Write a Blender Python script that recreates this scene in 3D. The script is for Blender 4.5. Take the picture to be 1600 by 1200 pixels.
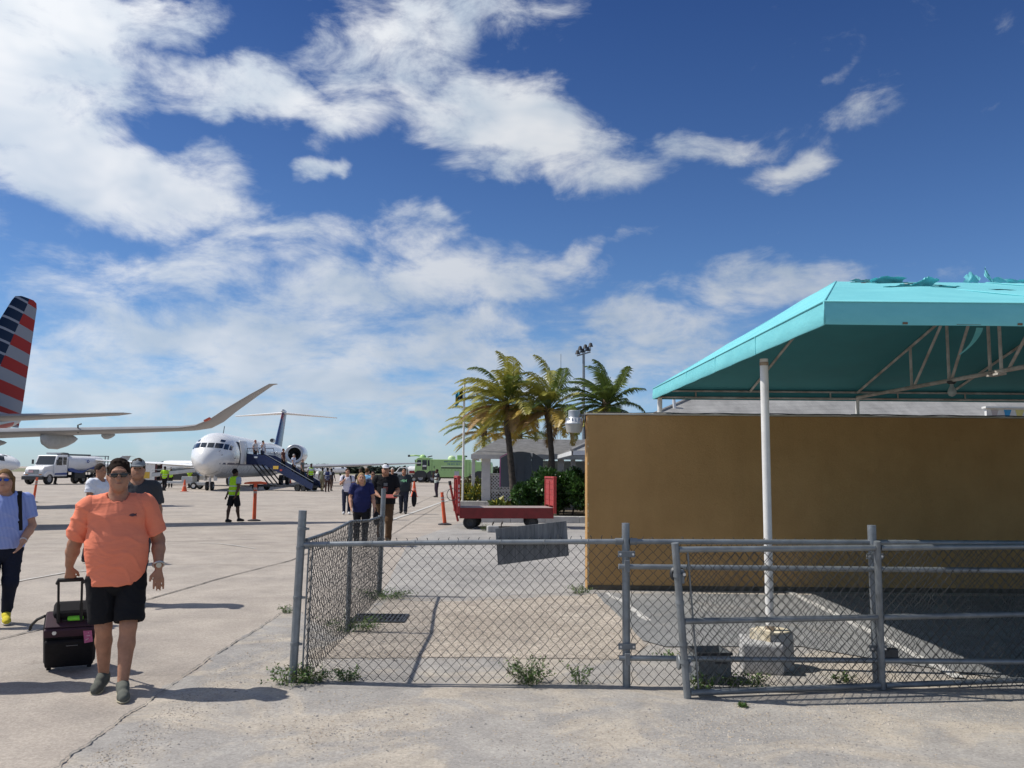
import bpy, bmesh, math, random
import numpy as np
from mathutils import Vector, Matrix, Euler

for o in list(bpy.data.objects): bpy.data.objects.remove(o)
SC = bpy.context.scene
COL = SC.collection
R = math.radians
random.seed(7)

# ------------------------------------------------------------------ camera
F_PX, CAM_H = 1300.0, 1.68
PITCH, ROLL = math.atan(135 / F_PX), R(0.5)
cF = Vector((0, math.cos(PITCH), math.sin(PITCH)))
_r0 = Vector((1, 0, 0)); _u0 = Vector((0, -math.sin(PITCH), math.cos(PITCH)))
cR = _r0 * math.cos(ROLL) + _u0 * math.sin(ROLL)
cU = _u0 * math.cos(ROLL) - _r0 * math.sin(ROLL)
cam = bpy.data.cameras.new('camera'); camo = bpy.data.objects.new('camera', cam); COL.objects.link(camo)
cam.sensor_width = 36.0; cam.lens = 36.0 * F_PX / 1600; cam.clip_start = 0.05; cam.clip_end = 6000
camo.matrix_world = Matrix(((cR.x, cU.x, -cF.x, 0), (cR.y, cU.y, -cF.y, 0), (cR.z, cU.z, -cF.z, CAM_H), (0, 0, 0, 1)))
SC.camera = camo
SC.cycles.max_bounces = 5; SC.cycles.diffuse_bounces = 3; SC.cycles.glossy_bounces = 2; SC.cycles.transmission_bounces = 2; SC.cycles.transparent_max_bounces = 6
SC.cycles.use_denoising = True; SC.cycles.use_adaptive_sampling = True; SC.cycles.adaptive_threshold = 0.015

def ray(px, py):
    return (cF * F_PX + cR * (px - 800) + cU * (600 - py)).normalized()
def G(px, py, z=0.0):                      # where a measured sight line meets the ground
    d = ray(px, py); t = (z - CAM_H) / d.z
    return Vector((d.x * t, d.y * t, z))
def P(px, py, Y):                          # a measured point at a known distance
    d = ray(px, py); t = Y / d.y
    return Vector((d.x * t, Y, CAM_H + d.z * t))

# ------------------------------------------------------------------ light, sky, exposure
SUN = Vector((-0.78, 0.07, 1.0)).normalized()      # towards the sun
sl = bpy.data.lights.new('sun', 'SUN'); sl.energy = 4.6; sl.angle = R(0.53); sl.color = (1.0, 0.955, 0.88)
slo = bpy.data.objects.new('sun', sl); COL.objects.link(slo)
slo.rotation_euler = (-SUN).to_track_quat('-Z', 'Y').to_euler(); slo.location = (-20, 0, 40)

SC.view_settings.view_transform = 'Standard'; SC.view_settings.look = 'None'
SC.view_settings.exposure = 0.0; SC.view_settings.gamma = 1.0; SC.view_settings.use_curve_mapping = False

W = bpy.data.worlds.new('World'); SC.world = W; W.use_nodes = True; W.cycles.sampling_method = 'MANUAL'; W.cycles.sample_map_resolution = 128
def build_world():
    nt = W.node_tree; N, L = nt.nodes, nt.links; N.clear()
    def nd(t, **k):
        n = N.new(t)
        for a, b in k.items(): setattr(n, a, b)
        return n
    def mth(op, a, b=None, c=None, clamp=False):
        n = nd('ShaderNodeMath', operation=op, use_clamp=clamp)
        for i, v in enumerate((a, b, c)):
            if v is None: continue
            if isinstance(v, (int, float)): n.inputs[i].default_value = v
            else: L.new(v, n.inputs[i])
        return n.outputs[0]
    sky = nd('ShaderNodeTexSky', sky_type='NISHITA', sun_disc=False)
    sky.sun_elevation = math.asin(SUN.z); sky.sun_rotation = math.atan2(SUN.x, SUN.y)
    sky.altitude = 10; sky.air_density = 1.0; sky.dust_density = 0.3; sky.ozone_density = 2.5
    tc = nd('ShaderNodeTexCoord'); sep = nd('ShaderNodeSeparateXYZ'); L.new(tc.outputs['Generated'], sep.inputs[0])
    x, y, z = sep.outputs
    zc = mth('MAXIMUM', z, 0.0)
    az = mth('ARCTAN2', x, y); el = mth('ARCSINE', z)
    ae = nd('ShaderNodeCombineXYZ'); L.new(az, ae.inputs[0]); L.new(el, ae.inputs[1])
    den = mth('ADD', zc, 0.16)
    cp = nd('ShaderNodeCombineXYZ'); L.new(mth('DIVIDE', x, den), cp.inputs[0]); L.new(mth('DIVIDE', y, den), cp.inputs[1])
    def noise(vec, sc, det, rough=.55, dist=0., off=(0, 0, 0), sc3=(1, 1, 1)):
        mp = nd('ShaderNodeMapping'); mp.inputs['Location'].default_value = off; mp.inputs['Scale'].default_value = sc3
        L.new(vec, mp.inputs[0])
        n = nd('ShaderNodeTexNoise'); n.inputs['Scale'].default_value = sc; n.inputs['Detail'].default_value = det
        n.inputs['Roughness'].default_value = rough; n.inputs['Distortion'].default_value = dist
        L.new(mp.outputs[0], n.inputs['Vector']); return n
    # warped sky angles so that the banks have ragged, irregular outlines
    wn = noise(ae.outputs[0], 5.5, 4, .6, 0, (3, 1, 0))
    wv = nd('ShaderNodeVectorMath', operation='SUBTRACT'); L.new(wn.outputs['Color'], wv.inputs[0]); wv.inputs[1].default_value = (.5, .5, .5)
    ws = nd('ShaderNodeVectorMath', operation='SCALE'); L.new(wv.outputs[0], ws.inputs[0]); ws.inputs['Scale'].default_value = 0.13
    wa = nd('ShaderNodeVectorMath', operation='ADD'); L.new(ae.outputs[0], wa.inputs[0]); L.new(ws.outputs[0], wa.inputs[1])
    banks = [  # cloud banks: bearing and height measured on the photograph, half-sizes, tilt, weight
        (30, 130, 230, 215, 0, .74), (150, 285, 270, 100, 6, .72), (330, 262, 95, 45, 10, .50), (215, 45, 130, 62, -22, .52),
        (640, 95, 190, 120, 10, .60), (430, 150, 290, 52, 0, .60), (790, 195, 240, 100, 14, .66), (900, 245, 190, 75, 6, .58),
        (1090, 228, 130, 34, 2, .42), (1240, 270, 80, 34, -8, .42), (780, 20, 180, 60, 0, .36), (505, 263, 40, 20, 0, .46),
        (390, 395, 200, 55, -14, .50), (650, 362, 130, 40, 8, .46), (620, 450, 380, 80, -3, .60), (230, 455, 230, 48, -4, .48),
        (890, 410, 80, 32, -22, .46), (500, 540, 540, 100, 0, .58), (1190, 455, 190, 46, -4, .54), (1010, 520, 230, 60, 0, .48),
        (1400, 440, 150, 26, 0, .30), (1360, 182, 130, 28, 0, .22), (1285, 132, 60, 14, -14, .22), (1590, 187, 50, 22, 0, .27),
        (985, 380, 60, 18, -14, .32), (360, 620, 480, 90, 0, .56), (900, 590, 420, 90, 0, .52), (560, 690, 700, 55, 0, .46)]
    acc = None
    for (bx, by, rx, ry, rot, wgt) in banks:
        d = ray(bx, by); a0, e0 = math.atan2(d.x, d.y), math.asin(d.z)
        mp = nd('ShaderNodeMapping', vector_type='TEXTURE')
        mp.inputs['Location'].default_value = (a0, e0, 0); mp.inputs['Rotation'].default_value = (0, 0, R(-rot))
        mp.inputs['Scale'].default_value = (rx / F_PX * 1.05, ry / F_PX * 1.05, 1)
        L.new(wa.outputs[0], mp.inputs[0])
        ln = nd('ShaderNodeVectorMath', operation='LENGTH'); L.new(mp.outputs[0], ln.inputs[0])
        mr = nd('ShaderNodeMapRange', interpolation_type='SMOOTHSTEP'); L.new(ln.outputs['Value'], mr.inputs[0])
        mr.inputs[1].default_value = 1.25; mr.inputs[2].default_value = .25; mr.inputs[3].default_value = 0; mr.inputs[4].default_value = wgt
        acc = mr.outputs[0] if acc is None else mth('MAXIMUM', acc, mr.outputs[0])
    # the rest of the sky (behind the camera) carries the same kind of broken cloud
    far = noise(cp.outputs[0], .55, 1, .5, 0, (11, 4, 0))
    away = nd('ShaderNodeMapRange', interpolation_type='SMOOTHSTEP'); L.new(mth('ABSOLUTE', az), away.inputs[0])
    away.inputs[1].default_value = .72; away.inputs[2].default_value = 1.1; away.inputs[3].default_value = 0; away.inputs[4].default_value = .7
    up = nd('ShaderNodeMapRange', interpolation_type='SMOOTHSTEP'); L.new(el, up.inputs[0])
    up.inputs[1].default_value = .62; up.inputs[2].default_value = .9; up.inputs[3].default_value = 0; up.inputs[4].default_value = .7
    acc = mth('MAXIMUM', acc, mth('MULTIPLY', mth('MAXIMUM', away.outputs[0], up.outputs[0]), mth('SUBTRACT', far.outputs[0], .05)))
    n1 = noise(cp.outputs[0], 2.6, 5, .6, .35, (2.2, 5.1, 0), (1.0, .8, 1))
    n2 = noise(ae.outputs[0], 9.0, 8, .66, .35, (7, 2, 0), (1, 2.0, 1))
    nz = mth('ADD', mth('MULTIPLY', n1.outputs[0], .8), mth('MULTIPLY', n2.outputs[0], 1.6))
    dv = mth('ADD', mth('MULTIPLY', acc, 1.25), mth('SUBTRACT', nz, 1.215))
    cov = nd('ShaderNodeMapRange', interpolation_type='SMOOTHSTEP'); L.new(dv, cov.inputs[0])
    cov.inputs[1].default_value = .18; cov.inputs[2].default_value = .86; cov.inputs[3].default_value = 0; cov.inputs[4].default_value = .97
    low = nd('ShaderNodeMapRange', interpolation_type='SMOOTHSTEP'); L.new(z, low.inputs[0])
    low.inputs[1].default_value = -.03; low.inputs[2].default_value = .07; low.inputs[3].default_value = 0; low.inputs[4].default_value = 1
    hz = nd('ShaderNodeMapRange'); L.new(z, hz.inputs[0]); hz.inputs[1].default_value = .04; hz.inputs[2].default_value = .42; hz.inputs[3].default_value = .74; hz.inputs[4].default_value = 1
    dens = mth('MULTIPLY', mth('MULTIPLY', cov.outputs[0], low.outputs[0]), hz.outputs[0])
    # thick parts: bright where sunlit, a little greyer underneath
    sh = noise(ae.outputs[0], 8, 3, .55, .3, (1, 9, 0), (1, 1.7, 1))
    shr = nd('ShaderNodeValToRGB'); L.new(sh.outputs[0], shr.inputs[0])
    shr.color_ramp.elements[0].position = .35; shr.color_ramp.elements[0].color = (.60, .69, .80, 1)
    shr.color_ramp.elements[1].position = .62; shr.color_ramp.elements[1].color = (.88, .91, .95, 1)
    bri = nd('ShaderNodeVectorMath', operation='SCALE'); L.new(shr.outputs[0], bri.inputs[0])
    SKY_STR = 0.085
    # clouds nearer the sun are brighter
    dt = nd('ShaderNodeVectorMath', operation='DOT_PRODUCT'); L.new(tc.outputs['Generated'], dt.inputs[0]); dt.inputs[1].default_value = SUN
    gl = nd('ShaderNodeMapRange'); L.new(dt.outputs['Value'], gl.inputs[0])
    gl.inputs[1].default_value = .15; gl.inputs[2].default_value = .85; gl.inputs[3].default_value = .74 / SKY_STR; gl.inputs[4].default_value = 1.16 / SKY_STR
    L.new(gl.outputs[0], bri.inputs['Scale'])
    tint = nd('ShaderNodeMix', data_type='RGBA', blend_type='MULTIPLY'); tint.inputs[0].default_value = 1
    L.new(sky.outputs[0], tint.inputs[6]); tr = nd('ShaderNodeValToRGB'); L.new(z, tr.inputs[0])
    te = tr.color_ramp.elements; te[0].position = 0; te[0].color = (.84, 1.12, 1.62, 1); te[1].position = .55; te[1].color = (.29, .475, .84, 1); t2 = te.new(.14); t2.color = (.68, .92, 1.24, 1)
    L.new(tr.outputs[0], tint.inputs[7])
    mix = nd('ShaderNodeMix', data_type='RGBA'); L.new(dens, mix.inputs[0]); L.new(tint.outputs[2], mix.inputs[6]); L.new(bri.outputs[0], mix.inputs[7])
    bg = nd('ShaderNodeBackground'); L.new(mix.outputs[2], bg.inputs[0]); bg.inputs[1].default_value = SKY_STR
    out = nd('ShaderNodeOutputWorld'); L.new(bg.outputs[0], out.inputs[0])
build_world()

# ------------------------------------------------------------------ helpers
def tag(o, label=None, cat=None, group=None, kind=None):
    for k, v in (('label', label), ('category', cat), ('group', group), ('kind', kind)):
        if v: o[k] = v
    return o
def empty(name, loc=(0, 0, 0), rz=0.0):
    o = bpy.data.objects.new(name, None); COL.objects.link(o); o.location = loc; o.rotation_euler = (0, 0, rz)
    o.empty_display_size = .2
    return o
def copy_tree(o, parent=None):
    c = o.copy(); COL.objects.link(c); c.parent = parent
    for ch in list(o.children): copy_tree(ch, c)
    return c

_M = {}
def mat(name, col, rough=.6, metal=0., var=.10, scale=6., bump=0., bscale=40., spec=.5, coat=0., emit=0., col2=None, transl=0., stretch=None):
    if name in _M: return _M[name]
    m = bpy.data.materials.new(name); m.use_nodes = True; nt = m.node_tree; N, L = nt.nodes, nt.links
    b = N['Principled BSDF']
    b.inputs['Roughness'].default_value = rough; b.inputs['Metallic'].default_value = metal
    b.inputs['Specular IOR Level'].default_value = spec; b.inputs['Coat Weight'].default_value = coat
    tc = N.new('ShaderNodeTexCoord'); src = tc.outputs['Object']
    if stretch:
        mp = N.new('ShaderNodeMapping'); mp.inputs['Scale'].default_value = stretch; L.new(src, mp.inputs[0]); src = mp.outputs[0]
    n = N.new('ShaderNodeTexNoise'); n.inputs['Scale'].default_value = scale; n.inputs['Detail'].default_value = 7; n.inputs['Roughness'].default_value = .62
    L.new(src, n.inputs['Vector'])
    cr = N.new('ShaderNodeValToRGB'); L.new(n.outputs[0], cr.inputs[0])
    e = cr.color_ramp.elements; e[0].position = .32; e[1].position = .68
    if col2 is None:
        e[0].color = tuple(c * (1 - var) for c in col) + (1,); e[1].color = tuple(min(1, c * (1 + var)) for c in col) + (1,)
    else:
        e[0].color = tuple(col) + (1,); e[1].color = tuple(col2) + (1,)
    L.new(cr.outputs[0], b.inputs['Base Color'])
    rr = N.new('ShaderNodeMapRange'); L.new(n.outputs[0], rr.inputs[0]); rr.inputs[3].default_value = max(0, rough - .08); rr.inputs[4].default_value = min(1, rough + .08)
    L.new(rr.outputs[0], b.inputs['Roughness'])
    if bump:
        n2 = N.new('ShaderNodeTexNoise'); n2.inputs['Scale'].default_value = bscale; n2.inputs['Detail'].default_value = 5; L.new(src, n2.inputs['Vector'])
        bp = N.new('ShaderNodeBump'); bp.inputs['Strength'].default_value = 1; bp.inputs['Distance'].default_value = bump
        L.new(n2.outputs[0], bp.inputs['Height']); L.new(bp.outputs[0], b.inputs['Normal'])
    if emit:
        b.inputs['Emission Color'].default_value = tuple(col) + (1,); b.inputs['Emission Strength'].default_value = emit
    if transl:
        t = N.new('ShaderNodeBsdfTranslucent'); L.new(cr.outputs[0], t.inputs[0]); mx = N.new('ShaderNodeMixShader'); mx.inputs[0].default_value = transl
        L.new(b.outputs[0], mx.inputs[1]); L.new(t.outputs[0], mx.inputs[2]); L.new(mx.outputs[0], N['Material Output'].inputs[0])
    _M[name] = m; return m

class MB:
    def __init__(s): s.v = []; s.f = []; s.mi = []; s.m = 0
    def add(s, vs, fs):
        k = len(s.v); s.v += [tuple(v) for v in vs]; s.f += [tuple(i + k for i in f) for f in fs]; s.mi += [s.m] * len(fs); return s
    def box(s, c, d, rot=None):
        x, y, z = (q / 2 for q in d); vs = [Vector((a * x, b * y, e * z)) for a in (-1, 1) for b in (-1, 1) for e in (-1, 1)]
        if rot is not None:
            M = rot if isinstance(rot, Matrix) else Euler(rot).to_matrix()
            vs = [M @ v for v in vs]
        c = Vector(c)
        return s.add([v + c for v in vs], [(0, 1, 3, 2), (4, 6, 7, 5), (0, 4, 5, 1), (2, 3, 7, 6), (0, 2, 6, 4), (1, 5, 7, 3)])
    def tube(s, pts, r, n=8, caps=True):
        pts = [Vector(p) for p in pts]; rs = r if isinstance(r, (list, tuple)) else [r] * len(pts)
        vs = []; ref = None
        for i, p in enumerate(pts):
            d = (pts[min(i + 1, len(pts) - 1)] - pts[max(i - 1, 0)])
            if d.length < 1e-9: d = Vector((0, 0, 1))
            d.normalize()
            if ref is None:
                ref = Vector((0, 0, 1)) if abs(d.z) < .9 else Vector((1, 0, 0))
            u = d.cross(ref).normalized(); w = u.cross(d).normalized(); ref = w
            for k in range(n):
                a = 2 * math.pi * k / n + math.pi / n
                vs.append(p + (u * math.cos(a) + w * math.sin(a)) * rs[i])
        fs = [(i * n + k, i * n + (k + 1) % n, (i + 1) * n + (k + 1) % n, (i + 1) * n + k) for i in range(len(pts) - 1) for k in range(n)]
        if caps: fs += [tuple(range(n))[::-1], tuple((len(pts) - 1) * n + k for k in range(n))]
        return s.add(vs, fs)
    def loft(s, rings, closed=True, cap=True):
        n = len(rings[0]); vs = [v for r in rings for v in r]; fs = []
        for i in range(len(rings) - 1):
            for k in range(n if closed else n - 1):
                fs.append((i * n + k, i * n + (k + 1) % n, (i + 1) * n + (k + 1) % n, (i + 1) * n + k))
        if cap: fs += [tuple(range(n))[::-1], tuple((len(rings) - 1) * n + k for k in range(n))]
        return s.add(vs, fs)
    def lathe(s, prof, c=(0, 0, 0), axis='z', n=20, cap=False):
        c = Vector(c); rings = []
        for (r, h) in prof:
            ring = []
            for k in range(n):
                a = 2 * math.pi * k / n; p, q = r * math.cos(a), r * math.sin(a)
                ring.append(c + Vector({'z': (p, q, h), 'y': (p, h, q), 'x': (h, p, q)}[axis]))
            rings.append(ring)
        return s.loft(rings, True, cap)
    def prism(s, poly, a, b, axis='y'):
        def mk(p, h): return {'y': (p[0], h, p[1]), 'x': (h, p[0], p[1]), 'z': (p[0], p[1], h)}[axis]
        return s.loft([[mk(p, a) for p in poly], [mk(p, b) for p in poly]])
    def quad(s, a, b, c, d): return s.add([a, b, c, d], [(0, 1, 2, 3)])
    def build(s, name, mats, parent=None, smooth=False, bevel=0, loc=None, rot=None, fix=True, ang=None):
        me = bpy.data.meshes.new(name); me.from_pydata([tuple(v) for v in s.v], [], s.f)
        for m in (mats if isinstance(mats, (list, tuple)) else [mats]): me.materials.append(m)
        me.polygons.foreach_set('material_index', s.mi)
        if fix:
            bm = bmesh.new(); bm.from_mesh(me); bmesh.ops.recalc_face_normals(bm, faces=bm.faces); bm.to_mesh(me); bm.free()
        if smooth:
            me.polygons.foreach_set('use_smooth', [True] * len(me.polygons))
            if ang:
                try: me.set_sharp_from_angle(angle=R(ang))
                except Exception: pass
        o = bpy.data.objects.new(name, me); COL.objects.link(o)
        if parent is not None: o.parent = parent
        if loc is not None: o.location = loc
        if rot is not None: o.rotation_euler = rot
        if bevel:
            bv = o.modifiers.new('bevel', 'BEVEL'); bv.width = bevel; bv.segments = 2; bv.limit_method = 'ANGLE'; bv.angle_limit = R(35)
        return o
def box(name, m, c, d, parent=None, rot=None, bevel=0.0):
    return MB().box(c, d, rot).build(name, m, parent, bevel=bevel)
def tube(name, m, pts, r, parent=None, n=8):
    return MB().tube(pts, r, n).build(name, m, parent, smooth=True, ang=40)

def text(name, s, size, loc, rot, m, parent=None, align='CENTER', ext=.002):
    cu = bpy.data.curves.new(name, 'FONT'); cu.body = s; cu.size = size; cu.align_x = align; cu.align_y = 'CENTER'; cu.extrude = ext
    t = bpy.data.objects.new(name, cu); dg = None
    COL.objects.link(t); bpy.context.view_layer.update()
    me = bpy.data.meshes.new_from_object(t.evaluated_get(bpy.context.evaluated_depsgraph_get()))
    COL.objects.unlink(t); bpy.data.objects.remove(t)
    o = bpy.data.objects.new(name, me); me.materials.clear(); me.materials.append(m); COL.objects.link(o)
    o.location = loc; o.rotation_euler = rot
    if parent is not None: o.parent = parent
    return o

# ------------------------------------------------------------------ materials
def ground_mat(name, ca, cb, cc, s1=.3, s2=2.5, speck=.16, sp_scale=70, bump=.004, patch=.5, aniso=(1, 1, 1), cpos=(.50, .64), sharp=False):
    m = bpy.data.materials.new(name); m.use_nodes = True; nt = m.node_tree; N, L = nt.nodes, nt.links; b = N['Principled BSDF']
    g = N.new('ShaderNodeNewGeometry'); mp = N.new('ShaderNodeMapping'); mp.inputs['Scale'].default_value = aniso; L.new(g.outputs['Position'], mp.inputs[0])
    def noi(sc, det, ro=.6, di=0., src=None):
        n = N.new('ShaderNodeTexNoise'); n.inputs['Scale'].default_value = sc; n.inputs['Detail'].default_value = det
        n.inputs['Roughness'].default_value = ro; n.inputs['Distortion'].default_value = di; L.new(src or mp.outputs[0], n.inputs['Vector']); return n.outputs[0]
    def ramp(src, p0, p1, a, bb):
        r = N.new('ShaderNodeValToRGB'); L.new(src, r.inputs[0]); e = r.color_ramp.elements
        e[0].position, e[1].position = p0, p1; e[0].color, e[1].color = tuple(a) + (1,), tuple(bb) + (1,); return r.outputs[0]
    def mix(fac, a, bb, bt='MIX'):
        n = N.new('ShaderNodeMix'); n.data_type = 'RGBA'; n.blend_type = bt
        if isinstance(fac, float): n.inputs[0].default_value = fac
        else: L.new(fac, n.inputs[0])
        L.new(a, n.inputs[6]); L.new(bb, n.inputs[7]); return n.outputs[2]
    base = ramp(noi(s1, 9, .62, .4), .36, .64, ca, cb)
    pm = ramp(noi(s2 * .35, 10, .68, .8), cpos[0], cpos[1], (0, 0, 0), (patch,) * 3)
    pc = N.new('ShaderNodeRGB'); pc.outputs[0].default_value = tuple(cc) + (1,)
    col = mix(pm, base, pc.outputs[0])
    dk = ramp(noi(s2, 8, .65, .3), .30, .70, (.80, .80, .81), (1.12, 1.12, 1.11)); col = mix(1.0, col, dk, 'MULTIPLY')
    vo = N.new('ShaderNodeTexVoronoi'); vo.inputs['Scale'].default_value = sp_scale; L.new(g.outputs['Position'], vo.inputs['Vector'])
    sp = N.new('ShaderNodeSeparateColor'); L.new(vo.outputs['Color'], sp.inputs[0])
    spk = ramp(sp.outputs[0], .0, 1.0, (1 - speck,) * 3, (1 + speck,) * 3); col = mix(1.0, col, spk, 'MULTIPLY')
    f2 = noi(38, 6, .7); fr = ramp(f2, .35, .68, (.90,) * 3, (1.09,) * 3); col = mix(1.0, col, fr, 'MULTIPLY')
    dn = ramp(noi(14, 8, .75, .2), .66, .72, (1, 1, 1), (.72, .70, .68)); col = mix(1.0, col, dn, 'MULTIPLY')
    mt = N.new('ShaderNodeMapping'); mt.inputs['Scale'].default_value = (.10, 1.9, 1); mt.inputs['Rotation'].default_value = (0, 0, R(-14)); L.new(g.outputs['Position'], mt.inputs[0])
    ty = ramp(noi(1.0, 6, .6, .5, mt.outputs[0]), .56, .70, (1, 1, 1), (.86, .855, .85)); col = mix(1.0, col, ty, 'MULTIPLY')
    oil = ramp(noi(1.15, 5, .55, 1.2), .66, .74, (1, 1, 1), (.80, .79, .78)); col = mix(1.0, col, oil, 'MULTIPLY')
    L.new(col, b.inputs['Base Color']); b.inputs['Roughness'].default_value = .9; b.inputs['Specular IOR Level'].default_value = .25
    hh = N.new('ShaderNodeMath'); hh.operation = 'ADD'; L.new(sp.outputs[0], hh.inputs[0]); L.new(f2, hh.inputs[1])
    bp = N.new('ShaderNodeBump'); bp.inputs['Distance'].default_value = bump; bp.inputs['Strength'].default_value = .8; L.new(hh.outputs[0], bp.inputs['Height'])
    L.new(bp.outputs[0], b.inputs['Normal']); return m

M_APRON = ground_mat('apron_concrete', (.37, .325, .279), (.44, .388, .335), (.31, .281, .25), .22, 1.3, .13, 75, .003, .55)
M_PATCH = ground_mat('grey_worn_concrete', (.295, .282, .268), (.39, .363, .33), (.455, .40, .33), .55, 3.0, .13, 80, .004, .85, cpos=(.47, .58))
M_GRAVEL = ground_mat('exposed_gravel', (.37, .318, .262), (.49, .426, .355), (.30, .27, .235), .6, 3.2, .34, 55, .010, .5)
M_ASPH = ground_mat('worn_asphalt', (.20, .203, .203), (.275, .273, .268), (.37, .335, .29), .5, 3.4, .16, 90, .005, .55, cpos=(.55, .68))
M_SIDE = ground_mat('pale_pavement', (.31, .296, .278), (.40, .378, .35), (.28, .27, .26), .4, 2.4, .12, 80, .003, .5)
M_TAR = mat('crack_tar', (.15, .138, .125), .95, var=.3, scale=9)  # dark tar strips for cracks and slab joints
M_TAR2 = mat('hairline_crack', (.21, .195, .175), .95, var=.3, scale=9)
M_PAINT = mat('worn_white_paint', (.36, .345, .325), .85, scale=11, col2=(.60, .585, .55))
M_GALV = mat('galvanised_steel', (.235, .255, .27), .48, .55, .22, 9, .0006, 60)
M_GALV2 = mat('weathered_galvanised', (.20, .215, .225), .55, .45, .28, 7, .0006, 60)
M_WIRE = mat('chain_wire', (.06, .062, .064), .55, .4, .3, 12)
M_TEAL = mat('teal_canvas', (.145, .51, .56), .75, scale=2.2, col2=(.19, .59, .63), bump=.006, bscale=4, transl=.03, stretch=(1, 1, 2.5))
M_UNDER = mat('teal_shaded_underside', (.05, .25, .285), .8, var=.08, scale=1.6, bump=.004, bscale=5)  # darker copy of the canvas; shade under the roof put into its colour
M_WHITEP = mat('white_painted_steel', (.72, .71, .68), .45, var=.10, scale=7)
M_RUSTB = mat('rust_brown', (.22, .15, .09), .9, scale=14, col2=(.40, .34, .27))
M_RUSTP = mat('rusty_white_steel', (.30, .255, .215), .7, scale=5, col2=(.58, .56, .53))
M_TAN = mat('tan_wall_paint', (.52, .315, .135), .85, var=.07, scale=1.7, bump=.0035, bscale=70)
def stucco(name, c0, c1):
    m = bpy.data.materials.new(name); m.use_nodes = True; N, L = m.node_tree.nodes, m.node_tree.links; b = N['Principled BSDF']; b.inputs['Roughness'].default_value = .88; b.inputs['Specular IOR Level'].default_value = .2
    tc = N.new('ShaderNodeTexCoord')
    def noi(sc, det, sc3=(1, 1, 1), dist=0.):
        mp = N.new('ShaderNodeMapping'); mp.inputs['Scale'].default_value = sc3; L.new(tc.outputs['Object'], mp.inputs[0]); n = N.new('ShaderNodeTexNoise'); n.inputs['Scale'].default_value = sc; n.inputs['Detail'].default_value = det
        n.inputs['Roughness'].default_value = .65; n.inputs['Distortion'].default_value = dist; L.new(mp.outputs[0], n.inputs[0]); return n.outputs[0]
    def ramp(src, p0, p1, a, c):
        r = N.new('ShaderNodeValToRGB'); L.new(src, r.inputs[0]); e = r.color_ramp.elements; e[0].position, e[1].position = p0, p1; e[0].color, e[1].color = tuple(a) + (1,), tuple(c) + (1,); return r.outputs[0]
    def mul(a, c):
        x = N.new('ShaderNodeMix'); x.data_type = 'RGBA'; x.blend_type = 'MULTIPLY'; x.inputs[0].default_value = 1; L.new(a, x.inputs[6]); L.new(c, x.inputs[7]); return x.outputs[2]
    col = ramp(noi(1.1, 7), .34, .66, c0, c1)
    col = mul(col, ramp(noi(2.4, 6, (1.6, 1, .30)), .45, .75, (1.015,) * 3, (.93, .925, .915)))      # run-off streaks
    col = mul(col, ramp(noi(9, 8, (1, 1, 1), .4), .60, .74, (1,) * 3, (.88, .87, .85)))             # scuffs
    gr = noi(95, 4); col = mul(col, ramp(gr, .3, .7, (.93,) * 3, (1.06,) * 3)); L.new(col, b.inputs['Base Color'])
    ad = N.new('ShaderNodeMath'); ad.operation = 'MULTIPLY_ADD'; L.new(noi(26, 4), ad.inputs[0]); ad.inputs[1].default_value = 1.2; L.new(gr, ad.inputs[2])
    bp = N.new('ShaderNodeBump'); bp.inputs['Distance'].default_value = .006; L.new(ad.outputs[0], bp.inputs['Height']); L.new(bp.outputs[0], b.inputs['Normal']); return m
M_TANW = mat('chipped_tan_edge', (.46, .29, .11), .85, scale=6, col2=(.62, .50, .33), bump=.004, bscale=40)
M_CONC = mat('cast_concrete', (.38, .375, .365), .9, var=.16, scale=7, bump=.003, bscale=60)
M_YELFLK = mat('flaked_yellow_paint', (.50, .40, .24), .8, scale=11, col2=(.74, .68, .55))
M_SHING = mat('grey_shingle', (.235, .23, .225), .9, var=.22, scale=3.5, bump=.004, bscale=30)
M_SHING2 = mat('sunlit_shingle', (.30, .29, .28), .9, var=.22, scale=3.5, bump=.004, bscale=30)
M_WWOOD = mat('white_painted_wood', (.60, .60, .60), .6, var=.08, scale=5)
M_RED = mat('red_paint', (.36, .032, .028), .5, var=.2, scale=5)
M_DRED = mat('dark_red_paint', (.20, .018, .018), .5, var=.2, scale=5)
M_BLACK = mat('black_rubber', (.018, .018, .019), .75, var=.3, scale=9)
M_DARK = mat('dark_steel', (.045, .047, .05), .5, .3, .25, 8)
M_ORANGE = mat('orange_plastic', (.72, .11, .035), .55, var=.12, scale=8)
M_WHITEA = mat('aircraft_white', (.78, .78, .77), .28, var=.03, scale=1.2, coat=.3)
M_GREYA = mat('aircraft_grey', (.42, .43, .44), .35, .2, .08, 2)
M_ALU = mat('bare_aluminium', (.62, .63, .65), .3, .85, .06, 3)
M_GLASS = mat('dark_glass', (.02, .025, .03), .08, 0, .1, 3, spec=.8)
M_NAVY = mat('navy_paint', (.012, .03, .10), .4, var=.15, scale=4)
M_LIME = mat('lime_green_paint', (.36, .56, .22), .4, var=.06, scale=2)
M_TRUNK = mat('palm_bark', (.075, .063, .052), .95, var=.4, scale=9, bump=.012, bscale=16)
M_PG = [mat('palm_green', (.12, .165, .035), .42, var=.35, scale=3, transl=.25), mat('palm_olive', (.33, .31, .055), .45, var=.3, scale=3, transl=.25),
        mat('palm_gold', (.55, .38, .08), .5, var=.3, scale=3, transl=.25), mat('palm_dry', (.34, .21, .08), .7, var=.3, scale=3, transl=.15)]
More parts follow.
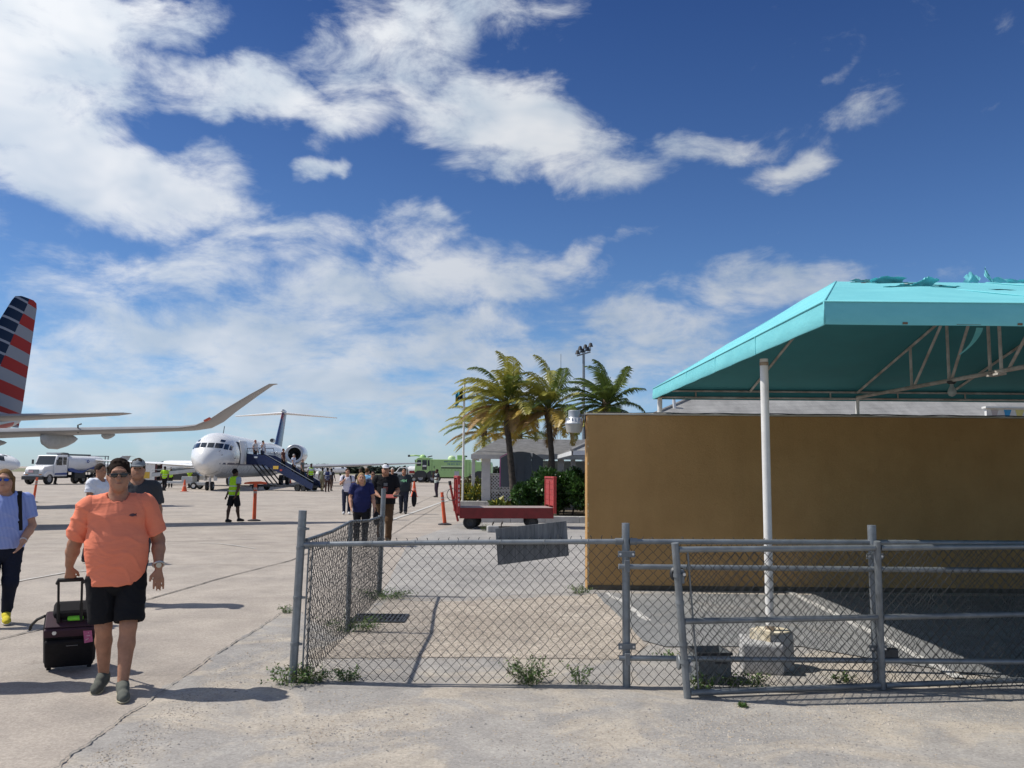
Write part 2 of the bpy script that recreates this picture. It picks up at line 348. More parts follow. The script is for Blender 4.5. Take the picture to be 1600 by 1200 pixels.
M_LEAF = [mat('leaf_dark', (.03, .078, .016), .38, var=.4, scale=4, transl=.2), mat('leaf_mid', (.065, .14, .028), .38, var=.35, scale=4, transl=.25),
          mat('leaf_light', (.13, .215, .05), .42, var=.3, scale=4, transl=.25)]
M_CROT = [mat('croton_yellow', (.36, .32, .04), .5, var=.3, scale=5, transl=.2), mat('croton_green', (.10, .14, .03), .5, var=.3, scale=5, transl=.2)]
M_BROM = [mat('croton_red', (.16, .05, .03), .5, var=.35, scale=5, transl=.2), mat('croton_olive', (.10, .09, .03), .5, var=.35, scale=5, transl=.2)]

# ------------------------------------------------------------------ ground
def sheet(name, poly, z, m, jag=.0, step=.25, seed=1):
    rnd = random.Random(seed); pts = []
    n = len(poly)
    for i in range(n):
        a, b = Vector(poly[i][:2] if not isinstance(poly[i], Vector) else (poly[i].x, poly[i].y)), Vector(poly[(i + 1) % n][:2] if not isinstance(poly[i], Vector) else (poly[(i + 1) % n].x, poly[(i + 1) % n].y))
        k = max(1, int((b - a).length / step)) if jag else 1
        k = min(k, 120); w = 0
        for j in range(k):
            p = a.lerp(b, j / k)
            if jag:
                w = .6 * w + rnd.uniform(-jag, jag) * .6
                d = (b - a).normalized(); p = p + Vector((-d.y, d.x)) * w
            pts.append((p.x, p.y, z))
    bm = bmesh.new(); vs = [bm.verts.new(p) for p in pts]; f = bm.faces.new(vs); bmesh.ops.triangulate(bm, faces=[f])
    bmesh.ops.recalc_face_normals(bm, faces=bm.faces)
    for f in bm.faces:
        if f.normal.z < 0: f.normal_flip()
    me = bpy.data.meshes.new(name); bm.to_mesh(me); bm.free(); me.materials.append(m)
    o = bpy.data.objects.new(name, me); COL.objects.link(o); return o
def strip(name, pts, w, z, m, jag=.3, seed=1, parent=None, sub=6):
    rnd = random.Random(seed); pp = []
    for a, b in zip(pts[:-1], pts[1:]):
        for j in range(sub): pp.append(Vector(a).lerp(Vector(b), j / sub))
    pp.append(Vector(pts[-1])); mb = MB(); L_, R_ = [], []; off = 0
    for i, p in enumerate(pp):
        d = (pp[min(i + 1, len(pp) - 1)] - pp[max(0, i - 1)]); d.z = 0; d.normalize(); nrm = Vector((-d.y, d.x, 0))
        off = .7 * off + rnd.uniform(-1, 1) * w * jag
        ww = w * (1 + rnd.uniform(-jag, jag)) / 2; p = Vector((p.x, p.y, z)) + nrm * off
        L_.append(p + nrm * ww); R_.append(p - nrm * ww)
    mb.loft([[a, b] for a, b in zip(L_, R_)], closed=False, cap=False)
    o = mb.build(name, m, parent); 
    for f in o.data.polygons: pass
    return o

tag(sheet('ground', [(-4000, -60), (4000, -60), (4000, 5000), (-4000, 5000)], 0, M_APRON), kind='structure')
# broken grey concrete in the foreground, right of the long joint
j2 = [G(70, 1215), G(215, 1105), G(330, 1030), G(455, 948)]
fg = [Vector((-3.2, -1, 0)), Vector((j2[0].x, j2[0].y, 0))] + j2[1:] + [Vector((-1.72, 8.6, 0)), Vector((-1.7, 11.2, 0)), Vector((-.4, 30, 0)), Vector((1.5, 33, 0)), Vector((30, 33, 0)), Vector((30, -1, 0))]
tag(sheet('pavement', fg, .004, M_PATCH, .06, .09, 3), kind='structure')
# exposed aggregate inside the fence
gv = [G(478, 1030), G(560, 985), G(606, 938), G(700, 941), G(905, 932), G(935, 928), G(1010, 1010), G(985, 1032), G(760, 1028)]
tag(sheet('gravel_patch', gv, .009, M_GRAVEL, .02, .15, 5), kind='structure')
tag(sheet('pale_concrete_strip', [G(596, 930), G(640, 845), G(735, 812), G(1060, 812), G(930, 924), G(760, 934)], .008, M_SIDE, .02, .3, 6), kind='structure')
asp = [G(928, 926), G(1006, 1002), G(1040, 1012), G(1250, 1012), G(1420, 1040), Vector((4.6, 6.55, 0)), Vector((14, 6.5, 0)), Vector((14, 11.7, 0)), Vector((1.2, 11.7, 0))]
tag(sheet('asphalt_parking', asp, .013, M_ASPH, .03, .2, 8), kind='structure')
tag(strip('parking_line', [G(1232, 926), G(1330, 975), G(1500, 1062)], .10, .018, M_PAINT, .12, 2), kind='structure')
tag(strip('parking_line', [G(950, 928), G(985, 950), G(1010, 972)], .08, .018, M_PAINT, .3, 4), kind='structure')
tag(strip('apron_line', [G(596, 818), G(640, 803), G(690, 785), G(735, 771)], .16, .014, M_PAINT, .08, 9), kind='structure')
tag(strip('apron_line', [G(-60, 925), G(40, 907), G(100, 896), G(140, 892)], .05, .014, M_PAINT, .25, 10), kind='structure')
tag(strip('apron_line', [G(310, 849), G(345, 850), G(400, 858)], .04, .014, M_PAINT, .3, 11), kind='structure')
tag(strip('pavement_crack', [G(-40, 1008), G(70, 983), G(215, 942), G(330, 908), G(455, 876), G(560, 832), G(640, 792), G(705, 763), G(745, 748)], .026, .010, M_TAR, .35, 21, sub=14), kind='structure')
tag(strip('pavement_crack', [G(85, 1205), G(155, 1150), G(235, 1095), G(330, 1028), G(400, 985), G(452, 950)], .011, .015, M_TAR2, .95, 22, sub=30), kind='structure')
tag(strip('pavement_crack', [G(598, 845), G(640, 818), G(690, 788), G(725, 770)], .02, .016, M_TAR, .3, 23, sub=10), kind='structure')
tag(strip('pavement_crack', [G(540, 987), G(600, 989), G(700, 986)], .012, .016, M_TAR, .4, 25), kind='structure')
for k, (a, b) in enumerate((((150, 772), (640, 776)), ((0, 768), (140, 770)), ((120, 850), (440, 842)))):
    tag(strip('slab_joint', [G(*a), G(*b)], .03, .006, M_TAR, .2, 30 + k), kind='structure')
def pebbles(name, n, region, size, m, seed, z=.018):
    rnd = random.Random(seed); mb = MB()
    for _ in range(n):
        px, py = region(rnd); p = G(px, py); s = size * rnd.uniform(.4, 1.5) * (1.8 if rnd.random() < .04 else 1)
        vs = [Vector((s * rnd.uniform(.7, 1.2), 0, 0)), Vector((0, s * rnd.uniform(.7, 1.2), 0)), Vector((-s, 0, 0)), Vector((0, -s, 0)), Vector((0, 0, s * .6))]
        a = rnd.random() * 6.3; Mz = Matrix.Rotation(a, 3, 'Z')
        mb.m = rnd.randrange(3)
        mb.add([Mz @ v + Vector((p.x, p.y, z)) for v in vs], [(0, 1, 4), (1, 2, 4), (2, 3, 4), (3, 0, 4)])
    return mb.build(name, m, fix=False)
PEB = [mat('pebble_pale', (.44, .39, .33), .9, var=.2), mat('pebble_grey', (.24, .225, .21), .9, var=.2), mat('pebble_tan', (.38, .32, .25), .9, var=.2)]
clus = [(random.uniform(450, 1500), random.uniform(1095, 1195), random.uniform(20, 110)) for _ in range(34)]
def reg_fg(r):
    c = r.choice(clus); return (min(1590, max(300, r.gauss(c[0], c[2] * 1.6))), min(1230, max(1082, r.gauss(c[1], 14))))
tag(pebbles('loose_gravel', 5200, reg_fg, .006, PEB, 5, .004), 'loose pale gravel scattered over the foreground concrete', 'gravel', kind='stuff')
tag(pebbles('yard_gravel', 3800, lambda r: (r.uniform(500, 985), r.uniform(935, 1034)), .008, PEB, 6, .008), 'tan gravel worn out of the yard behind the fence', 'gravel', kind='stuff')
def reg_l(r):
    t = r.random(); a = Vector((100, 1210)).lerp(Vector((455, 955)), t); return (a.x + abs(r.gauss(25, 40)), a.y + abs(r.gauss(4, 16)))
tag(pebbles('joint_gravel', 2200, reg_l, .006, PEB, 7, .004), 'crumbled stones along the broken concrete joint at left', 'gravel', kind='stuff')
tag(pebbles('gate_gravel', 2400, lambda r: (r.uniform(1080, 1620), 1100 + abs(r.gauss(0, 28))), .005, PEB, 8, .004), 'pale grit along the foot of the sliding gate', 'gravel', kind='stuff')

# weeds
def tuft(name, c, rad, h, n, mats, label, cat='weed', seed=1, wide=.012, group=None):
    rnd = random.Random(seed); mb = MB(); c = Vector(c)
    for _ in range(n):
        a = rnd.random() * 6.283; rr = rad * math.sqrt(rnd.random()) * .6; b = c + Vector((math.cos(a) * rr, math.sin(a) * rr, 0))
        t = Vector((math.cos(a), math.sin(a), 0)); hh = h * rnd.uniform(.35, 1.1); out = rad * rnd.uniform(.2, .9)
        p1 = b + t * out * .4 + Vector((0, 0, hh * .7)); p2 = b + t * out + Vector((rnd.uniform(-.3, .3) * rad, rnd.uniform(-.3, .3) * rad, hh))
        mb.m = rnd.randrange(len(mats)); s = Vector((-t.y, t.x, 0)) * wide * .12
        mb.add([b - s, b + s, p1 + s, p1 - s], [(0, 1, 2, 3)]); mb.add([p1 - s, p1 + s, p2], [(0, 1, 2)])
        for k in range(7):
            q = b.lerp(p1, rnd.random()) if rnd.random() < .3 else p1.lerp(p2, rnd.random())
            dv = Vector((rnd.gauss(0, 1), rnd.gauss(0, 1), rnd.gauss(.3, .6))).normalized(); sv = dv.cross(Vector((rnd.gauss(0, 1), rnd.gauss(0, 1), 1))).normalized()
            L_ = wide * rnd.uniform(1.2, 2.6); w = wide * rnd.uniform(.35, .7)
            mb.add([q, q + dv * L_ * .5 + sv * w, q + dv * L_, q + dv * L_ * .5 - sv * w], [(0, 1, 2, 3)])
    return tag(mb.build(name, mats, fix=False), label, cat, group)
WM = [M_LEAF[1], M_LEAF[2], mat('weed_dull', (.10, .11, .045), .6, var=.3, scale=5, transl=.2)]
WG = 'weeds along the fence'
tuft('weed', G(455, 1068), .17, .13, 90, WM, 'clump of weeds at the foot of the left corner post', seed=1, group=WG)
tuft('weed', G(490, 1066), .12, .10, 60, WM, 'low weeds just right of the left corner post', seed=11, group=WG)
tuft('weed', G(543, 1064), .10, .09, 50, WM, 'small green weed behind the mesh near the corner post', seed=2, group=WG)
tuft('weed', G(826, 1068), .17, .18, 110, WM, 'largest green weed bush in the middle of the front fence', seed=3, group=WG)
tuft('weed', G(905, 1068), .11, .15, 30, WM, 'thin straggly weed right of the big weed bush', seed=4, group=WG)
tuft('weed', G(555, 985), .30, .13, 110, WM, 'weeds around the middle post of the side fence', seed=5, group=WG)
tuft('weed', G(600, 935), .32, .10, 130, WM, 'weeds around the far post of the side fence', seed=6, group=WG)
tuft('weed', G(1097, 1080), .10, .11, 60, WM, 'weeds in front of the grey metal bin', seed=7, group=WG)
tuft('weed', G(1165, 1073), .17, .09, 80, WM, 'weeds between the metal bin and the concrete footing', seed=8, group=WG)
tuft('weed', G(1315, 1066), .08, .08, 30, WM, 'tiny weed left of the leaning gate upright', seed=9, group=WG)
tuft('weed', G(908, 928), .16, .11, 50, WM, 'weed at the foot of the tan wall corner', seed=10, group=WG)
tuft('weed', G(1040, 1030), .10, .06, 24, WM, 'small weed behind the fence left of the gate', seed=12, group=WG)
tuft('weed', G(447, 958), .08, .08, 24, WM, 'lone weed in the joint left of the corner post', seed=13, group=WG)
tuft('weed', G(1160, 1105), .03, .02, 10, WM, 'torn leaf lying on the concrete in front of the gate', seed=14, wide=.016)

# ------------------------------------------------------------------ chain-link fence and sliding gate
def chain_mesh(name, parent, mp, length, z0, z1, barbs=True, r=.0030, s=.041, seed=0):
    """interlocked zigzag wires; mp(u, z) -> 3D, u along the run in metres"""
    rnd = random.Random(seed); mb = MB(); n = int(length / s); nk = int((z1 - z0) / s)
    for i in range(n + 1):
        ph = i % 2; pts = []
        for k in range(nk + 1):
            side = 1 if (k + ph) % 2 else -1
            u = min(max(i * s + side * s * .5, 0), length)
            q = mp(u, z0 + k * s); pts.append(q + Vector((rnd.gauss(0, .0022), side * .004 + .012 * math.sin(u * 3.1 + k * .21 + seed), rnd.gauss(0, .0022))))
        mb.tube(pts, r, 4, False)
        if barbs and (nk + ph) % 2:
            t = pts[-1]
            mb.tube([t, t + Vector((rnd.uniform(-.004, .004), 0, .026)), t + Vector((rnd.choice((-1, 1)) * .008, rnd.uniform(-.01, .01), .036))], r * 1.15, 4, True)
    o = mb.build(name, M_WIRE, parent, smooth=True, fix=False); o['kind'] = 'stuff'; return o

fp0, fp1, fp2 = G(457, 1067), G(979, 1074), G(1371, 1077)
YF = fp1.y
def lerp_map(a, b, L_): return lambda u, z: Vector((a.x + (b.x - a.x) * u / L_, a.y + (b.y - a.y) * u / L_, z))
def post(name, parent, b, h, r=.030, lean=(0, 0), m=M_GALV, cap=True):
    mb = MB(); t = Vector((b.x + lean[0], b.y + lean[1], h)); b = Vector((b.x, b.y, -.02))
    mb.tube([b, b.lerp(t, .5), t], r, 14); o = mb.build(name, m, parent, smooth=True, ang=40)
    return o
def bands(parent, b, h_list, r=.034, lean=(0, 0), H=1.3):
    for h in h_list:
        p = Vector((b.x + lean[0] * h / H, b.y + lean[1] * h / H, h))
        MB().lathe([(r * .9, -.014), (r + .004, -.012), (r + .004, .012), (r * .9, .014)], p, 'z', 14).build('tension_band', M_GALV2, parent, smooth=True, ang=40)
        box('band_bolt', M_GALV2, p + Vector((.045, -.004, 0)), (.03, .012, .018), parent)

fence = empty('chain_link_fence', fp0)
def lc(o, par):  # keep world geometry while parented to an empty that is not at the origin
    o.location = Vector(o.location) - par.location; return o
def world_children(par, objs=None):
    for c in list(par.children):
        if not c.get('_w'): c.location = Vector(c.location) - Vector(par.location); c['_w'] = 1
def done(par):
    # parts were modelled in world space: shift them back into the parent's frame
    M = par.matrix_basis if par.rotation_euler.z == 0 else Matrix.LocRotScale(par.location, par.rotation_euler, None)
    inv = Matrix.Translation(par.location).inverted()
    for c in par.children: c.location = Vector(c.location) - Vector(par.location)
LENF = (fp1 - fp0).length
post('post', fence, fp0, 1.345, .033, (.035, 0))
bands(fence, fp0, [.30, .66, 1.05, 1.20], .033, (.035, 0))
tube('tension_bar', M_GALV2, [fp0 + Vector((.075, 0, .05)), fp0 + Vector((.095, 0, 1.12))], .007, fence, 6)
post('post', fence, fp1, 1.27, .031)
tube('top_rail', M_GALV, [fp0 + Vector((.05, 0, 1.075)), fp0.lerp(fp1, .5) + Vector((0, 0, 1.105)), fp1 + Vector((-.03, 0, 1.125))], .0205, fence, 12)
MB().lathe([(.020, -.03), (.027, -.03), (.027, .03), (.020, .03)], fp1 + Vector((-.055, 0, 1.125)), 'x', 12).build('rail_end_cup', M_GALV2, fence, smooth=True, ang=40)
_rise = .0
chain_mesh('wire_mesh', fence, lambda u, z: Vector((fp0.x + .08 + (fp1.x - fp0.x - .11) * u / (LENF - .11), fp0.y + (fp1.y - fp0.y) * u / LENF + .026, z + .05 * z * u / LENF)), LENF - .11, .015, 1.09, seed=1)
for k in range(7):
    p = fp0.lerp(fp1, (k + .7) / 7.6) + Vector((0, 0, 1.08 + .045 * (k + .7) / 7.6)); MB().tube([p + Vector((.012 * math.cos(a), -.024 * math.cos(a) * .2 + .024 * math.sin(a), .024 * math.cos(a))) for a in np.linspace(0, 6.6, 12)] + [p + Vector((.02, -.03, -.04))], .0022, 5).build('tie_wire', M_GALV2, fence)
tag(fence, 'front chain link fence panel between the left corner post and the clamped post', 'fence')
done(fence)

sp0, sp1, sp2 = fp0 + Vector((.06, .06, 0)), G(543, 988), G(592, 931)
sf = empty('chain_link_fence', sp2)
post('post', sf, sp1, 1.13, .025, (0.0, 0)); post('post', sf, sp2, 1.42, .033, (.03, 0)); bands(sf, sp2, [.3, .75, 1.05], .033)
L1, L2 = (sp1 - sp0).length, (sp2 - sp1).length
chain_mesh('wire_mesh', sf, lambda u, z: lerp_map(sp0, sp1, L1)(u, z * (1 + .03 * u / L1 - .02 * math.sin(math.pi * u / L1))) + Vector((.03, 0, 0)), L1, .015, 1.12, seed=2)
chain_mesh('wire_mesh', sf, lambda u, z: lerp_map(sp1, sp2, L2)(u, z * (1.03 - .09 * u / L2 - .02 * math.sin(math.pi * u / L2))) + Vector((.03, 0, 0)), L2, .015, 1.10, seed=3)
tube('top_rail', M_GALV2, [sp0 + Vector((0, 0, 1.105)), sp0.lerp(sp1, .5) + Vector((0, 0, 1.10)), sp1 + Vector((0, 0, 1.13)), sp1.lerp(sp2, .5) + Vector((0, 0, 1.065)), sp2 + Vector((0, 0, 1.04))], .017, sf, 10)
tube('tension_bar', M_GALV2, [sp0 + Vector((.035, 0, .04)), sp0 + Vector((.05, 0, 1.1))], .006, sf, 6)
tag(sf, 'side chain link fence running away from the corner post beside the drain', 'fence')
done(sf)

rf = empty('chain_link_fence', fp2)
post('post', rf, fp2, 1.27, .033); fp3 = Vector((6.4, fp2.y + .05, 0)); post('post', rf, fp3, 1.27, .033)
LR = (fp3 - fp1).length
tube('top_rail', M_GALV, [fp1 + Vector((.03, .0, 1.125)), fp2 + Vector((0, -.0, 1.135)), fp3 + Vector((0, 0, 1.14))], .0205, rf, 12)
MB().lathe([(.020, -.03), (.027, -.03), (.027, .03), (.020, .03)], fp1 + Vector((.06, 0, 1.125)), 'x', 12).build('rail_end_cup', M_GALV2, rf, smooth=True, ang=40)
chain_mesh('wire_mesh', rf, lambda u, z: lerp_map(fp1 + Vector((.035, .026, 0)), fp3, LR)(u, z), LR, .015, 1.13, seed=4)
for zz in (.935, .235):   # guide pipes of the sliding gate, clamped to the posts
    tube('guide_pipe', M_GALV, [fp1 + Vector((-.065, -.055, zz)), fp2 + Vector((0, -.06, zz - .004)), fp3 + Vector((0, -.06, zz - .01))], .021, rf, 12)
for bb in (fp1, fp2):
    for zz in (1.03, .32):
        box('clamp_plate', M_GALV2, bb + Vector((0, -.042, zz)), (.135, .012, .048), rf, bevel=.003)
        for sx in (-.05, .05): MB().lathe([(.0, -.008), (.009, -.008), (.009, 0), (.007, .002)], bb + Vector((sx, -.05, zz)), 'y', 8).build('clamp_bolt', M_ALU, rf)
        box('clamp_strap', M_GALV2, bb + Vector((0, -.074, zz - .09)), (.042, .02, .09), rf, bevel=.004)
tag(rf, 'chain link fence with guide pipes behind the sliding gate', 'fence')
done(rf)

g00, g01 = G(1074, 1092), P(1055, 853, 6.32)
gdir = (G(1600, 1071) - g00); gdir.z = 0; gl = gdir.length; gdir.normalize()
GL = 4.2
g10 = g00 + gdir * GL; gtd = (P(1600, 846, 6.62) - g01); gtd.normalize(); g11 = g01 + gtd * GL
g00.z = g10.z = .03; g11.z = g01.z + .03
def gmap(u, v): return (g00.lerp(g10, u)).lerp(g01.lerp(g11, u), v)
gate = empty('sliding_gate', g00)
ub = (G(1377, 1079) - g00).length / GL
for nm, u in (('upright', 0.0), ('upright', ub), ('upright', 1.0)):
    MB().tube([gmap(u, -.012 if u else -.03), gmap(u, .5), gmap(u, 1.02)], .028 if u == 0 else .026, 14).build(nm, M_GALV2, gate, smooth=True, ang=40)
for v in (.012, .492, .975):
    tube('rail', M_GALV2 if v < .5 else M_GALV, [gmap(.006, v), gmap(ub - .006, v)], .0225, gate, 12); tube('rail', M_GALV2 if v < .5 else M_GALV, [gmap(ub + .006, v), gmap(.995, v)], .0225, gate, 12)
    for u in (.03, ub - .03, ub + .03):   # rail end collars
        pass
for v in (.22, .34, .62, .80): 
    MB().lathe([(.028, -.012), (.034, -.012), (.034, .012), (.028, .012)], gmap(0, v), 'z', 12).build('tension_band', M_GALV2, gate, smooth=True, ang=40)
tube('tension_bar', M_GALV2, [gmap(.022, .04), gmap(.022, .96)], .007, gate, 6)
chain_mesh('wire_mesh', gate, lambda u, z: gmap(.018 + u / GL, z) + Vector((0, .02, 0)), GL * (ub - .022), .03, .965, False, seed=5, s=.037)
chain_mesh('wire_mesh', gate, lambda u, z: gmap(ub + .004 + u / GL, z) + Vector((0, .02, 0)), GL * (.995 - ub - .004), .03, .965, False, seed=6, s=.037)
for v, k in ((.80, 0), (.20, 1)):
    c = gmap(.004, v) + Vector((-.0, .05, 0))
    MB().lathe([(.0, -.03), (.052, -.03), (.058, -.022), (.040, 0), (.058, .022), (.052, .03), (0, .03)], c + Vector((-.025 if k else 0, .03, 0)), 'y' if k == 0 else 'x', 20).build('roller', M_GALV2 if k else M_DARK, gate, smooth=True, ang=30)
    box('roller_bracket', M_GALV2, c + Vector((.012, -.018, -.01)), (.05, .05, .10), gate, bevel=.004)
    MB().lathe([(0, -.02), (.012, -.02), (.012, .01), (0, .012)], c + Vector((.03, -.05, .01)), 'y', 8).build('bolt', M_ALU, gate)
c = gmap(ub + .02, .23) + Vector((0, .05, 0)); box('roller_bracket', M_DARK, c, (.14, .05, .07), gate, bevel=.006)
tag(gate, 'leaning grey pipe frame sliding gate filled with chain link', 'gate')
done(gate)

# weathered plywood board on the top rail
def wood_mat():
    m = bpy.data.materials.new('weathered_plywood'); m.use_nodes = True; N, L = m.node_tree.nodes, m.node_tree.links; b = N['Principled BSDF']
    tc = N.new('ShaderNodeTexCoord'); mp = N.new('ShaderNodeMapping'); mp.inputs['Scale'].default_value = (14, 4, 1.3); L.new(tc.outputs['Object'], mp.inputs[0])
    w = N.new('ShaderNodeTexNoise'); w.inputs['Scale'].default_value = 2.2; w.inputs['Detail'].default_value = 8; w.inputs['Roughness'].default_value = .7; w.inputs['Distortion'].default_value = .6
    L.new(mp.outputs[0], w.inputs[0]); cr = N.new('ShaderNodeValToRGB'); L.new(w.outputs[0], cr.inputs[0]); cr.color_ramp.elements[0].position = .35; cr.color_ramp.elements[1].position = .65
    cr.color_ramp.elements[0].color = (.085, .09, .095, 1); cr.color_ramp.elements[1].color = (.20, .205, .21, 1)
    n = N.new('ShaderNodeTexNoise'); n.inputs['Scale'].default_value = 5; L.new(tc.outputs['Object'], n.inputs[0])
    mx = N.new('ShaderNodeMix'); mx.data_type = 'RGBA'; mx.blend_type = 'MULTIPLY'; mx.inputs[0].default_value = 1; L.new(cr.outputs[0], mx.inputs[6])
    c2 = N.new('ShaderNodeValToRGB'); L.new(n.outputs[0], c2.inputs[0]); c2.color_ramp.elements[0].color = (.75, .75, .75, 1); c2.color_ramp.elements[1].color = (1.2, 1.2, 1.18, 1); L.new(c2.outputs[0], mx.inputs[7])
    L.new(mx.outputs[2], b.inputs['Base Color']); b.inputs['Roughness'].default_value = .9
    bp = N.new('ShaderNodeBump'); bp.inputs['Distance'].default_value = .002; L.new(w.outputs[0], bp.inputs['Height']); L.new(bp.outputs[0], b.inputs['Normal']); return m
M_WOOD = wood_mat()
yb = fp0.lerp(fp1, .68).y + .05
bp_ = [P(774, 826, yb), P(885, 814, yb), P(889, 868, yb), P(778, 883, yb)]; cb = sum(bp_, Vector()) / 4
mb = MB()
mb.loft([[p - cb + Vector((0, -.006, 0)) for p in bp_], [p - cb + Vector((0, .012, 0)) for p in bp_]])
bo = tag(mb.build('plywood_board', M_WOOD, loc=cb), 'tilted grey weathered plywood board hung on the top rail of the front fence', 'board')
for t in (.12, .88): MB().tube([bp_[0].lerp(bp_[1], t) - cb + Vector((0, -.01, -.10)), bp_[0].lerp(bp_[1], t) - cb + Vector((0, -.05, -.13)), bp_[0].lerp(bp_[1], t) - cb + Vector((0, -.01, -.17))], .002, 5).build('tie_wire', M_WIRE, bo)

# drain grate
dg = empty('drain_grate', G(594, 968))
c0 = G(594, 968); gw, gd = .52, .42
for sx in (-1, 1): box('frame', M_DARK, (sx * (gw / 2 + .02), 0, .012), (.04, gd + .08, .024), dg)
for sy in (-1, 1): box('frame', M_DARK, (0, sy * (gd / 2 + .02), .012), (gw, .04, .024), dg)
box('frame', M_DARK, (0, 0, .012), (gw, .03, .024), dg)
for k in range(11):
    x = -gw / 2 + (k + .5) * gw / 11
    for sy in (-1, 1): box('bar', M_DARK, (x, sy * (gd / 4 + .005), .011), (.022, gd / 2 - .02, .022), dg)
box('pit', mat('black_pit', (.006, .006, .006), 1), (0, 0, .0115), (gw, gd, .003), dg)
tag(dg, 'dark iron slotted drain grate set in the gravel beside the side fence', 'drain grate')

# ------------------------------------------------------------------ tan wall, lamp, canopy
wl = G(917, 922); WY = wl.y; WX = wl.x; WH = P(917, 648, WY).z
wall = empty('painted_wall', (WX, WY, 0))
def grid_wall():
    mb = MB(); L_ = 12.0; T = .30; nx, nz = 60, 12
    mb.box((L_ / 2, T / 2, WH / 2), (L_, T, WH)); return mb
grid_wall().build('wall_body', stucco('tan_stucco', (.43, .252, .10), (.50, .30, .125)), wall, bevel=.012)
rnd = random.Random(3)
mb = MB()
for k in range(60):   # chipped paint flakes down the lit end edge
    z = rnd.uniform(.02, 1.3) if rnd.random() < .75 else rnd.uniform(1.3, WH); s = rnd.uniform(.006, .02) * (1.6 if z < .4 else 1)
    pts = [(math.cos(a) * s * rnd.uniform(.5, 1.1) * .6, math.sin(a) * s * rnd.uniform(.7, 1.8)) for a in [i * 1.05 for i in range(6)]]
    mb.add([Vector((.012 + p[0] + s * .3, -.0015 - (k % 5) * .0004, z + p[1])) for p in pts], [tuple(range(6))])
mb.build('chipped_paint', mat('bare_render', (.60, .49, .33), .9, var=.2, scale=9), wall)
mb = MB().box((6, .15, WH + .0125), (12.03, .33, .025)); mb.build('coping', mat('coping_render', (.42, .37, .29), .9, scale=4, col2=(.58, .54, .47)), wall, bevel=.005)
mb = MB(); mb.box((6, -.006, .035), (11.98, .02, .07)); mb.build('base_band', mat('dirt_base', (.09, .075, .055), .95, var=.3), wall)
mb = MB()
pts = [Vector((-.02, .02, WH - .35)), Vector((-.03, .0, WH - .15)), Vector((-.012, .02, WH + .02)), Vector((.08, .04, WH + .045))]
for k in range(1, 30): pts.append(Vector((.08 + k * .3, .05 + .015 * math.sin(k * 1.7), WH + .036 + .006 * math.sin(k * 2.3))))
tube('cable', M_BLACK, pts, .008, wall, 6)
tag(wall, 'long tan painted block wall in shade under the teal canopy', 'wall')

lp = P(897, 655, WY + .12); lamp = empty('wall_lamp', lp)
MB().lathe([(0, .13), (.075, .13), (.085, .12), (.085, .03), (.09, .02)], (0, 0, 0), 'z', 20).build('ballast_housing', mat('lamp_grey', (.34, .36, .38), .45, .3, .1), lamp, smooth=True, ang=40)
mb = MB().lathe([(.088, .025), (.105, -.005), (.13, -.055), (.138, -.062), (.138, -.075), (.13, -.075)], (0, 0, 0), 'z', 24); mb.build('reflector', mat('lamp_alu', (.55, .56, .57), .4, .5, .08), lamp, smooth=True, ang=40)
for k in range(16):
    a = k * math.pi / 8; box('fin', M_ALU, (math.cos(a) * .108, math.sin(a) * .108, -.02), (.03, .006, .07), lamp, rot=Matrix.Rotation(a, 3, 'Z'))
MB().lathe([(.134, -.076), (.128, -.10), (.118, -.15), (.108, -.195), (.0, -.2)], (0, 0, 0), 'z', 24).build('lens', mat('prism_lens', (.62, .62, .58), .25, var=.05, transl=.4), lamp, smooth=True, ang=50)
ax = WX - lp.x
MB().tube([(.08, 0, .07), (ax * .6, .02, .055), (ax, .03, .06)], .018, 10).build('arm', M_GALV, lamp, smooth=True)
box('wall_bracket', M_GALV, (ax - .012, .03, .05), (.02, .09, .12), lamp, bevel=.003)
tag(lamp, 'grey yard lamp with ribbed reflector on the end of the tan wall', 'lamp')

CX0, CX1, CYF, CYB, ZF, ZB = 2.07, 11.0, 5.44, WY + .11, 2.66, 2.735
VAL = .155; CYM = (CYF + CYB) / 2; RX = 3.48; RZ = P(1330, 440, CYM).z
canopy = empty('canopy', (CX0, CYF, 0))
def wob(x, y): return .012 * math.sin(2.3 * x + 1.1 * y) + .010 * math.sin(5.1 * x - 2.7 * y)
def panel(a, b, c, d, nu, nv, sag, holes=(), seed=0, name='roof_panel'):
    mb = MB(); vs = []
    for j in range(nv + 1):
        for i in range(nu + 1):
            u, v = i / nu, j / nv; p = a.lerp(b, u).lerp(d.lerp(c, u), v)
            w = math.sin(math.pi * v) * sag + wob(p.x, p.y) * min(1, 5 * v, 5 * (1 - v)) * min(1, 9 * u, 9 * (1 - u)); vs.append(p - Vector((0, 0, w)))
    fs = [(j * (nu + 1) + i, j * (nu + 1) + i + 1, (j + 1) * (nu + 1) + i + 1, (j + 1) * (nu + 1) + i) for j in range(nv) for i in range(nu)
          if not any(((i + .5) / nu - h[0]) ** 2 / h[2] ** 2 + ((j + .5) / nv - h[1]) ** 2 / h[3] ** 2 < 1 + .5 * math.sin(i * 2.1 + j * 3.7) for h in holes)]
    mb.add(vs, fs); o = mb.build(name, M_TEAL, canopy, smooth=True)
    ml = MB(); ml.add([v - Vector((0, 0, .012)) for v in vs], fs); ml.build('roof_underside', M_UNDER, canopy, smooth=True); return o  # inner sheet added under the panel, coloured as shaded canvas
A, B, C, D = Vector((CX0, CYF, ZF + VAL)), Vector((CX1, CYF, ZF + VAL)), Vector((CX1, CYB, ZB + VAL)), Vector((CX0, CYB, ZB + VAL))
E, F_ = Vector((RX, CYM, RZ)), Vector((CX1 - 1.4, CYM, RZ))
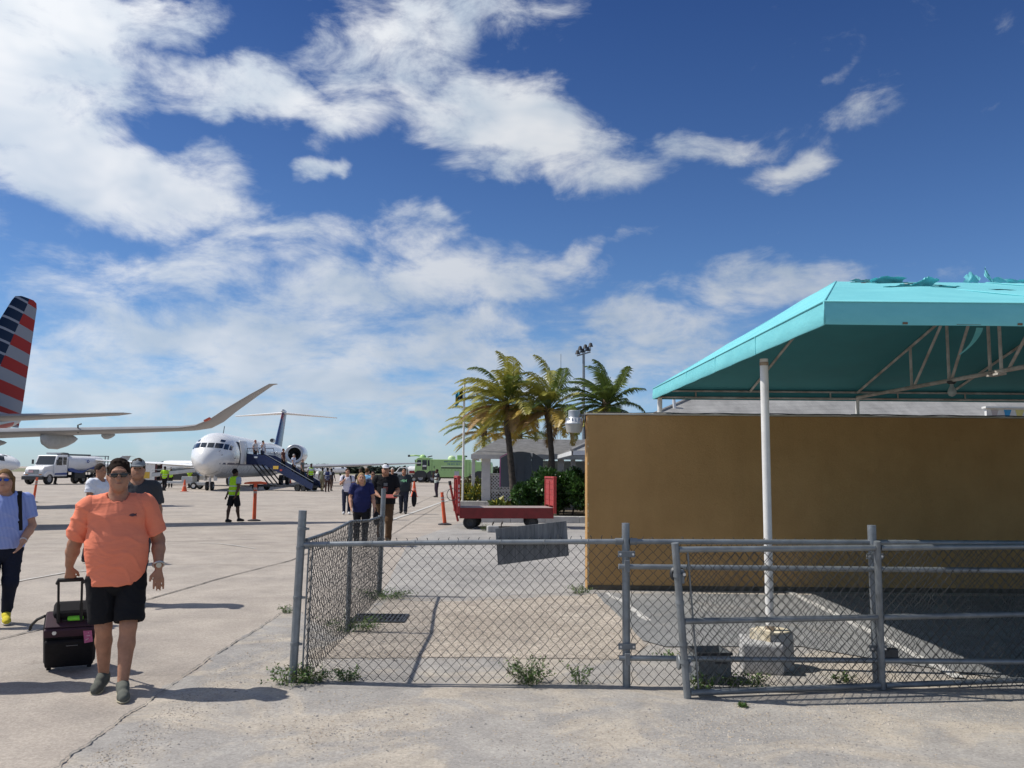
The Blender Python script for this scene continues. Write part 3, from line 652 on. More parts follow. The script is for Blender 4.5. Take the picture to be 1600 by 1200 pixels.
panel(A, B, F_, E, 120, 26, .0, [(.055, .95, .035, .05), (.12, .93, .022, .05), (.115, .70, .016, .06), (.150, .68, .016, .08), (.20, .52, .012, .05)])
panel(C, D, E, F_, 60, 12, .0); panel(D, A, E, E, 30, 12, .0); panel(B, C, F_, F_, 30, 12, .0)
def valance(a, b, w, n=60):
    mb = MB(); rows = []
    for t in (0, .5, .92, 1.0):
        rows.append([a.lerp(b, i / n) + Vector((0, 0, -VAL * t)) + w * (.004 * math.sin(i * .9 + t * 2) * t + (.006 if .4 < t < .95 else 0)) for i in range(n + 1)])
    mb.loft(rows, closed=False, cap=False); o = mb.build('valance', M_TEAL, canopy, smooth=True)
    mi = MB(); mi.loft([[q - w * .012 for q in r_] for r_ in rows], closed=False, cap=False); mi.build('valance_back', M_UNDER, canopy, smooth=True); return o  # inner side of the valance in the same shade-darkened colour
valance(A, B, Vector((0, -1, 0))); valance(D, A, Vector((-1, 0, 0))); valance(C, D, Vector((0, 1, 0))); valance(B, C, Vector((1, 0, 0)))
for (x, w) in ((3.02, .10), (3.36, .02), (3.9, .03), (3.98, .02), (4.3, .02), (2.6, .02)): box('valance_tear', mat('rust_tear', (.16, .10, .06), .9, var=.4, scale=20), (x, CYF - .004, ZF + .012), (w * 1.6, .006, .014), canopy)
mb = MB(); mb.tube([A + Vector((.0, -.003, 0)), B + Vector((0, -.003, 0))], .006, 6); mb.tube([A + Vector((-.003, 0, 0)), A + Vector((-.003, 0, -VAL))], .006, 6); mb.tube([A + Vector((-.003, 0, 0)), D + Vector((-.003, 0, 0))], .006, 6); mb.tube([A, E], .008, 6); mb.tube([D, E], .008, 6)
mb.build('seam', M_TEAL, canopy, smooth=True)
for x in (3.9, 5.1, 6.3, 7.5, 8.7):
    MB().tube([(x, CYF - .001, ZF + VAL + .004), (x, CYM, RZ + .003)], .006, 5).build('panel_seam', M_TEAL, canopy, smooth=True); MB().tube([(x, CYB, ZB + VAL + .004), (x, CYM, RZ + .003)], .006, 5).build('panel_seam', M_TEAL, canopy, smooth=True)
for (y, t) in ((7.0, .4), (8.4, .55), (9.8, .4)): MB().tube([(CX0 - .004, y, ZF + VAL + (ZB - ZF) * (y - CYF) / (CYB - CYF)), (CX0 - .006, y, ZF + (ZB - ZF) * (y - CYF) / (CYB - CYF))], .005, 5).build('panel_seam', M_TEAL, canopy)
def torn(c, w, h, seed, curl=.6, m=M_TEAL):
    rnd = random.Random(seed); mb = MB(); nu, nv = 22, 6; vs = []; rag = [rnd.uniform(.75, 1) for _ in range(nu + 1)]
    for j in range(nv + 1):
        for i in range(nu + 1):
            u, v = i / nu - .5, j / nv; hh = h * v * rag[i] * (1 - 1.2 * abs(u) ** 1.5)
            vs.append(Vector(c) + Vector((u * w + .02 * math.sin(v * 4 + seed), -curl * h * v * v + .012 * math.sin(u * 9 + seed) * v, hh + .006 * math.sin(u * 11 + v * 3))))
    mb.add(vs, [(j * (nu + 1) + i, j * (nu + 1) + i + 1, (j + 1) * (nu + 1) + i + 1, (j + 1) * (nu + 1) + i) for j in range(nv) for i in range(nu)])
    return mb.build('torn_flap', m, canopy, smooth=True)
def onroof(px, py, t): # point on the front slope, t from eave to ridge
    y = CYF + (CYM - CYF) * t; p = P(px, py, y); p.z = ZF + VAL + (RZ - ZF - VAL) * t; return p
torn(onroof(1345, 441, .97), .22, .035, 1, .4); torn(onroof(1385, 445, .88), .34, .055, 2, 2.2); torn(onroof(1443, 452, .62), .20, .085, 3, 1.2); torn(onroof(1412, 453, .60), .34, .02, 4, 2.4)
torn(onroof(1519, 444, .99), .16, .13, 5, -.2); torn(onroof(1565, 446, .99), .26, .07, 6, -.1); torn(onroof(1588, 447, .99), .20, .05, 7, .2); torn(onroof(1548, 446, .99), .04, .22, 8, -.3)
torn(onroof(1475, 455, .58), .26, .02, 9, 2.0, M_TEAL)
# hanging torn strip under the roof
mb = MB(); s0 = P(1531, 512, 7.2); rows = []
for i in range(9):
    t = i / 8; c = s0 + Vector((-.14 * t * t - .05 * t, 0, -.24 * t)); w = .03 * (1 - .7 * t); rows.append([c + Vector((-w, .01 * math.sin(6 * t), 0)), c + Vector((w, 0, 0))])
mb.loft(rows, closed=False, cap=False); mb.build('torn_strip', M_TEAL, canopy)
# steel frame
Pw = lambda v: Vector(v)
eave = [Vector((CX0 + .03, CYF + .03, ZF + .03)), Vector((CX1 - .03, CYF + .03, ZF + .03)), Vector((CX1 - .03, CYB - .03, ZB + .03)), Vector((CX0 + .03, CYB - .03, ZB + .03))]
for i in range(4):
    for dz in (0, .095): tube('eave_rail', M_RUSTP, [eave[i] + Vector((0, 0, dz)), eave[(i + 1) % 4] + Vector((0, 0, dz))], .0155, canopy, 8)
for k in range(9):
    p = eave[3].lerp(eave[2], (k + .6) / 9); tube('eave_strut', M_RUSTP, [p, p + Vector((0, 0, .095))], .012, canopy, 6)
TX = 540 / 1300 * CYB
def rafter(x, m=M_RUSTP):
    for (ye, ze) in ((CYF + .05, ZF + .12), (CYB - .05, ZB + .12)):
        tube('rafter', m, [(x, ye, ze), (x, CYM, RZ - .035)], .017, canopy, 8)
for x in (3.48, TX, 6.4, 7.9, 9.4): rafter(x)
tube('hip_rafter', M_RUSTP, [eave[0] + Vector((0, 0, .09)), E - Vector((0, 0, .03))], .017, canopy, 8); tube('hip_rafter', M_RUSTP, [eave[3] + Vector((0, 0, .09)), E - Vector((0, 0, .03))], .017, canopy, 8)
tube('ridge_pipe', M_RUSTP, [E - Vector((0, 0, .03)), F_ - Vector((0, 0, .03))], .017, canopy, 8)
def truss(x):
    zc = lambda y: ZF + .05 + (ZB - ZF) * (y - CYF) / (CYB - CYF)
    zr = lambda y: (ZF + VAL + (RZ - ZF - VAL) * (y - CYF) / (CYM - CYF) if y < CYM else ZB + VAL + (RZ - ZB - VAL) * (CYB - y) / (CYB - CYM)) - .05
    tube('bottom_chord', M_RUSTP, [(x, CYF + .04, zc(CYF)), (x, CYB - .04, zc(CYB))], .024, canopy, 8)
    for y in (10.45, 9.55, 8.52, 8.72, 7.6, 6.7): tube('web_post', M_RUSTP, [(x, y, zc(y)), (x, y, zr(y))], .017, canopy, 8)
    for (y0, y1) in ((10.4, 9.62), (9.5, 8.85), (8.4, 7.7), (7.5, 6.8)): tube('web_diagonal', M_RUSTP, [(x, y0, zc(y0)), (x, y1, zr(y1))], .016, canopy, 8)
    box('gusset_plate', M_RUSTP, (x, 8.62, zc(8.6) - .03), (.09, .22, .02), canopy)
truss(TX); truss(7.9)
cpb = G(1203, 1046); 
poleb = Vector((CX0 - .03, cpb.y + .02, 0)); poleb.x = P(1199, 800, poleb.y).x
tube('post', M_WHITEP, [poleb + Vector((0, 0, .30)), Vector((poleb.x, poleb.y, ZF + .03))], .036, canopy, 16)
MB().lathe([(.037, 0), (.042, .006), (.040, .03), (.037, .04)], poleb + Vector((0, 0, .325)), 'z', 14).build('rust_collar', mat('rust_brown', (.22, .12, .05), .9, var=.4, scale=12), canopy, smooth=True)
MB().lathe([(.0382, -.03), (.0392, -.03), (.0392, 0)], Vector((poleb.x, poleb.y, ZF)), 'z', 14).build('rust_collar', mat('rust_brown', (.22, .12, .05)), canopy, smooth=True)
for x in (CX0 + .10, TX + .02, 7.9, 10.6):
    tube('wall_post', M_WHITEP, [(x, WY + .13, WH + .02), (x, WY + .11, ZB + .05)], .036 if x < 3 else .028, canopy, 12); box('foot_plate', M_CONC, (x + .02, WY + .14, WH + .035), (.26, .20, .03), canopy, bevel=.006)
tag(canopy, 'torn teal canvas canopy on white poles with rusty trusses beside the tan wall', 'canopy')
done(canopy)
bl = empty('light_bulb', (TX, 9.5, ZF + .085))
MB().lathe([(0, 0), (.05, 0), (.05, -.02), (.03, -.035), (.0, -.035)], (0, 0, 0), 'z', 12).build('socket', M_DARK, bl)
MB().lathe([(.018, -.03), (.02, -.06), (.042, -.10), (.048, -.13), (.036, -.165), (0, -.18)], (0, 0, 0), 'z', 14).build('bulb', mat('frosted_bulb', (.42, .47, .46), .3, transl=.2), bl, smooth=True)
tag(bl, 'unlit bulb hanging from the truss under the teal canopy', 'bulb')

# concrete footing of the canopy pole, and the metal bin
ft = empty('concrete_footing', (poleb.x, poleb.y, 0))
mb = MB()
mb.box((-.085, -.0, .125), (.34, .46, .25), rot=(0, 0, R(-12))); mb.build('block', M_CONC, ft, bevel=.02)
MB().lathe([(.165, 0), (.162, .29), (.15, .31), (0, .315)], (.04, .03, 0), 'z', 18, True).build('collar', M_CONC, ft, smooth=True, ang=35)
rnd = random.Random(5); pts = [(math.cos(a) * (.155 + rnd.uniform(-.02, .018)), math.sin(a) * (.15 + rnd.uniform(-.02, .02)) + .03) for a in np.linspace(0, 6.28, 22)[:-1]]
MB().prism([(p[0] + .01, p[1]) for p in pts], .312, .326, 'z').build('paint_crust', M_YELFLK, ft)
MB().prism([(-.17, .02), (-.04, -.13), (-.01, -.05), (-.09, .06)], .22, .335, 'z').build('paint_crust', M_YELFLK, ft)
tag(ft, 'concrete footing with flaking yellow top under the white canopy pole', 'footing')
bb = G(1111, 1066); bn = empty('metal_bin', (bb.x, bb.y + .05, 0), R(6)); bw, bh = .262, .245
mb = MB()
for (a, b, cdx, cdy, sx, sy) in ((0, 0, 0, -bw / 2, bw, .006), (0, 0, 0, bw / 2, bw, .006), (0, 0, -bw / 2, 0, .006, bw), (0, 0, bw / 2, 0, .006, bw)): mb.box((cdx, cdy, bh / 2), (sx, sy, bh))
mb.box((0, 0, .006), (bw, bw, .008)); mb.build('bin_body', mat('dull_bin_steel', (.17, .185, .19), .55, .3, .25, 9), bn)
mb = MB()
for s in (-1, 1): mb.box((0, s * (bw / 2 + .005), bh - .008), (bw + .03, .012, .022)); mb.box((s * (bw / 2 + .005), 0, bh - .008), (.012, bw + .006, .021))
mb.build('rim', M_DARK, bn); box('dent', M_DARK, (.05, -bw / 2 - .004, bh - .075), (.10, .004, .02), bn, bevel=.001)
tag(bn, 'small square grey metal bin behind the gate', 'bin')

# ------------------------------------------------------------------ buildings behind the wall
def roof_courses(name, m, a, b, c, d, n, parent, lift=.018):
    """shingle courses from the eave a-b up to the ridge d-c, each lapping the one below"""
    mb = MB(); nrm = (b - a).cross(d - a).normalized()
    if nrm.z < 0: nrm = -nrm
    for k in range(n):
        t0, t1 = k / n, (k + 1) / n + .15 / n; t1 = min(t1, 1)
        p0, p1, q1, q0 = a.lerp(d, t0), b.lerp(c, t0), b.lerp(c, t1), a.lerp(d, t1)
        mb.add([p0 + nrm * lift, p1 + nrm * lift, q1, q0, p0 - nrm * .01, p1 - nrm * .01], [(0, 1, 2, 3), (4, 5, 1, 0)])
    o = mb.build(name, m, parent, fix=False); o['kind'] = 'stuff'; return o

pv = empty('pavilion', (0, 38, 0))
ex0, ex1, ze, zr_ = P(737, 713, 38).x, P(892, 712, 38).x, P(800, 711, 38).z, P(800, 686, 42).z
ex2 = 9.0; rx0 = P(780, 686, 42).x
Z = lambda x, y, z: Vector((x, y - 38, z))
a, b, c, d = Z(ex0, 37.6, ze), Z(ex2, 37.6, ze), Z(ex2 - 3, 42, zr_), Z(rx0, 42, zr_)
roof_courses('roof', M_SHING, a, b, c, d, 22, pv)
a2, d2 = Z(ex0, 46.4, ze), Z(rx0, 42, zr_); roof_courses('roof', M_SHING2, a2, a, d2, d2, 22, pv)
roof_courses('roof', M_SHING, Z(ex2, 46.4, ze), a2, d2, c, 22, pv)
box('fascia', M_WWOOD, ((ex0 + ex2) / 2, -.41, ze - .09), (ex2 - ex0, .05, .20), pv); box('fascia', M_WWOOD, (ex0 + .01, 4, ze - .09), (.05, 8.7, .195), pv)
box('soffit', M_WWOOD, ((ex0 + ex2) / 2, 4, ze - .06), (ex2 - ex0 - .1, 8.6, .03), pv)
for k, (xx, w) in enumerate(((737, .15), (755, .4), (873, .28), (893, .2), (925, .2))):
    x = P(xx, 740, 38.2).x + w / 3; box('post', M_WWOOD, (x, .2 + (.6 if k == 0 else 0), (ze - .1) / 2), (w, .22, ze - .12), pv, bevel=.01)
def lattice(x0, x1, z0, z1, y, m=M_WWOOD):
    mb = MB(); st = .15; W_, H_ = x1 - x0, z1 - z0; th = .05
    for sgn in (1, -1):
        k = -int(H_ / st) - 1
        while k * st < W_:
            u0 = k * st; pts = []
            lo, hi = max(0, -u0), min(H_, W_ - u0)
            if hi > lo + .02:
                pa, pb = (u0 + lo, lo), (u0 + hi, hi)
                if sgn < 0: pa, pb = (W_ - pa[0], pa[1]), (W_ - pb[0], pb[1])
                L_ = math.hypot(pb[0] - pa[0], pb[1] - pa[1]); cx, cz = x0 + (pa[0] + pb[0]) / 2, z0 + (pa[1] + pb[1]) / 2
                mb.box((cx, y + sgn * .006, cz), (L_, .010, th), rot=(0, -sgn * math.pi / 4, 0))
            k += 1
    o = mb.build('lattice', m, pv, fix=False); o['kind'] = 'stuff'
    for (cx, cz, sx, sz) in (((x0 + x1) / 2, z0, W_, .05), ((x0 + x1) / 2, z1, W_, .05), (x0, (z0 + z1) / 2, .05, H_), (x1, (z0 + z1) / 2, .05, H_)):
        box('lattice_frame', m, (cx, y, cz), (sx, .05, sz), pv)
X38 = lambda px: P(px, 740, 38.2).x
lattice(X38(763), X38(800), .78, 1.52, .22); lattice(X38(763), X38(872), .06, .74, .24); lattice(X38(800), X38(870), .80, 1.48, .23); lattice(X38(879), X38(925), .1, 1.5, .23, mat('tan_lattice', (.50, .41, .28), .7))
box('inner_wall', mat('pale_blue_wall', (.42, .50, .52), .8), (3.4, 6.5, 1.1), (6, .2, 2.2), pv)
box('shade_backing', mat('interior_shade', (.03, .035, .03), .9), ((X38(763) + X38(925)) / 2, 1.2, .72), (X38(925) - X38(763), .5, 1.44), pv)  # dark box added behind the lattice for the shade inside the pavilion
box('inner_column', mat('khaki_column', (.22, .20, .16), .8), (X38(864), 1.6, 1.1), (.3, .3, 2.2), pv)
tag(pv, 'open pavilion with grey shingle hip roof and white lattice panels behind the palms', 'building')

hb = empty('terminal_building', (8, 30, 0)); Zb = lambda x, y, z: Vector((x - 8, y - 30, z))
cE = P(893, 704, 26); rE = P(1078, 623, 30); X2 = 26; ez = cE.z
a, b = Zb(cE.x, 26, ez), Zb(X2, 26, ez); c, d = Zb(X2 - 4, 30, rE.z), Zb(rE.x, 30, rE.z)
M_ROOFP = mat('bleached_shingle', (.20, .197, .193), .9, scale=1.3, col2=(.34, .335, .325), bump=.004, bscale=30, stretch=(1.2, .5, .5))
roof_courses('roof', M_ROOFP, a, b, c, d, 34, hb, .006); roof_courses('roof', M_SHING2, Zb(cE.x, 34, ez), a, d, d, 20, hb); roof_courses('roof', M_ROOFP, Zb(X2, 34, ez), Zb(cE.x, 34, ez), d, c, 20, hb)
box('fascia', M_WWOOD, Zb((cE.x + X2) / 2, 26.02, ez - .07), (X2 - cE.x, .04, .14), hb); box('fascia', M_WWOOD, Zb(cE.x + .02, 30, ez - .07), (.04, 8, .137), hb)
box('wall_body', mat('cream_wall', (.55, .47, .34), .85), Zb((cE.x + X2) / 2 + .5, 30, ez / 2 - .05), (X2 - cE.x - 1.4, 6.6, ez - .1), hb)
tube('vent_pipe', M_WWOOD, [Zb(5.75, 29.2, 3.6), Zb(5.7, 29.2, 4.25)], .06, hb)
tube('ridge_cap', M_SHING, [d + Vector((0, 0, .02)), c + Vector((0, 0, .02))], .06, hb, 6); tube('ridge_cap', M_SHING, [a + Vector((0, 0, .02)), d + Vector((0, 0, .02))], .06, hb, 6)
tag(hb, 'low building with bleached grey hip roof behind the tan wall', 'building')

sg = empty('shop_sign', (7.3, WY + 1.0, 0)); zb_ = P(1570, 652, WY + 1).z
zb_ += .085
x0, x1 = P(1540, 650, WY + 1).x - 7.3, P(1640, 650, WY + 1).x - 7.3
box('panel', mat('white_sign', (.78, .78, .76), .5), ((x0 + x1) / 2, 0, zb_ - .1), (x1 - x0, .06, .30), sg, bevel=.004); box('top_cap', M_WHITEP, ((x0 + x1) / 2, -.01, zb_ + .065), (x1 - x0 + .06, .12, .03), sg)
for (px, w, col, nm) in ((1553, .12, (.55, .50, .48), 'pale'), (1573, .12, (.05, .35, .68), 'blue'), (1592, .14, (.75, .68, .25), 'yellow')):
    x = P(px, 650, WY + 1).x - 7.3; MB().prism([(x - w / 2, zb_ + .03), (x + w / 2, zb_ + .03), (x + w * .25, zb_ - .05), (x + w * .1, zb_ - .12), (x - w * .3, zb_ - .12), (x - w * .4, zb_ - .03)], -.034, -.031, 'y').build('emblem', mat('sign_' + nm, col, .5), sg)
for x in (x0 + .1, x1 - .1): box('leg', M_WHITEP, (x, .06, (zb_ - .2) / 2), (.05, .05, zb_ - .2), sg)
tag(sg, 'small white sign with blue and yellow marks showing over the tan wall at right', 'sign')

# ------------------------------------------------------------------ palms and shrubs
def frond(name, parent, base, az, elev, L_, m, wind, rnd, droop=1.0):
    """arching midrib blown by the wind, with two combs of narrow leaflets"""
    d = Vector((math.cos(az) * math.cos(elev), math.sin(az) * math.cos(elev), math.sin(elev)))
    n = 15; pts = [Vector(base)]; v = d.copy(); st = L_ / n
    for k in range(n):
        t = k / n; v = (v + (Vector((0, 0, -.095 * droop)) + wind * .075) * (.4 + 1.2 * t)).normalized(); pts.append(pts[-1] + v * st)
    mb = MB(); mb.tube(pts, [.028 * (1 - .85 * k / n) for k in range(n + 1)], 5, True)
    for k in range(2, n + 1):
        for sub in (0, .25, .5, .75):
            if k == n and sub: break
            p = pts[k].lerp(pts[min(k + 1, n)], sub); t = (k + sub) / n
            ax = (pts[min(k + 1, n)] - pts[k - 1]).normalized(); sd = ax.cross(Vector((0, 0, 1)))
            if sd.length < .05: sd = Vector((1, 0, 0))
            sd.normalize(); ll = L_ * .30 * (math.sin(math.pi * min(1, .12 + t * .86)) ** .6) * rnd.uniform(.75, 1.12)
            for s in (-1, 1):
                if rnd.random() < .05: continue
                dr = (sd * s * .8 + ax * .65 + Vector((0, 0, .15)) + wind * .15).normalized()
                q1 = p + dr * ll * .5; dr2 = (dr + Vector((0, 0, -1.0 * droop)) + wind * .5 + Vector((rnd.gauss(0, .08),) * 3)).normalized(); q2 = q1 + dr2 * ll * .5
                w = ax * .023 * rnd.uniform(.7, 1.3)
                mb.add([p - w * .6, p + w * .6, q1 + w, q1 - w], [(0, 1, 2, 3)]); mb.add([q1 - w, q1 + w, q2], [(0, 1, 2)])
    return mb.build(name, m, parent, fix=False)
def palm(loc, top, L_, nf, label, seed, green=.5, r0=.19, mid=None, wind=Vector((-1, -.15, .15)), droop=1.18):
    rnd = random.Random(seed); root = empty('palm_tree', loc); top = Vector(top) - Vector(loc); mid = (Vector(mid) - Vector(loc)) if mid else top * .5 + Vector((-.15, 0, 0))
    pts, rs = [], []
    for k in range(29):
        t = k / 28; p = (1 - t) ** 2 * Vector((0, 0, -.05)) + 2 * t * (1 - t) * mid + t * t * top
        pts.append(p); rs.append((r0 * (1.35 - .6 * min(1, t * 6)) if t < .15 else r0 * (.78 - .22 * t)) * (1 + (.06 if k % 2 else -.03)))
    MB().tube(pts, rs, 12).build('trunk', M_TRUNK, root, smooth=True, ang=50)
    MB().lathe([(r0 * .6, -.25), (r0 * .85, 0), (r0 * 1.0, .2), (r0 * .6, .42), (.02, .55)], top, 'z', 12).build('crown_shaft', mat('palm_fibre', (.11, .075, .04), .9, var=.4, scale=8), root, smooth=True)
    for k in range(nf):
        t = (k + .5) / nf; az = k * 2.39996 + rnd.uniform(-.25, .25); el = R(80) - R(100) * t ** .9 + rnd.uniform(-.12, .12)
        mi = (0 if rnd.random() < green else 1) if t < .55 else (1 if rnd.random() < .35 + green * .5 else (2 if rnd.random() < .75 else 3))
        if green > .8: mi = 0 if t < .8 else 1
        frond('frond', root, top + Vector((math.cos(az) * .06, math.sin(az) * .06, .30 - .25 * t)), az, el, L_ * rnd.uniform(.82, 1.08) * (1.0 if t < .75 else .85), M_PG[mi], wind * (.75 if math.cos(az) > .2 else 1.0), rnd, droop)
    return tag(root, label, 'palm tree', 'palms by the pavilion')
p1 = G(803, 797)
palm(p1, P(789, 640, p1.y), 2.45, 38, 'front left palm with yellowing fronds and a leaning dark trunk', 3, .3, .21, mid=P(797, 745, p1.y) + Vector((.15, 0, 0)))
p2 = Vector((P(864, 740, 35.5).x, 35.5, 0)); palm(p2, P(856, 648, 35.5), 2.35, 36, 'yellow green palm standing in the dark hedge', 5, .35, .19, mid=P(866, 735, 35.5))
p3 = Vector((P(950, 740, 34).x, 34, 0)); palm(p3, P(947, 640, 34), 1.95, 34, 'dark green palm rising behind the tan wall', 8, .92, .21, mid=P(950, 690, 34), droop=.9)
p4 = Vector((P(760, 740, 50).x, 50, 0)); palm(p4, P(756, 680, 50), 2.7, 24, 'smaller palm half hidden behind the pavilion roof at its left end', 12, .35, .2)
p5 = Vector((P(812, 740, 52).x, 52, 0)); palm(p5, P(812, 684, 52), 2.7, 26, 'palm behind the pavilion roof between the two front palms', 14, .6, .2)

def shrub(name, c, dim, n, mats, label, cat='shrub', leaf=.09, seed=1, group=None, stems=6):
    rnd = random.Random(seed); root = empty(name, c); mb = MB(); lobes = []
    for _ in range(16):
        lobes.append((Vector((rnd.uniform(-.8, .8) * dim[0], rnd.uniform(-.7, .7) * dim[1], rnd.uniform(.25, .85) * dim[2])), rnd.uniform(.22, .42)))
    for _ in range(n):
        cc, rr = rnd.choice(lobes); dv = Vector((rnd.gauss(0, 1), rnd.gauss(0, 1), rnd.gauss(0, 1))).normalized() * rr * (.55 + .5 * rnd.random())
        p = cc + Vector((dv.x * dim[0] * 1.0, dv.y * dim[1] * 1.0, dv.z * dim[2] * .9)); p.z = max(.03, p.z)
        u = (dv.normalized() + Vector((rnd.gauss(0, .5), rnd.gauss(0, .5), rnd.gauss(.2, .5)))).normalized(); s = u.cross(Vector((rnd.gauss(0, 1), rnd.gauss(0, 1), rnd.gauss(0, 1)))).normalized()
        ll = leaf * rnd.uniform(.7, 1.5); w = ll * .3; mb.m = rnd.randrange(len(mats)); nn = u.cross(s) * ll * .1
        mb.add([p, p + u * ll * .5 + s * w + nn, p + u * ll, p + u * ll * .5 - s * w + nn], [(0, 1, 2, 3)])
    mb.build('foliage', mats, root, fix=False)['kind'] = 'stuff'
    mb = MB()
    for k in range(stems): x, y = rnd.uniform(-.5, .5) * dim[0], rnd.uniform(-.4, .4) * dim[1]; mb.tube([(x * .5, y * .5, -.02), (x, y, dim[2] * .6)], [.025, .012], 5)
    mb.build('stems', M_TRUNK, root)['kind'] = 'stuff'
    return tag(root, label, cat, group)
HB = 'hedge bushes by the tan wall'
ym = 30.0
xx = lambda px, Y: P(px, 740, Y).x
shrub('hedge_bush', (xx(885, ym), ym, .15), (1.0, .9, 1.5), 7000, M_LEAF[:2] + M_LEAF[:1], 'tall dark hedge bush against the tan wall corner', leaf=.13, seed=1, group=HB)
shrub('hedge_bush', (xx(845, 31.5), 31.5, .15), (.95, .8, 1.35), 6000, M_LEAF[:2] + M_LEAF[:1], 'dark hedge bush behind the right end of the red cart', leaf=.13, seed=2, group=HB)
shrub('hedge_bush', (xx(818, 33.5), 33.5, .15), (.6, .5, .75), 2600, M_LEAF, 'lighter green bush left of the dark hedge behind the cart', leaf=.13, seed=3, group=HB)
CB = 'croton bushes in the planter'
shrub('croton_bush', (xx(738, 39), 39, .28), (.55, .35, .62), 1500, M_CROT, 'yellow croton bush beside the flagpole', leaf=.14, seed=4, group=CB)
shrub('croton_bush', (xx(752, 38.5), 38.5, .28), (.5, .35, .55), 1300, M_CROT, 'yellow green croton bush in the middle of the planter', leaf=.14, seed=5, group=CB)
shrub('croton_bush', (xx(775, 38.6), 38.6, .28), (.65, .35, .6), 1500, M_BROM, 'reddish brown croton bush under the grey signboard', leaf=.14, seed=6, group=CB)
shrub('croton_bush', (xx(737, 44), 44, .1), (.6, .5, 1.1), 1600, [M_CROT[1], M_BROM[1]], 'dull olive shrub behind the planter near the green truck', leaf=.15, seed=7, group=CB)
shrub('spiky_plant', (xx(783, 33.4), 33.4, .1), (.2, .2, .32), 60, [M_CROT[0], M_CROT[1]], 'small spiky yellow plant behind the cart deck', leaf=.3, seed=8)
# planter kerbs and bed
def kerb(name, pts, w, h, label, z0=0):
    root = empty(name, pts[0]); o = Vector(pts[0])
    for a, b in zip(pts[:-1], pts[1:]):
        a, b = Vector(a), Vector(b); L_ = (b - a).length; n = max(1, int(L_ / 1.1)); ang = math.atan2(b.y - a.y, b.x - a.x)
        for k in range(n):
            c = a.lerp(b, (k + .5) / n) - o; box('kerb_stone', M_KERB, (c.x, c.y, h / 2 + z0), (L_ / n - .008, w, h), root, rot=(0, 0, ang), bevel=.015)
    return tag(root, label, 'kerb')
M_KERB = mat('painted_kerb', (.50, .49, .46), .85, var=.2, scale=3, bump=.003, bscale=30)
kerb('planter_kerb', [(xx(718, 37.6), 37.6, 0), (xx(800, 37.6), 37.6, 0)], .2, .30, 'white painted planter edge at the flagpole')
kerb('planter_kerb', [(xx(745, 27.2), 27.2, 0), (xx(905, 27.2), 27.2, 0), (3.4, 27.2, 0)], .2, .22, 'worn pale kerb of the hedge bed behind the red cart')
tag(sheet('planting_bed', [(xx(745, 27.3), 27.3), (3.4, 27.3), (3.4, 37), (xx(790, 37), 37)], .12, mat('bed_soil', (.10, .08, .055), .95, var=.35, scale=5, bump=.02, bscale=15)), kind='structure')
tag(sheet('planter_soil', [(xx(718, 37.7), 37.7), (xx(800, 37.7), 37.7), (xx(800, 37.7), 39.4), (xx(718, 37.7), 39.4)], .2, mat('bed_soil', (.1, .08, .055))), kind='structure')
kb = empty('broken_kerb_block', G(770, 832)); box('stone', M_CONC, (0, 0, .09), (.32, .22, .18), kb, rot=(0, 0, .2), bevel=.03)
for x in (-.02, .22): MB().tube([(x, .1, .0), (x + .01, .1, .24), (x + .05, .1, .30), (x + .03, .1, .22)], .016, 6).build('iron_stake', M_TRUNK, kb)
tag(kb, 'broken concrete block with two rusty stakes in front of the red cart', 'block')
tuft('weed', G(757, 830), .14, .22, 40, [WM[2], M_CROT[1]], 'dry weed beside the broken concrete block', seed=20, group=WG)

# grey signboard seen from behind
yS = 36.6; s0 = P(782, 760, yS); sc = yS / F_PX; sb = empty('signboard', (s0.x, yS, 0)); zt = lambda py: P(815, py, yS).z
w_ = 66 * sc; zb0, zs, ztop = zt(761), zt(716), zt(707)
M_SGN = mat('grey_blue_board', (.115, .135, .155), .8, var=.08, scale=2)
n1_ = [(0, zb0), (w_ * .72, zb0), (w_ * .72, ztop - .02)] + [(w_ * (.72 - .5 * t), ztop - .02 + .06 * math.sin(math.pi * t)) for t in (.25, .5, .75, 1)] + [(0, zs)]
MB().prism(n1_, 0, .10, 'y').build('board', M_SGN, sb)
MB().prism([(w_ * .725, zb0), (w_, zb0 + .25), (w_, zs - .02), (w_ * .76, ztop - .01), (w_ * .725, ztop - .03)], .03, .12, 'y').build('board', M_SGN, sb)
box('pink_edge', mat('pink_edge', (.55, .16, .36), .6), (-.025, .05, (zb0 + zs) / 2), (.045, .12, zs - zb0), sb)
MB().prism([(-.03, zs), (w_ * .22, ztop - .0), (w_ * .22, ztop + .04), (-.03, zs + .05)], .0, .1, 'y').build('pink_edge', mat('pink_edge', (.55, .16, .36)), sb)
MB().prism([(w_ * .70, ztop - .02), (w_ * .76, ztop - .02), (w_ * .74, ztop - .22)], -.004, 0, 'y').build('white_tear', M_WHITEP, sb)
for x, m in ((w_ * .30, M_WHITEP), (w_ * .66, M_DARK)): box('post', m, (x, .06, zb0 / 2 + .05), (.14, .1, zb0 + .1), sb)
for x in (.24, .36, .55): box('batten', M_SGN, (w_ * x, -.012, (zb0 + zs) / 2 + .05), (.03, .024, zs - zb0), sb)
tag(sb, 'large grey backed signboard with pink edges on posts behind the red cart', 'sign')

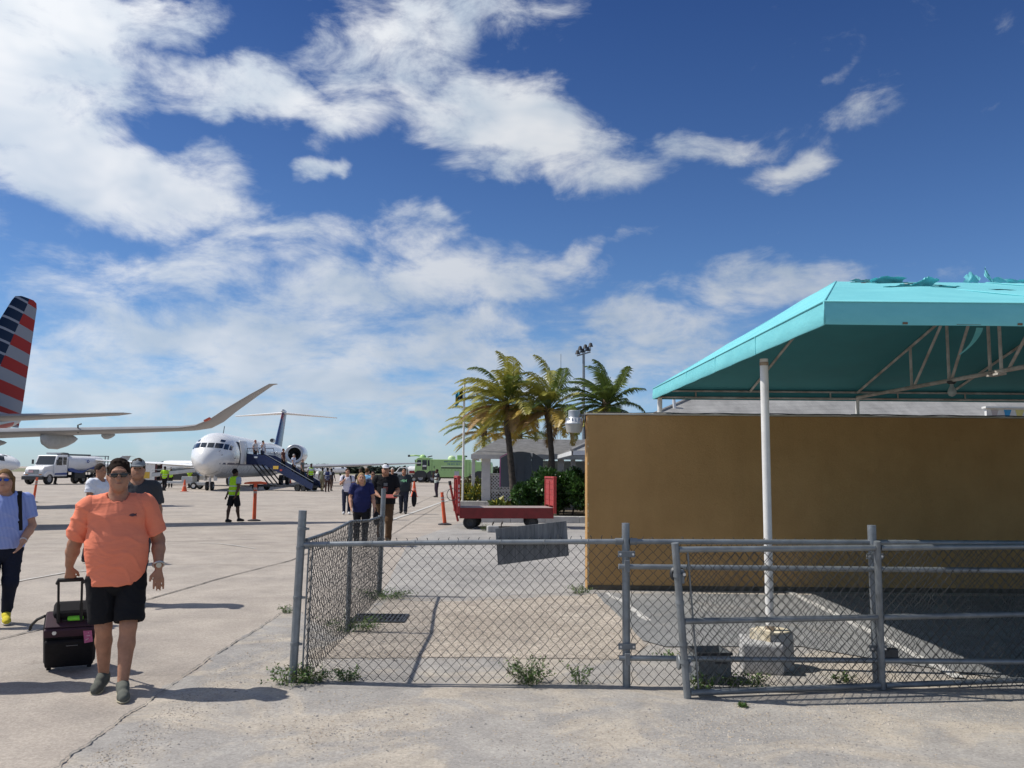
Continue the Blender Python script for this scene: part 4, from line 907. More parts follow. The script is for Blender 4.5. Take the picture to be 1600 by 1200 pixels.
# painted sheep figure in the bed
sh = empty('sheep_figure', P(822, 772, 34.5)); 
mb = MB(); rings = []
for (x, r, z) in ((-.30, .02, .0), (-.28, .10, 0), (-.18, .145, 0), (0, .15, -.01), (.16, .14, 0), (.26, .10, .02), (.29, .03, .03)): rings.append([(x, math.cos(a) * r * .85, math.sin(a) * r + z) for a in np.linspace(0, 2 * math.pi, 13)[:-1]])
mb.loft(rings); mb.build('body', mat('sheep_cream', (.56, .50, .38), .9, var=.15, scale=8), sh, smooth=True)
mb = MB(); rings = []
for (x, r, z) in ((.24, .06, .04), (.31, .075, .05), (.38, .06, .01), (.44, .04, -.04), (.46, .015, -.05)): rings.append([(x, math.cos(a) * r * .8, math.sin(a) * r + z) for a in np.linspace(0, 2 * math.pi, 11)[:-1]])
mb.loft(rings); hd = mb.build('head', mat('sheep_white', (.72, .71, .70), .8), sh, smooth=True)
for s in (-1, 1): MB().tube([(.30, s * .05, .09), (.27, s * .12, .07)], [.02, .008], 6).build('ear', mat('sheep_white', (.72, .71, .7)), hd)
for (x, y) in ((-.2, .07), (-.2, -.07), (.18, .07), (.16, -.07)): MB().tube([(x, y, -.08), (x + .01, y, -.25), (x - .01, y, -P(822, 772, 34.5).z + .12)], [.035, .024, .022], 7).build('leg', mat('sheep_cream', (.56, .5, .38)), sh)
MB().tube([(-.28, 0, .05), (-.34, 0, -.02), (-.33, 0, -.16)], [.03, .04, .02], 7).build('tail', mat('sheep_dark', (.06, .05, .04), .9), sh, smooth=True)
tag(sh, 'cream sheep figure with white head among the bushes under the signboard', 'statue')

# flagpole and floodlight mast
fpX = P(723, 780, 38.4); fl = empty('flagpole', (fpX.x, 38.4, 0)); ft_ = P(725, 596, 38.4).z
tube('pole', M_WHITEP, [(0, 0, .15), (0, 0, ft_)], .05, fl, 10); MB().lathe([(0, .07), (.06, .05), (.07, 0), (.06, -.05), (0, -.07)], (0, 0, ft_ + .05), 'z', 10).build('finial', M_GALV, fl, smooth=True)
tag(fl, 'slim white flagpole at the left end of the planter', 'flagpole')
fg_ = empty('flag', (fpX.x, 38.4, ft_ - .2))
def flag_strip(name, m, z0, z1, tri=False):
    mb = MB(); rows = []; n = 14
    for i in range(n + 1):
        t = i / n; x = -.06 - .34 * t; y = .10 * math.sin(t * 11) * (1 - .2 * t); dz = -.42 * t
        h = (1 - t / .8) if tri else 1
        if tri and h <= 0: break
        zc = (z0 + z1) / 2; a, b = (zc + (z0 - zc) * h, zc + (z1 - zc) * h)
        rows.append([(x, y - (.012 if tri else 0), a + dz), (x, y - (.012 if tri else 0), b + dz)])
    mb.loft(rows, closed=False, cap=False); return mb.build(name, m, fg_, smooth=True)
M_AQ, M_GOLD, M_FBK = mat('flag_aqua', (.02, .32, .50), .8), mat('flag_gold', (.70, .52, .05), .8), mat('flag_black', (.01, .01, .01), .8)
flag_strip('stripe', M_AQ, 0, -.2); flag_strip('stripe', M_GOLD, -.2, -.4); flag_strip('stripe', M_AQ, -.4, -.6); flag_strip('triangle', M_FBK, 0, -.6, True)
tag(fg_, 'drooping aqua gold and black flag at the top of the flagpole', 'flag')
fm = empty('floodlight_mast', (P(912, 740, 60).x, 60, 0)); mh = P(912, 552, 60).z
tube('pole', M_GALV, [(0, 0, 0), (0, 0, mh)], [.16, .09], fm, 10); tube('crossbar', M_GALV, [(-.5, 0, mh - .2), (.5, 0, mh + .1)], .05, fm, 8)
for k in range(6):
    x = -.45 + k * .19; z = mh - .1 + .25 * (k % 2) + .06 * k; h_ = MB().lathe([(0, .2), (.10, .17), (.18, -.1), (0, -.1)], (x, -.1, z + .12), 'z', 10).build('floodlight', M_DARK, fm)
    tube('bracket', M_GALV, [(x, 0, mh - .1 + .3 * (x + .5)), (x, -.08, z)], .025, fm, 6)
tube('lightning_rod', M_GALV, [(-1.3, 6, 0), (-1.3, 6, P(861, 553, 66).z)], .02, fm, 6)
tag(fm, 'tall floodlight mast with cluster of lamps between the palms', 'floodlight')

# ------------------------------------------------------------------ baggage cart, delineators, cones
def wheel(parent, c, r, w, axis='y', rim=M_DARK, name='wheel'):
    t = MB().lathe([(r * .55, -w / 2), (r * .93, -w / 2), (r, -w * .3), (r, w * .3), (r * .93, w / 2), (r * .55, w / 2)], (0, 0, 0), axis, 22).build(name, M_BLACK, parent, smooth=True, ang=35, loc=c)
    MB().lathe([(0, -w * .36), (r * .2, -w * .42), (r * .25, -w * .34), (r * .56, -w * .40), (r * .56, w * .40), (r * .25, w * .34), (r * .2, w * .42), (0, w * .36)], (0, 0, 0), axis, 16).build('rim', rim, t, smooth=True, ang=35)
    return t
c_ = G(785, 827); ct = empty('baggage_cart', (P(787, 800, c_.y).x, c_.y + .6, 0), R(8)); CL, CW, CH = 2.72, 1.35, .62
box('deck', mat('cart_deck', (.30, .25, .24), .7, var=.2), (0, 0, CH - .03), (CL, CW, .05), ct); 
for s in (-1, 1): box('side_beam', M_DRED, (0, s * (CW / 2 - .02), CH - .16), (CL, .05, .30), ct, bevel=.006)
for s in (-1, 1):
    x = s * (CL / 2 + .03)
    for y in (-CW / 2, 0, CW / 2): box('end_post', M_RED, (x, y, CH + .33), (.09, .08, 1.0 if y else .9), ct, bevel=.008)
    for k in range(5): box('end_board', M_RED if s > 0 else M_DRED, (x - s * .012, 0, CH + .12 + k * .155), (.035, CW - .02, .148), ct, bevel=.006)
    box('end_rail', M_RED, (x, 0, CH + .86), (.10, CW + .1, .06), ct, bevel=.01)
for k in range(5): box('stencil_mark', mat('stencil_white', (.62, .45, .42), .7), (-CL / 2 - .03, -CW / 2 - .042, CH + .60 - k * .13), (.04, .004, .07 if k % 2 else .09), ct)
for (x, y) in ((-1.05, -.5), (-.80, .5), (.75, -.5), (.85, .5)): wheel(ct, (x, y, .19), .19, .14); 
for x in (-.95, .8): box('axle', M_DARK, (x, 0, .24), (.12, 1.0, .08), ct)
box('turntable', M_DARK, (-.95, 0, .33), (.5, .6, .06), ct); box('rear_bracket', M_DARK, (.8, 0, .34), (.3, .8, .10), ct)
MB().tube([(-CL / 2 - .02, -.45, .22), (-CL / 2 - .16, -.5, .75), (-CL / 2 - .27, -.55, 1.28)], .035, 8).build('tow_bar', M_RED, ct)
MB().tube([(-CL / 2 - .21 + .15 * math.cos(a), -.6, .98 + .17 * math.sin(a)) for a in np.linspace(0, 6.28, 17)], .01, 5).build('cable_loop', M_DARK, ct)
MB().tube([(-CL / 2 - .27, -.55, 1.25), (-CL / 2 - .285, -.56, 1.36)], .045, 8).build('tow_eye', M_DARK, ct)
tag(ct, 'red flatbed baggage cart with slatted end boards and raised tow bar', 'baggage cart')

def delineator(loc, h, label, lean=0.0, tbar=False, seed=0):
    d_ = empty('delineator_post', loc); m = M_ORANGE
    MB().lathe([(.0, 0), (.21, 0), (.21, .03), (.08, .06), (0, .06)], (0, 0, 0), 'z', 8).build('base', M_DARK if not tbar else M_BLACK, d_)
    tp = Vector((lean, 0, h))
    MB().tube([(0, 0, .04), tuple(tp * .5), tuple(tp * .96), tuple(tp)], [.06, .055, .05, .04], 12).build('tube', m, d_, smooth=True, ang=40)
    for t in (.78, .88): MB().tube([tuple(tp * (t - .03)), tuple(tp * (t + .03))], .058, 12, False).build('reflective_band', mat('reflective_grey', (.45, .36, .32), .4), d_, smooth=True)
    if tbar: MB().prism([(-.36, h), (.36, h), (.34, h + .06), (.15, h + .09), (-.15, h + .08), (-.34, h + .05)], -.05, .05, 'y').build('top_bar', m, d_)
    else: MB().tube([tuple(tp), tuple(tp + Vector((0, 0, .06)))], [.045, .05], 10).build('cap', m, d_)
    return tag(d_, label, 'delineator', 'orange delineator posts')
delineator(G(695, 820), .93, 'orange delineator post on a black base left of the red cart', -.10)
delineator(G(397, 814), 1.17, 'orange T topped post beside the worker in the lime vest', 0, True)
delineator(G(52, 785), 1.10, 'leaning orange post on the apron in front of the fuel truck', .10)
def cone(loc, h, label):
    o = empty('traffic_cone', loc); box('base', M_ORANGE, (0, 0, .015), (h * .5, h * .5, .03), o, bevel=.006)
    MB().lathe([(h * .21, .03), (h * .12, h * .5), (h * .045, h), (0, h)], (0, 0, 0), 'z', 16).build('cone_body', M_ORANGE, o, smooth=True, ang=40)
    MB().lathe([(h * .142, h * .42), (h * .118, h * .54)], (0, 0, 0), 'z', 16).build('band', mat('cone_band', (.75, .30, .22), .5), o, smooth=True)
    return tag(o, label, 'traffic cone', 'traffic cones on the apron')
cone(G(288, 768), .85, 'orange traffic cone in front of the airliner nose'); cone(G(453, 755), .85, 'orange traffic cone seen behind the blue boarding stairs'); cone(G(647, 776), .95, 'orange cone behind the man carrying the black bag')

# ------------------------------------------------------------------ aircraft
def ring(y, cx, cz, rx, rz, n=36, sq=1.0):
    out = []
    for k in range(n):
        a = 2 * math.pi * k / n + math.pi / 2; ca, sa = math.cos(a), math.sin(a)
        out.append((cx + rx * math.copysign(abs(ca) ** sq, ca), y, cz + rz * math.copysign(abs(sa) ** sq, sa)))
    return out
def foil(le, chord, thick, up='z', n=9):
    """closed aerofoil section in the y (chord) / up plane; le = leading edge point"""
    le = Vector(le); top, bot = [], []
    for k in range(n):
        t = (1 - math.cos(math.pi * k / (n - 1))) / 2
        yt = thick * chord * 5 * (.2969 * math.sqrt(t) - .126 * t - .3516 * t * t + .2843 * t ** 3 - .1015 * t ** 4)
        top.append((t * chord, yt)); bot.append((t * chord, -yt * .75))
    pts = top + bot[1:-1][::-1]
    if up == 'z': return [le + Vector((0, a, b)) for a, b in pts]
    return [le + Vector((b, a, 0)) for a, b in pts]
def wing(stations, name, m, parent, up='z'):
    mb = MB(); mb.loft([foil(s[:3], s[3], s[4], up) for s in stations]); return mb.build(name, m, parent, smooth=True, ang=50)
def fus_at(prof, y):
    for p, q in zip(prof[:-1], prof[1:]):
        if p[0] <= y <= q[0]:
            t = (y - p[0]) / (q[0] - p[0]); return tuple(p[i] + (q[i] - p[i]) * t for i in (1, 2, 3))
    return prof[-1][1:]
def fus_patch(prof, y0, y1, a0, a1, lift=.012, ny=6, na=5, y0b=None, y1b=None):
    """a patch that lies on the fuselage skin; a = angle up from the left side (+x), degrees; corners may slant"""
    mb = MB(); rows = []
    for i in range(na + 1):
        t = i / na; a = R(a0 + (a1 - a0) * t); ya, yb = y0 + ((y0b if y0b is not None else y0) - y0) * t, y1 + ((y1b if y1b is not None else y1) - y1) * t
        row = []
        for j in range(ny + 1):
            y = ya + (yb - ya) * j / ny; cz, rx, rz = fus_at(prof, y); row.append((math.cos(a) * (rx + lift), y, cz + math.sin(a) * (rz + lift)))
        rows.append(row)
    return mb.loft(rows, closed=False, cap=False)
def nose_prof(L_, r, zc, nose, tail, ztip, ztail):
    pr = []
    for t in (0, .02, .06, .14, .26, .42, .6, .8, 1.0):
        f = math.sqrt(max(0, 1 - (1 - t) ** 2)); f = f ** 1.1
        pr.append((t * nose, ztip + (zc - ztip) * min(1, f ** .9), max(.02, r * f), max(.02, r * f)))
    for t in (.25, .5, .75): pr.append((nose + (L_ - tail - nose) * t, zc, r, r))
    for t in (0, .15, .3, .45, .6, .75, .88, .96, 1.0):
        f = 1 - .90 * t ** 1.6; pr.append((L_ - tail + tail * t, zc + (ztail - zc) * t ** 1.4, r * f, r * f))
    return pr

# twin-jet airliner with rear engines (parked nose towards the camera)
d8 = empty('airliner', (-22.1, 60.0, 0), R(7.8))
PR = nose_prof(43.0, 1.67, 2.62, 4.6, 11.0, 1.95, 3.35)
PR = [(y, z, rx, rz * 1.06) for (y, z, rx, rz) in PR]
MB().loft([ring(y, 0, z, rx, rz) for (y, z, rx, rz) in PR]).build('fuselage', M_WHITEA, d8, smooth=True, ang=60)
fus_patch(PR, .5, 36, -128, -52, .006, 40, 8).build('grey_belly', mat('aircraft_belly', (.50, .50, .49), .35, var=.05), d8, smooth=True)
# cockpit windows (both sides) and eyebrow windows
def nose_pt(x, z, lift=.012):
    lo, hi = .02, 4.6
    for _ in range(30):
        y = (lo + hi) / 2; cz, rx, rz = fus_at(PR, y)
        if (x / rx) ** 2 + ((z - cz) / rz) ** 2 > 1: lo = y
        else: hi = y
    return (x * (1 + lift / 1.6), hi - lift, z + lift * .6)
def cockpit(side):
    for nm, xa, xb, z0a, z0b, z1a, z1b in (('cockpit_window', .05, .46, 3.16, 3.15, 3.50, 3.50), ('cockpit_window', .53, .98, 3.14, 3.10, 3.50, 3.47), ('cockpit_window', 1.04, 1.26, 3.06, 3.02, 3.45, 3.42), ('cockpit_window', 1.31, 1.43, 3.02, 2.98, 3.38, 3.30), ('eyebrow_window', .72, .98, 3.62, 3.58, 3.80, 3.74)):
        mb = MB(); rows = []
        for i in range(5):
            t = i / 4; x = xa + (xb - xa) * t; a_, b_ = z0a + (z0b - z0a) * t, z1a + (z1b - z1a) * t
            rows.append([tuple(nose_pt(x, a_ + (b_ - a_) * k / 3)) for k in range(4)])
        mb.loft(rows, closed=False, cap=False)
        if side < 0: mb.v = [(-v[0], v[1], v[2]) for v in mb.v]
        mb.build(nm, M_GLASS, d8, smooth=True)
cockpit(1); cockpit(-1)
fus_patch(PR, 4.75, 5.75, -22, 38, .02, 5, 10).build('doorway', mat('cabin_dark', (.03, .03, .035), .8), d8, smooth=True)
db = MB(); rows = []
for i in range(11):
    a = R(-20 + 58 * i / 10); rows.append([(1.70 + .32 + (math.cos(a) - 1) * .9, 3.55 - .1 * math.sin(a), 2.62 + math.sin(a) * 1.9), (1.70 + .62 + (math.cos(a) - 1) * .9, 4.55, 2.62 + math.sin(a) * 1.9)])
db.loft(rows, closed=False, cap=False); dd = db.build('open_door', M_WHITEA, d8, smooth=True); sd_ = dd.modifiers.new('s', 'SOLIDIFY'); sd_.thickness = .1
for k in range(34):
    y = 7.0 + k * .78
    mb = fus_patch(PR, y, y + .24, 13, 24, .01, 1, 2); mb.build('cabin_window', M_GLASS, d8)
fus_patch(PR, 1.0, 24.0, -24, -18, .008, 40, 1).build('trim_stripe', M_NAVY, d8, smooth=True)
# wings
for s in (1, -1):
    wing([(s * 1.2, 16.6, 1.55, 6.6, .12), (s * 5, 19.4, 1.85, 4.1, .11), (s * 16.2, 25.8, 2.35, 1.3, .10), (s * 16.45, 26.4, 2.38, .5, .08)], 'wing', M_GREYA if s > 0 else M_WHITEA, d8)
    for x in (4, 7, 10.5): MB().tube([(s * x, 20.5 + x * .45, 1.72 + x * .04), (s * x, 22 + x * .45, 1.52 + x * .04), (s * x, 23.6 + x * .45, 1.8 + x * .04)], [.06, .2, .03], 8).build('flap_fairing', M_WHITEA, d8, smooth=True)
    en = MB().lathe([(.70, .10), (.92, 0), (1.02, .12), (1.08, .9), (1.08, 3.2), (.9, 5.0), (.68, 5.8), (.55, 5.6)], (s * 2.75, 30.2, 3.25), 'y', 28).build('engine', M_WHITEA, d8, smooth=True, ang=50)
    MB().lathe([(.955, .02), (.88, .02), (.82, .5), (.80, 1.3), (0, 1.3)], (s * 2.75, 30.2, 3.25), 'y', 28).build('intake', mat('intake_dark', (.03, .03, .032), .6), en, smooth=True, ang=50)
    MB().lathe([(1.035, .10), (1.0, -.02), (.93, -.06), (.86, .02)], (s * 2.75, 30.2, 3.25), 'y', 28).build('intake_lip', M_ALU, en, smooth=True)
    MB().lathe([(0, .35), (.12, .5), (.26, 1.0), (.28, 1.28)], (s * 2.75, 30.2, 3.25), 'y', 14).build('spinner', M_DARK, en, smooth=True)
    wing([(s * 1.4, 31.2, 3.25, 4.4, .12), (s * 2.1, 31.3, 3.25, 4.2, .10)], 'pylon', M_WHITEA, d8)
    wing([(s * .1, 40.6, 8.35, 3.4, .10), (s * 6.1, 43.6, 8.05, 1.35, .09), (s * 6.2, 43.9, 8.04, .7, .06)], 'tailplane', M_WHITEA, d8)
M_DFIN = bpy.data.materials.new('navy_red_fin'); M_DFIN.use_nodes = True
def fin_nodes():
    N, L = M_DFIN.node_tree.nodes, M_DFIN.node_tree.links; b = N['Principled BSDF']; tc = N.new('ShaderNodeTexCoord'); sp = N.new('ShaderNodeSeparateXYZ'); L.new(tc.outputs['Object'], sp.inputs[0])
    m1 = N.new('ShaderNodeMath'); m1.operation = 'MULTIPLY_ADD'; L.new(sp.outputs[1], m1.inputs[0]); m1.inputs[1].default_value = .8; L.new(sp.outputs[2], m1.inputs[2])
    cr = N.new('ShaderNodeValToRGB'); cr.color_ramp.interpolation = 'CONSTANT'; mr = N.new('ShaderNodeMapRange'); L.new(m1.outputs[0], mr.inputs[0]); mr.inputs[1].default_value = 35; mr.inputs[2].default_value = 43.5; L.new(mr.outputs[0], cr.inputs[0])
    e = cr.color_ramp.elements; e[0].color = (.03, .06, .15, 1); e[0].position = 0; e[1].position = .46; e[1].color = (.22, .03, .04, 1)
    for p, c in ((.58, (.11, .03, .06, 1)), (.66, (.05, .07, .14, 1)), (.80, (.30, .36, .42, 1)), (.9, (.04, .07, .15, 1))): x = cr.color_ramp.elements.new(p); x.color = c
    L.new(cr.outputs[0], b.inputs['Base Color']); b.inputs['Roughness'].default_value = .3
fin_nodes()
wing([(0, 33.4, 3.7, 6.8, .10), (0, 35.4, 4.6, 5.6, .10), (0, 40.0, 8.3, 3.9, .09), (0, 40.3, 8.75, 3.6, .07)], 'fin', M_DFIN, d8, up='x')
MB().lathe([(.05, -.2), (.22, -.1), (.26, .3), (.2, 1.4), (.05, 2.2)], (0, 32.6, 4.75), 'y', 14).build('fin_scoop', M_GREYA, d8, smooth=True); MB().lathe([(.0, -.16), (.2, -.13)], (0, 32.55, 4.75), 'y', 14).build('scoop_intake', M_DARK, d8)
MB().tube([(0, 39.5, 8.5), (0, 41.5, 8.55), (0, 44.4, 8.4)], [.12, .22, .05], 10).build('tail_bullet', M_WHITEA, d8, smooth=True)
tube('antenna', M_DARK, [(0, 6.4, 4.35), (0, 6.8, 5.0)], .03, d8)
for x in (-.18, .18): wheel(d8, (x, 2.4, .33), .33, .2, 'x', M_GREYA)
MB().tube([(0, 2.4, .33), (0, 2.35, 1.3)], .10, 8).build('nose_strut', M_ALU, d8); box('gear_door', M_WHITEA, (.35, 2.6, .95), (.04, 1.1, .45), d8); box('gear_door', M_WHITEA, (-.35, 2.6, .95), (.04, 1.1, .45), d8)
for s in (1, -1):
    for x in (-.32, .32): wheel(d8, (s * 2.54 + x, 24.4, .52), .52, .36, 'x', M_GREYA)
    MB().tube([(s * 2.54, 24.4, .5), (s * 2.45, 24.2, 1.9)], .14, 8).build('main_strut', M_ALU, d8)
for (y, a) in ((1.0, 30), (1.1, 12), (3.1, -6)): cz, rx, rz = fus_at(PR, y); MB().tube([(math.cos(R(a)) * rx, y, cz + math.sin(R(a)) * rz), (math.cos(R(a)) * (rx + .12), y - .05, cz + math.sin(R(a)) * (rz + .1))], .02, 5).build('probe', M_DARK, d8)
tag(d8, 'white rear engined airliner with navy T tail and blue boarding stairs at its door', 'airplane')

# regional jet whose striped tail and wing reach in at the left
e7 = empty('airliner', (-22.0, 6.5, 0), R(.5))
PE = nose_prof(31.0, 1.52, 2.75, 4.2, 10.5, 2.3, 3.75)
MB().loft([ring(y, 0, z, rx, rz * 1.08) for (y, z, rx, rz) in PE]).build('fuselage', mat('silver_paint', (.50, .52, .55), .3, .35, .04), e7, smooth=True, ang=60)
for k in range(24): fus_patch(PE, 6 + k * .78, 6.26 + k * .78, 8, 21, .01, 1, 2).build('cabin_window', M_GLASS, e7)
fus_patch(PE, 27.6, 30.2, -60, -5, .01, 8, 4).build('red_flash', mat('tail_red', (.42, .05, .05), .4), e7, smooth=True)
M_WTOP = mat('wing_grey', (.30, .30, .305), .42, .15, .08, 2)
for s in (1, -1):
    wing([(s * 1.0, 10.2, 2.15, 5.6, .13), (s * 4.6, 13.6, 2.35, 3.7, .12), (s * 8.5, 16.3, 2.62, 2.4, .11), (s * 12.1, 18.5, 2.87, 1.6, .10), (s * 12.5, 18.75, 2.95, 1.5, .09), (s * 12.85, 19.0, 3.16, 1.35, .085), (s * 13.2, 19.25, 3.48, 1.15, .08), (s * 13.8, 19.85, 4.02, .8, .08), (s * 14.25, 20.4, 4.42, .48, .07), (s * 14.4, 20.7, 4.46, .2, .06)], 'wing', M_WTOP, e7)
    for (x, y, z, l, r) in ((4.2, 16.2, 2.05, 3.4, .30), (8.95, 17.9, 2.52, 2.1, .27), (10.0, 18.6, 2.66, .9, .12), (7.4, 17.3, 2.36, 1.2, .12)):
        mb = MB(); rg = []
        for t in (0, .08, .22, .45, .7, .88, 1): w = math.sin(math.pi * (t ** .7)) ** .7; rg.append([(s * x + math.cos(a) * r * .5 * w, y - l * .55 + l * t, z + (math.sin(a) * r - r * .35 + .25 * (t - .3) * r) * w) for a in np.linspace(0, 2 * math.pi, 13)[:-1]])
        mb.loft(rg); mb.build('flap_fairing', mat('fairing_grey', (.44, .45, .45), .5), e7, smooth=True)
    wing([(s * .5, 26.7, 3.62, 3.0, .10), (s * 4.5, 29.6, 3.99, 1.5, .09), (s * 5.05, 30.15, 4.06, .85, .07), (s * 5.2, 30.5, 4.07, .35, .06)], 'tailplane', M_WTOP, e7)
    en = MB().lathe([(.60, .1), (.78, 0), (.86, .15), (.90, 1.0), (.85, 2.2), (.62, 3.2), (.45, 3.1)], (s * 4.2, 9.9, 1.45), 'y', 24).build('engine', M_ALU, e7, smooth=True, ang=50)
    MB().lathe([(.76, .03), (.70, .5), (0, .6)], (s * 4.2, 9.9, 1.45), 'y', 24).build('intake', M_DARK, en)
    wing([(s * 4.2, 10.6, 2.2, 2.4, .1), (s * 4.2, 11, 2.4, 2.4, .1)], 'pylon', M_WTOP, e7)
    for x in (-.22, .22): wheel(e7, (s * 2.6 + x, 15.2, .45), .45, .3, 'x', M_GREYA)
    MB().tube([(s * 2.6, 15.2, .45), (s * 2.4, 15, 2.1)], .1, 8).build('main_strut', M_ALU, e7)
    box('winglet_light', mat('red_marker', (.65, .12, .06), .4), (s * 12.8, 18.98, 3.15), (.20, .10, .07), e7, rot=(0, -s * R(28), 0))
    tube('vortex_fence', M_DARK, [(s * 9.75, 17.25, 2.64), (s * 9.78, 17.15, 2.86), (s * 9.86, 17.2, 2.90)], .022, e7)
for x in (-.15, .15): wheel(e7, (x, 2.6, .3), .3, .18, 'x', M_GREYA)
MB().tube([(0, 2.6, .3), (0, 2.6, 1.6)], .08, 8).build('nose_strut', M_ALU, e7)
def flag_fin_mat():
    m = bpy.data.materials.new('striped_fin'); m.use_nodes = True; N, L = m.node_tree.nodes, m.node_tree.links; b = N['Principled BSDF']
    tc = N.new('ShaderNodeTexCoord'); sp = N.new('ShaderNodeSeparateXYZ'); L.new(tc.outputs['Object'], sp.inputs[0])
    def M(op, a, b_=None, c=None):
        n = N.new('ShaderNodeMath'); n.operation = op
        for i, v in enumerate((a, b_, c)):
            if v is None: continue
            if isinstance(v, (int, float)): n.inputs[i].default_value = v
            else: L.new(v, n.inputs[i])
        return n.outputs[0]
    y, z = sp.outputs[1], sp.outputs[2]
    zz = M('MULTIPLY_ADD', M('SUBTRACT', y, 30.0), .12, z)                      # stripes slope gently
    k = M('FRACT', M('DIVIDE', M('SUBTRACT', zz, 3.62), 1.12)); red = M('LESS_THAN', k, .5)
    q = M('FRACT', M('DIVIDE', M('SUBTRACT', zz, 3.70), .56)); gap = M('GREATER_THAN', q, .80)
    edge = M('MULTIPLY_ADD', M('SUBTRACT', z, 9.1), .62, 31.05); blue = M('LESS_THAN', y, edge)
    le = M('LESS_THAN', y, M('MULTIPLY_ADD', M('SUBTRACT', z, 3.9), .72, 25.95))
    def mix(f, a, c):
        n = N.new('ShaderNodeMix'); n.data_type = 'RGBA'; L.new(f, n.inputs[0])
        for i, v in ((6, a), (7, c)):
            if isinstance(v, tuple): n.inputs[i].default_value = v
            else: L.new(v, n.inputs[i])
        return n.outputs[2]
    tail = mix(red, (.25, .265, .31, 1), (.33, .022, .018, 1)); head = mix(gap, (.006, .018, .05, 1), (.26, .28, .34, 1))
    L.new(mix(le, mix(blue, tail, head), (.5, .51, .52, 1)), b.inputs['Base Color']); b.inputs['Roughness'].default_value = .6; b.inputs['Specular IOR Level'].default_value = .12; return m
wing([(0, 25.1, 3.4, 6.0, .10), (0, 26.4, 4.4, 4.9, .10), (0, 29.9, 9.0, 2.0, .08), (0, 30.15, 9.25, 1.7, .07), (0, 30.6, 9.35, 1.0, .05)], 'fin', flag_fin_mat(), e7, up='x')
tag(e7, 'parked jet with red white and blue striped tail whose winglet reaches in from the left', 'airplane')

# small white jets parked far off
def small_jet(loc, rz, label, s=1.0, tail=M_GREYA, stripe=None):
    j = empty('business_jet', loc, rz); pr = nose_prof(20 * s, 1.25 * s, 2.2 * s, 4 * s, 7.5 * s, 1.75 * s, 2.9 * s)
    MB().loft([ring(y, 0, z, rx, r2, 20) for (y, z, rx, r2) in pr]).build('fuselage', M_WHITEA, j, smooth=True, ang=60)
    for side in (1, -1):
        for k in range(7):
            mb = fus_patch(pr, (5 + k * 1.15) * s, (5.55 + k * 1.15) * s, 8, 30, .015, 1, 2)
            if side < 0: mb.v = [(-v[0], v[1], v[2]) for v in mb.v]
            mb.build('cabin_window', M_GLASS, j)
        mb = fus_patch(pr, 1.5 * s, 2.6 * s, 25, 75, .015, 3, 4, 1.9 * s, 2.7 * s)
        if side < 0: mb.v = [(-v[0], v[1], v[2]) for v in mb.v]
        mb.build('cockpit_window', M_GLASS, j, smooth=True)
        wing([(side * .8 * s, 8 * s, 1.5 * s, 4 * s, .12), (side * 9.4 * s, 13 * s, 2.0 * s, 1.2 * s, .1), (side * 9.8 * s, 13.8 * s, 2.9 * s, .7 * s, .08)], 'wing', M_WHITEA, j)
        MB().lathe([(.5 * s, 0), (.62 * s, .15 * s), (.64 * s, 1.6 * s), (.4 * s, 3 * s)], (side * 1.75 * s, 12.5 * s, 2.75 * s), 'y', 16, True).build('engine', M_WHITEA, j, smooth=True, ang=50)
        wing([(side * .05, 18.6 * s, 5.6 * s, 2.2 * s, .1), (side * 3.6 * s, 20.2 * s, 5.55 * s, 1.1 * s, .09)], 'tailplane', tail, j)
        wheel(j, (side * 1.6 * s, 10.5 * s, .35), .35, .2, 'x'); MB().tube([(side * 1.6 * s, 10.5 * s, .3), (side * 1.5 * s, 10.5 * s, 1.5 * s)], .08, 6).build('strut', M_ALU, j)
    wheel(j, (0, 3 * s, .28), .28, .2, 'x'); MB().tube([(0, 3 * s, .28), (0, 3 * s, 1.3 * s)], .07, 6).build('strut', M_ALU, j)
    wing([(0, 14.6 * s, 3.0 * s, 5.0 * s, .09), (0, 18.5 * s, 5.7 * s, 2.5 * s, .08)], 'fin', tail, j, up='x')
    return tag(j, label, 'airplane', 'small jets parked far across the apron')
def gp(px, Y): v = P(px, 740, Y); return (v.x, Y, 0)
small_jet(gp(30, 120), R(78), 'white jet with round windows at the far left behind the fuel truck', 1.0)
small_jet(gp(30, 100), R(97), 'white jet nearest the left edge with a row of dark windows', .9)
small_jet(gp(88, 190), R(-80), 'white jet behind the fuel truck tank with its grey T tail over the cart', .75)
small_jet(gp(240, 170), R(-100), 'far white jet with small red marked T tail beside the airliner nose', .9, mat('tail_grey_red', (.20, .12, .13), .5))
small_jet(gp(545, 210), R(95), 'far white jet parked in front of the distant trees', .7)

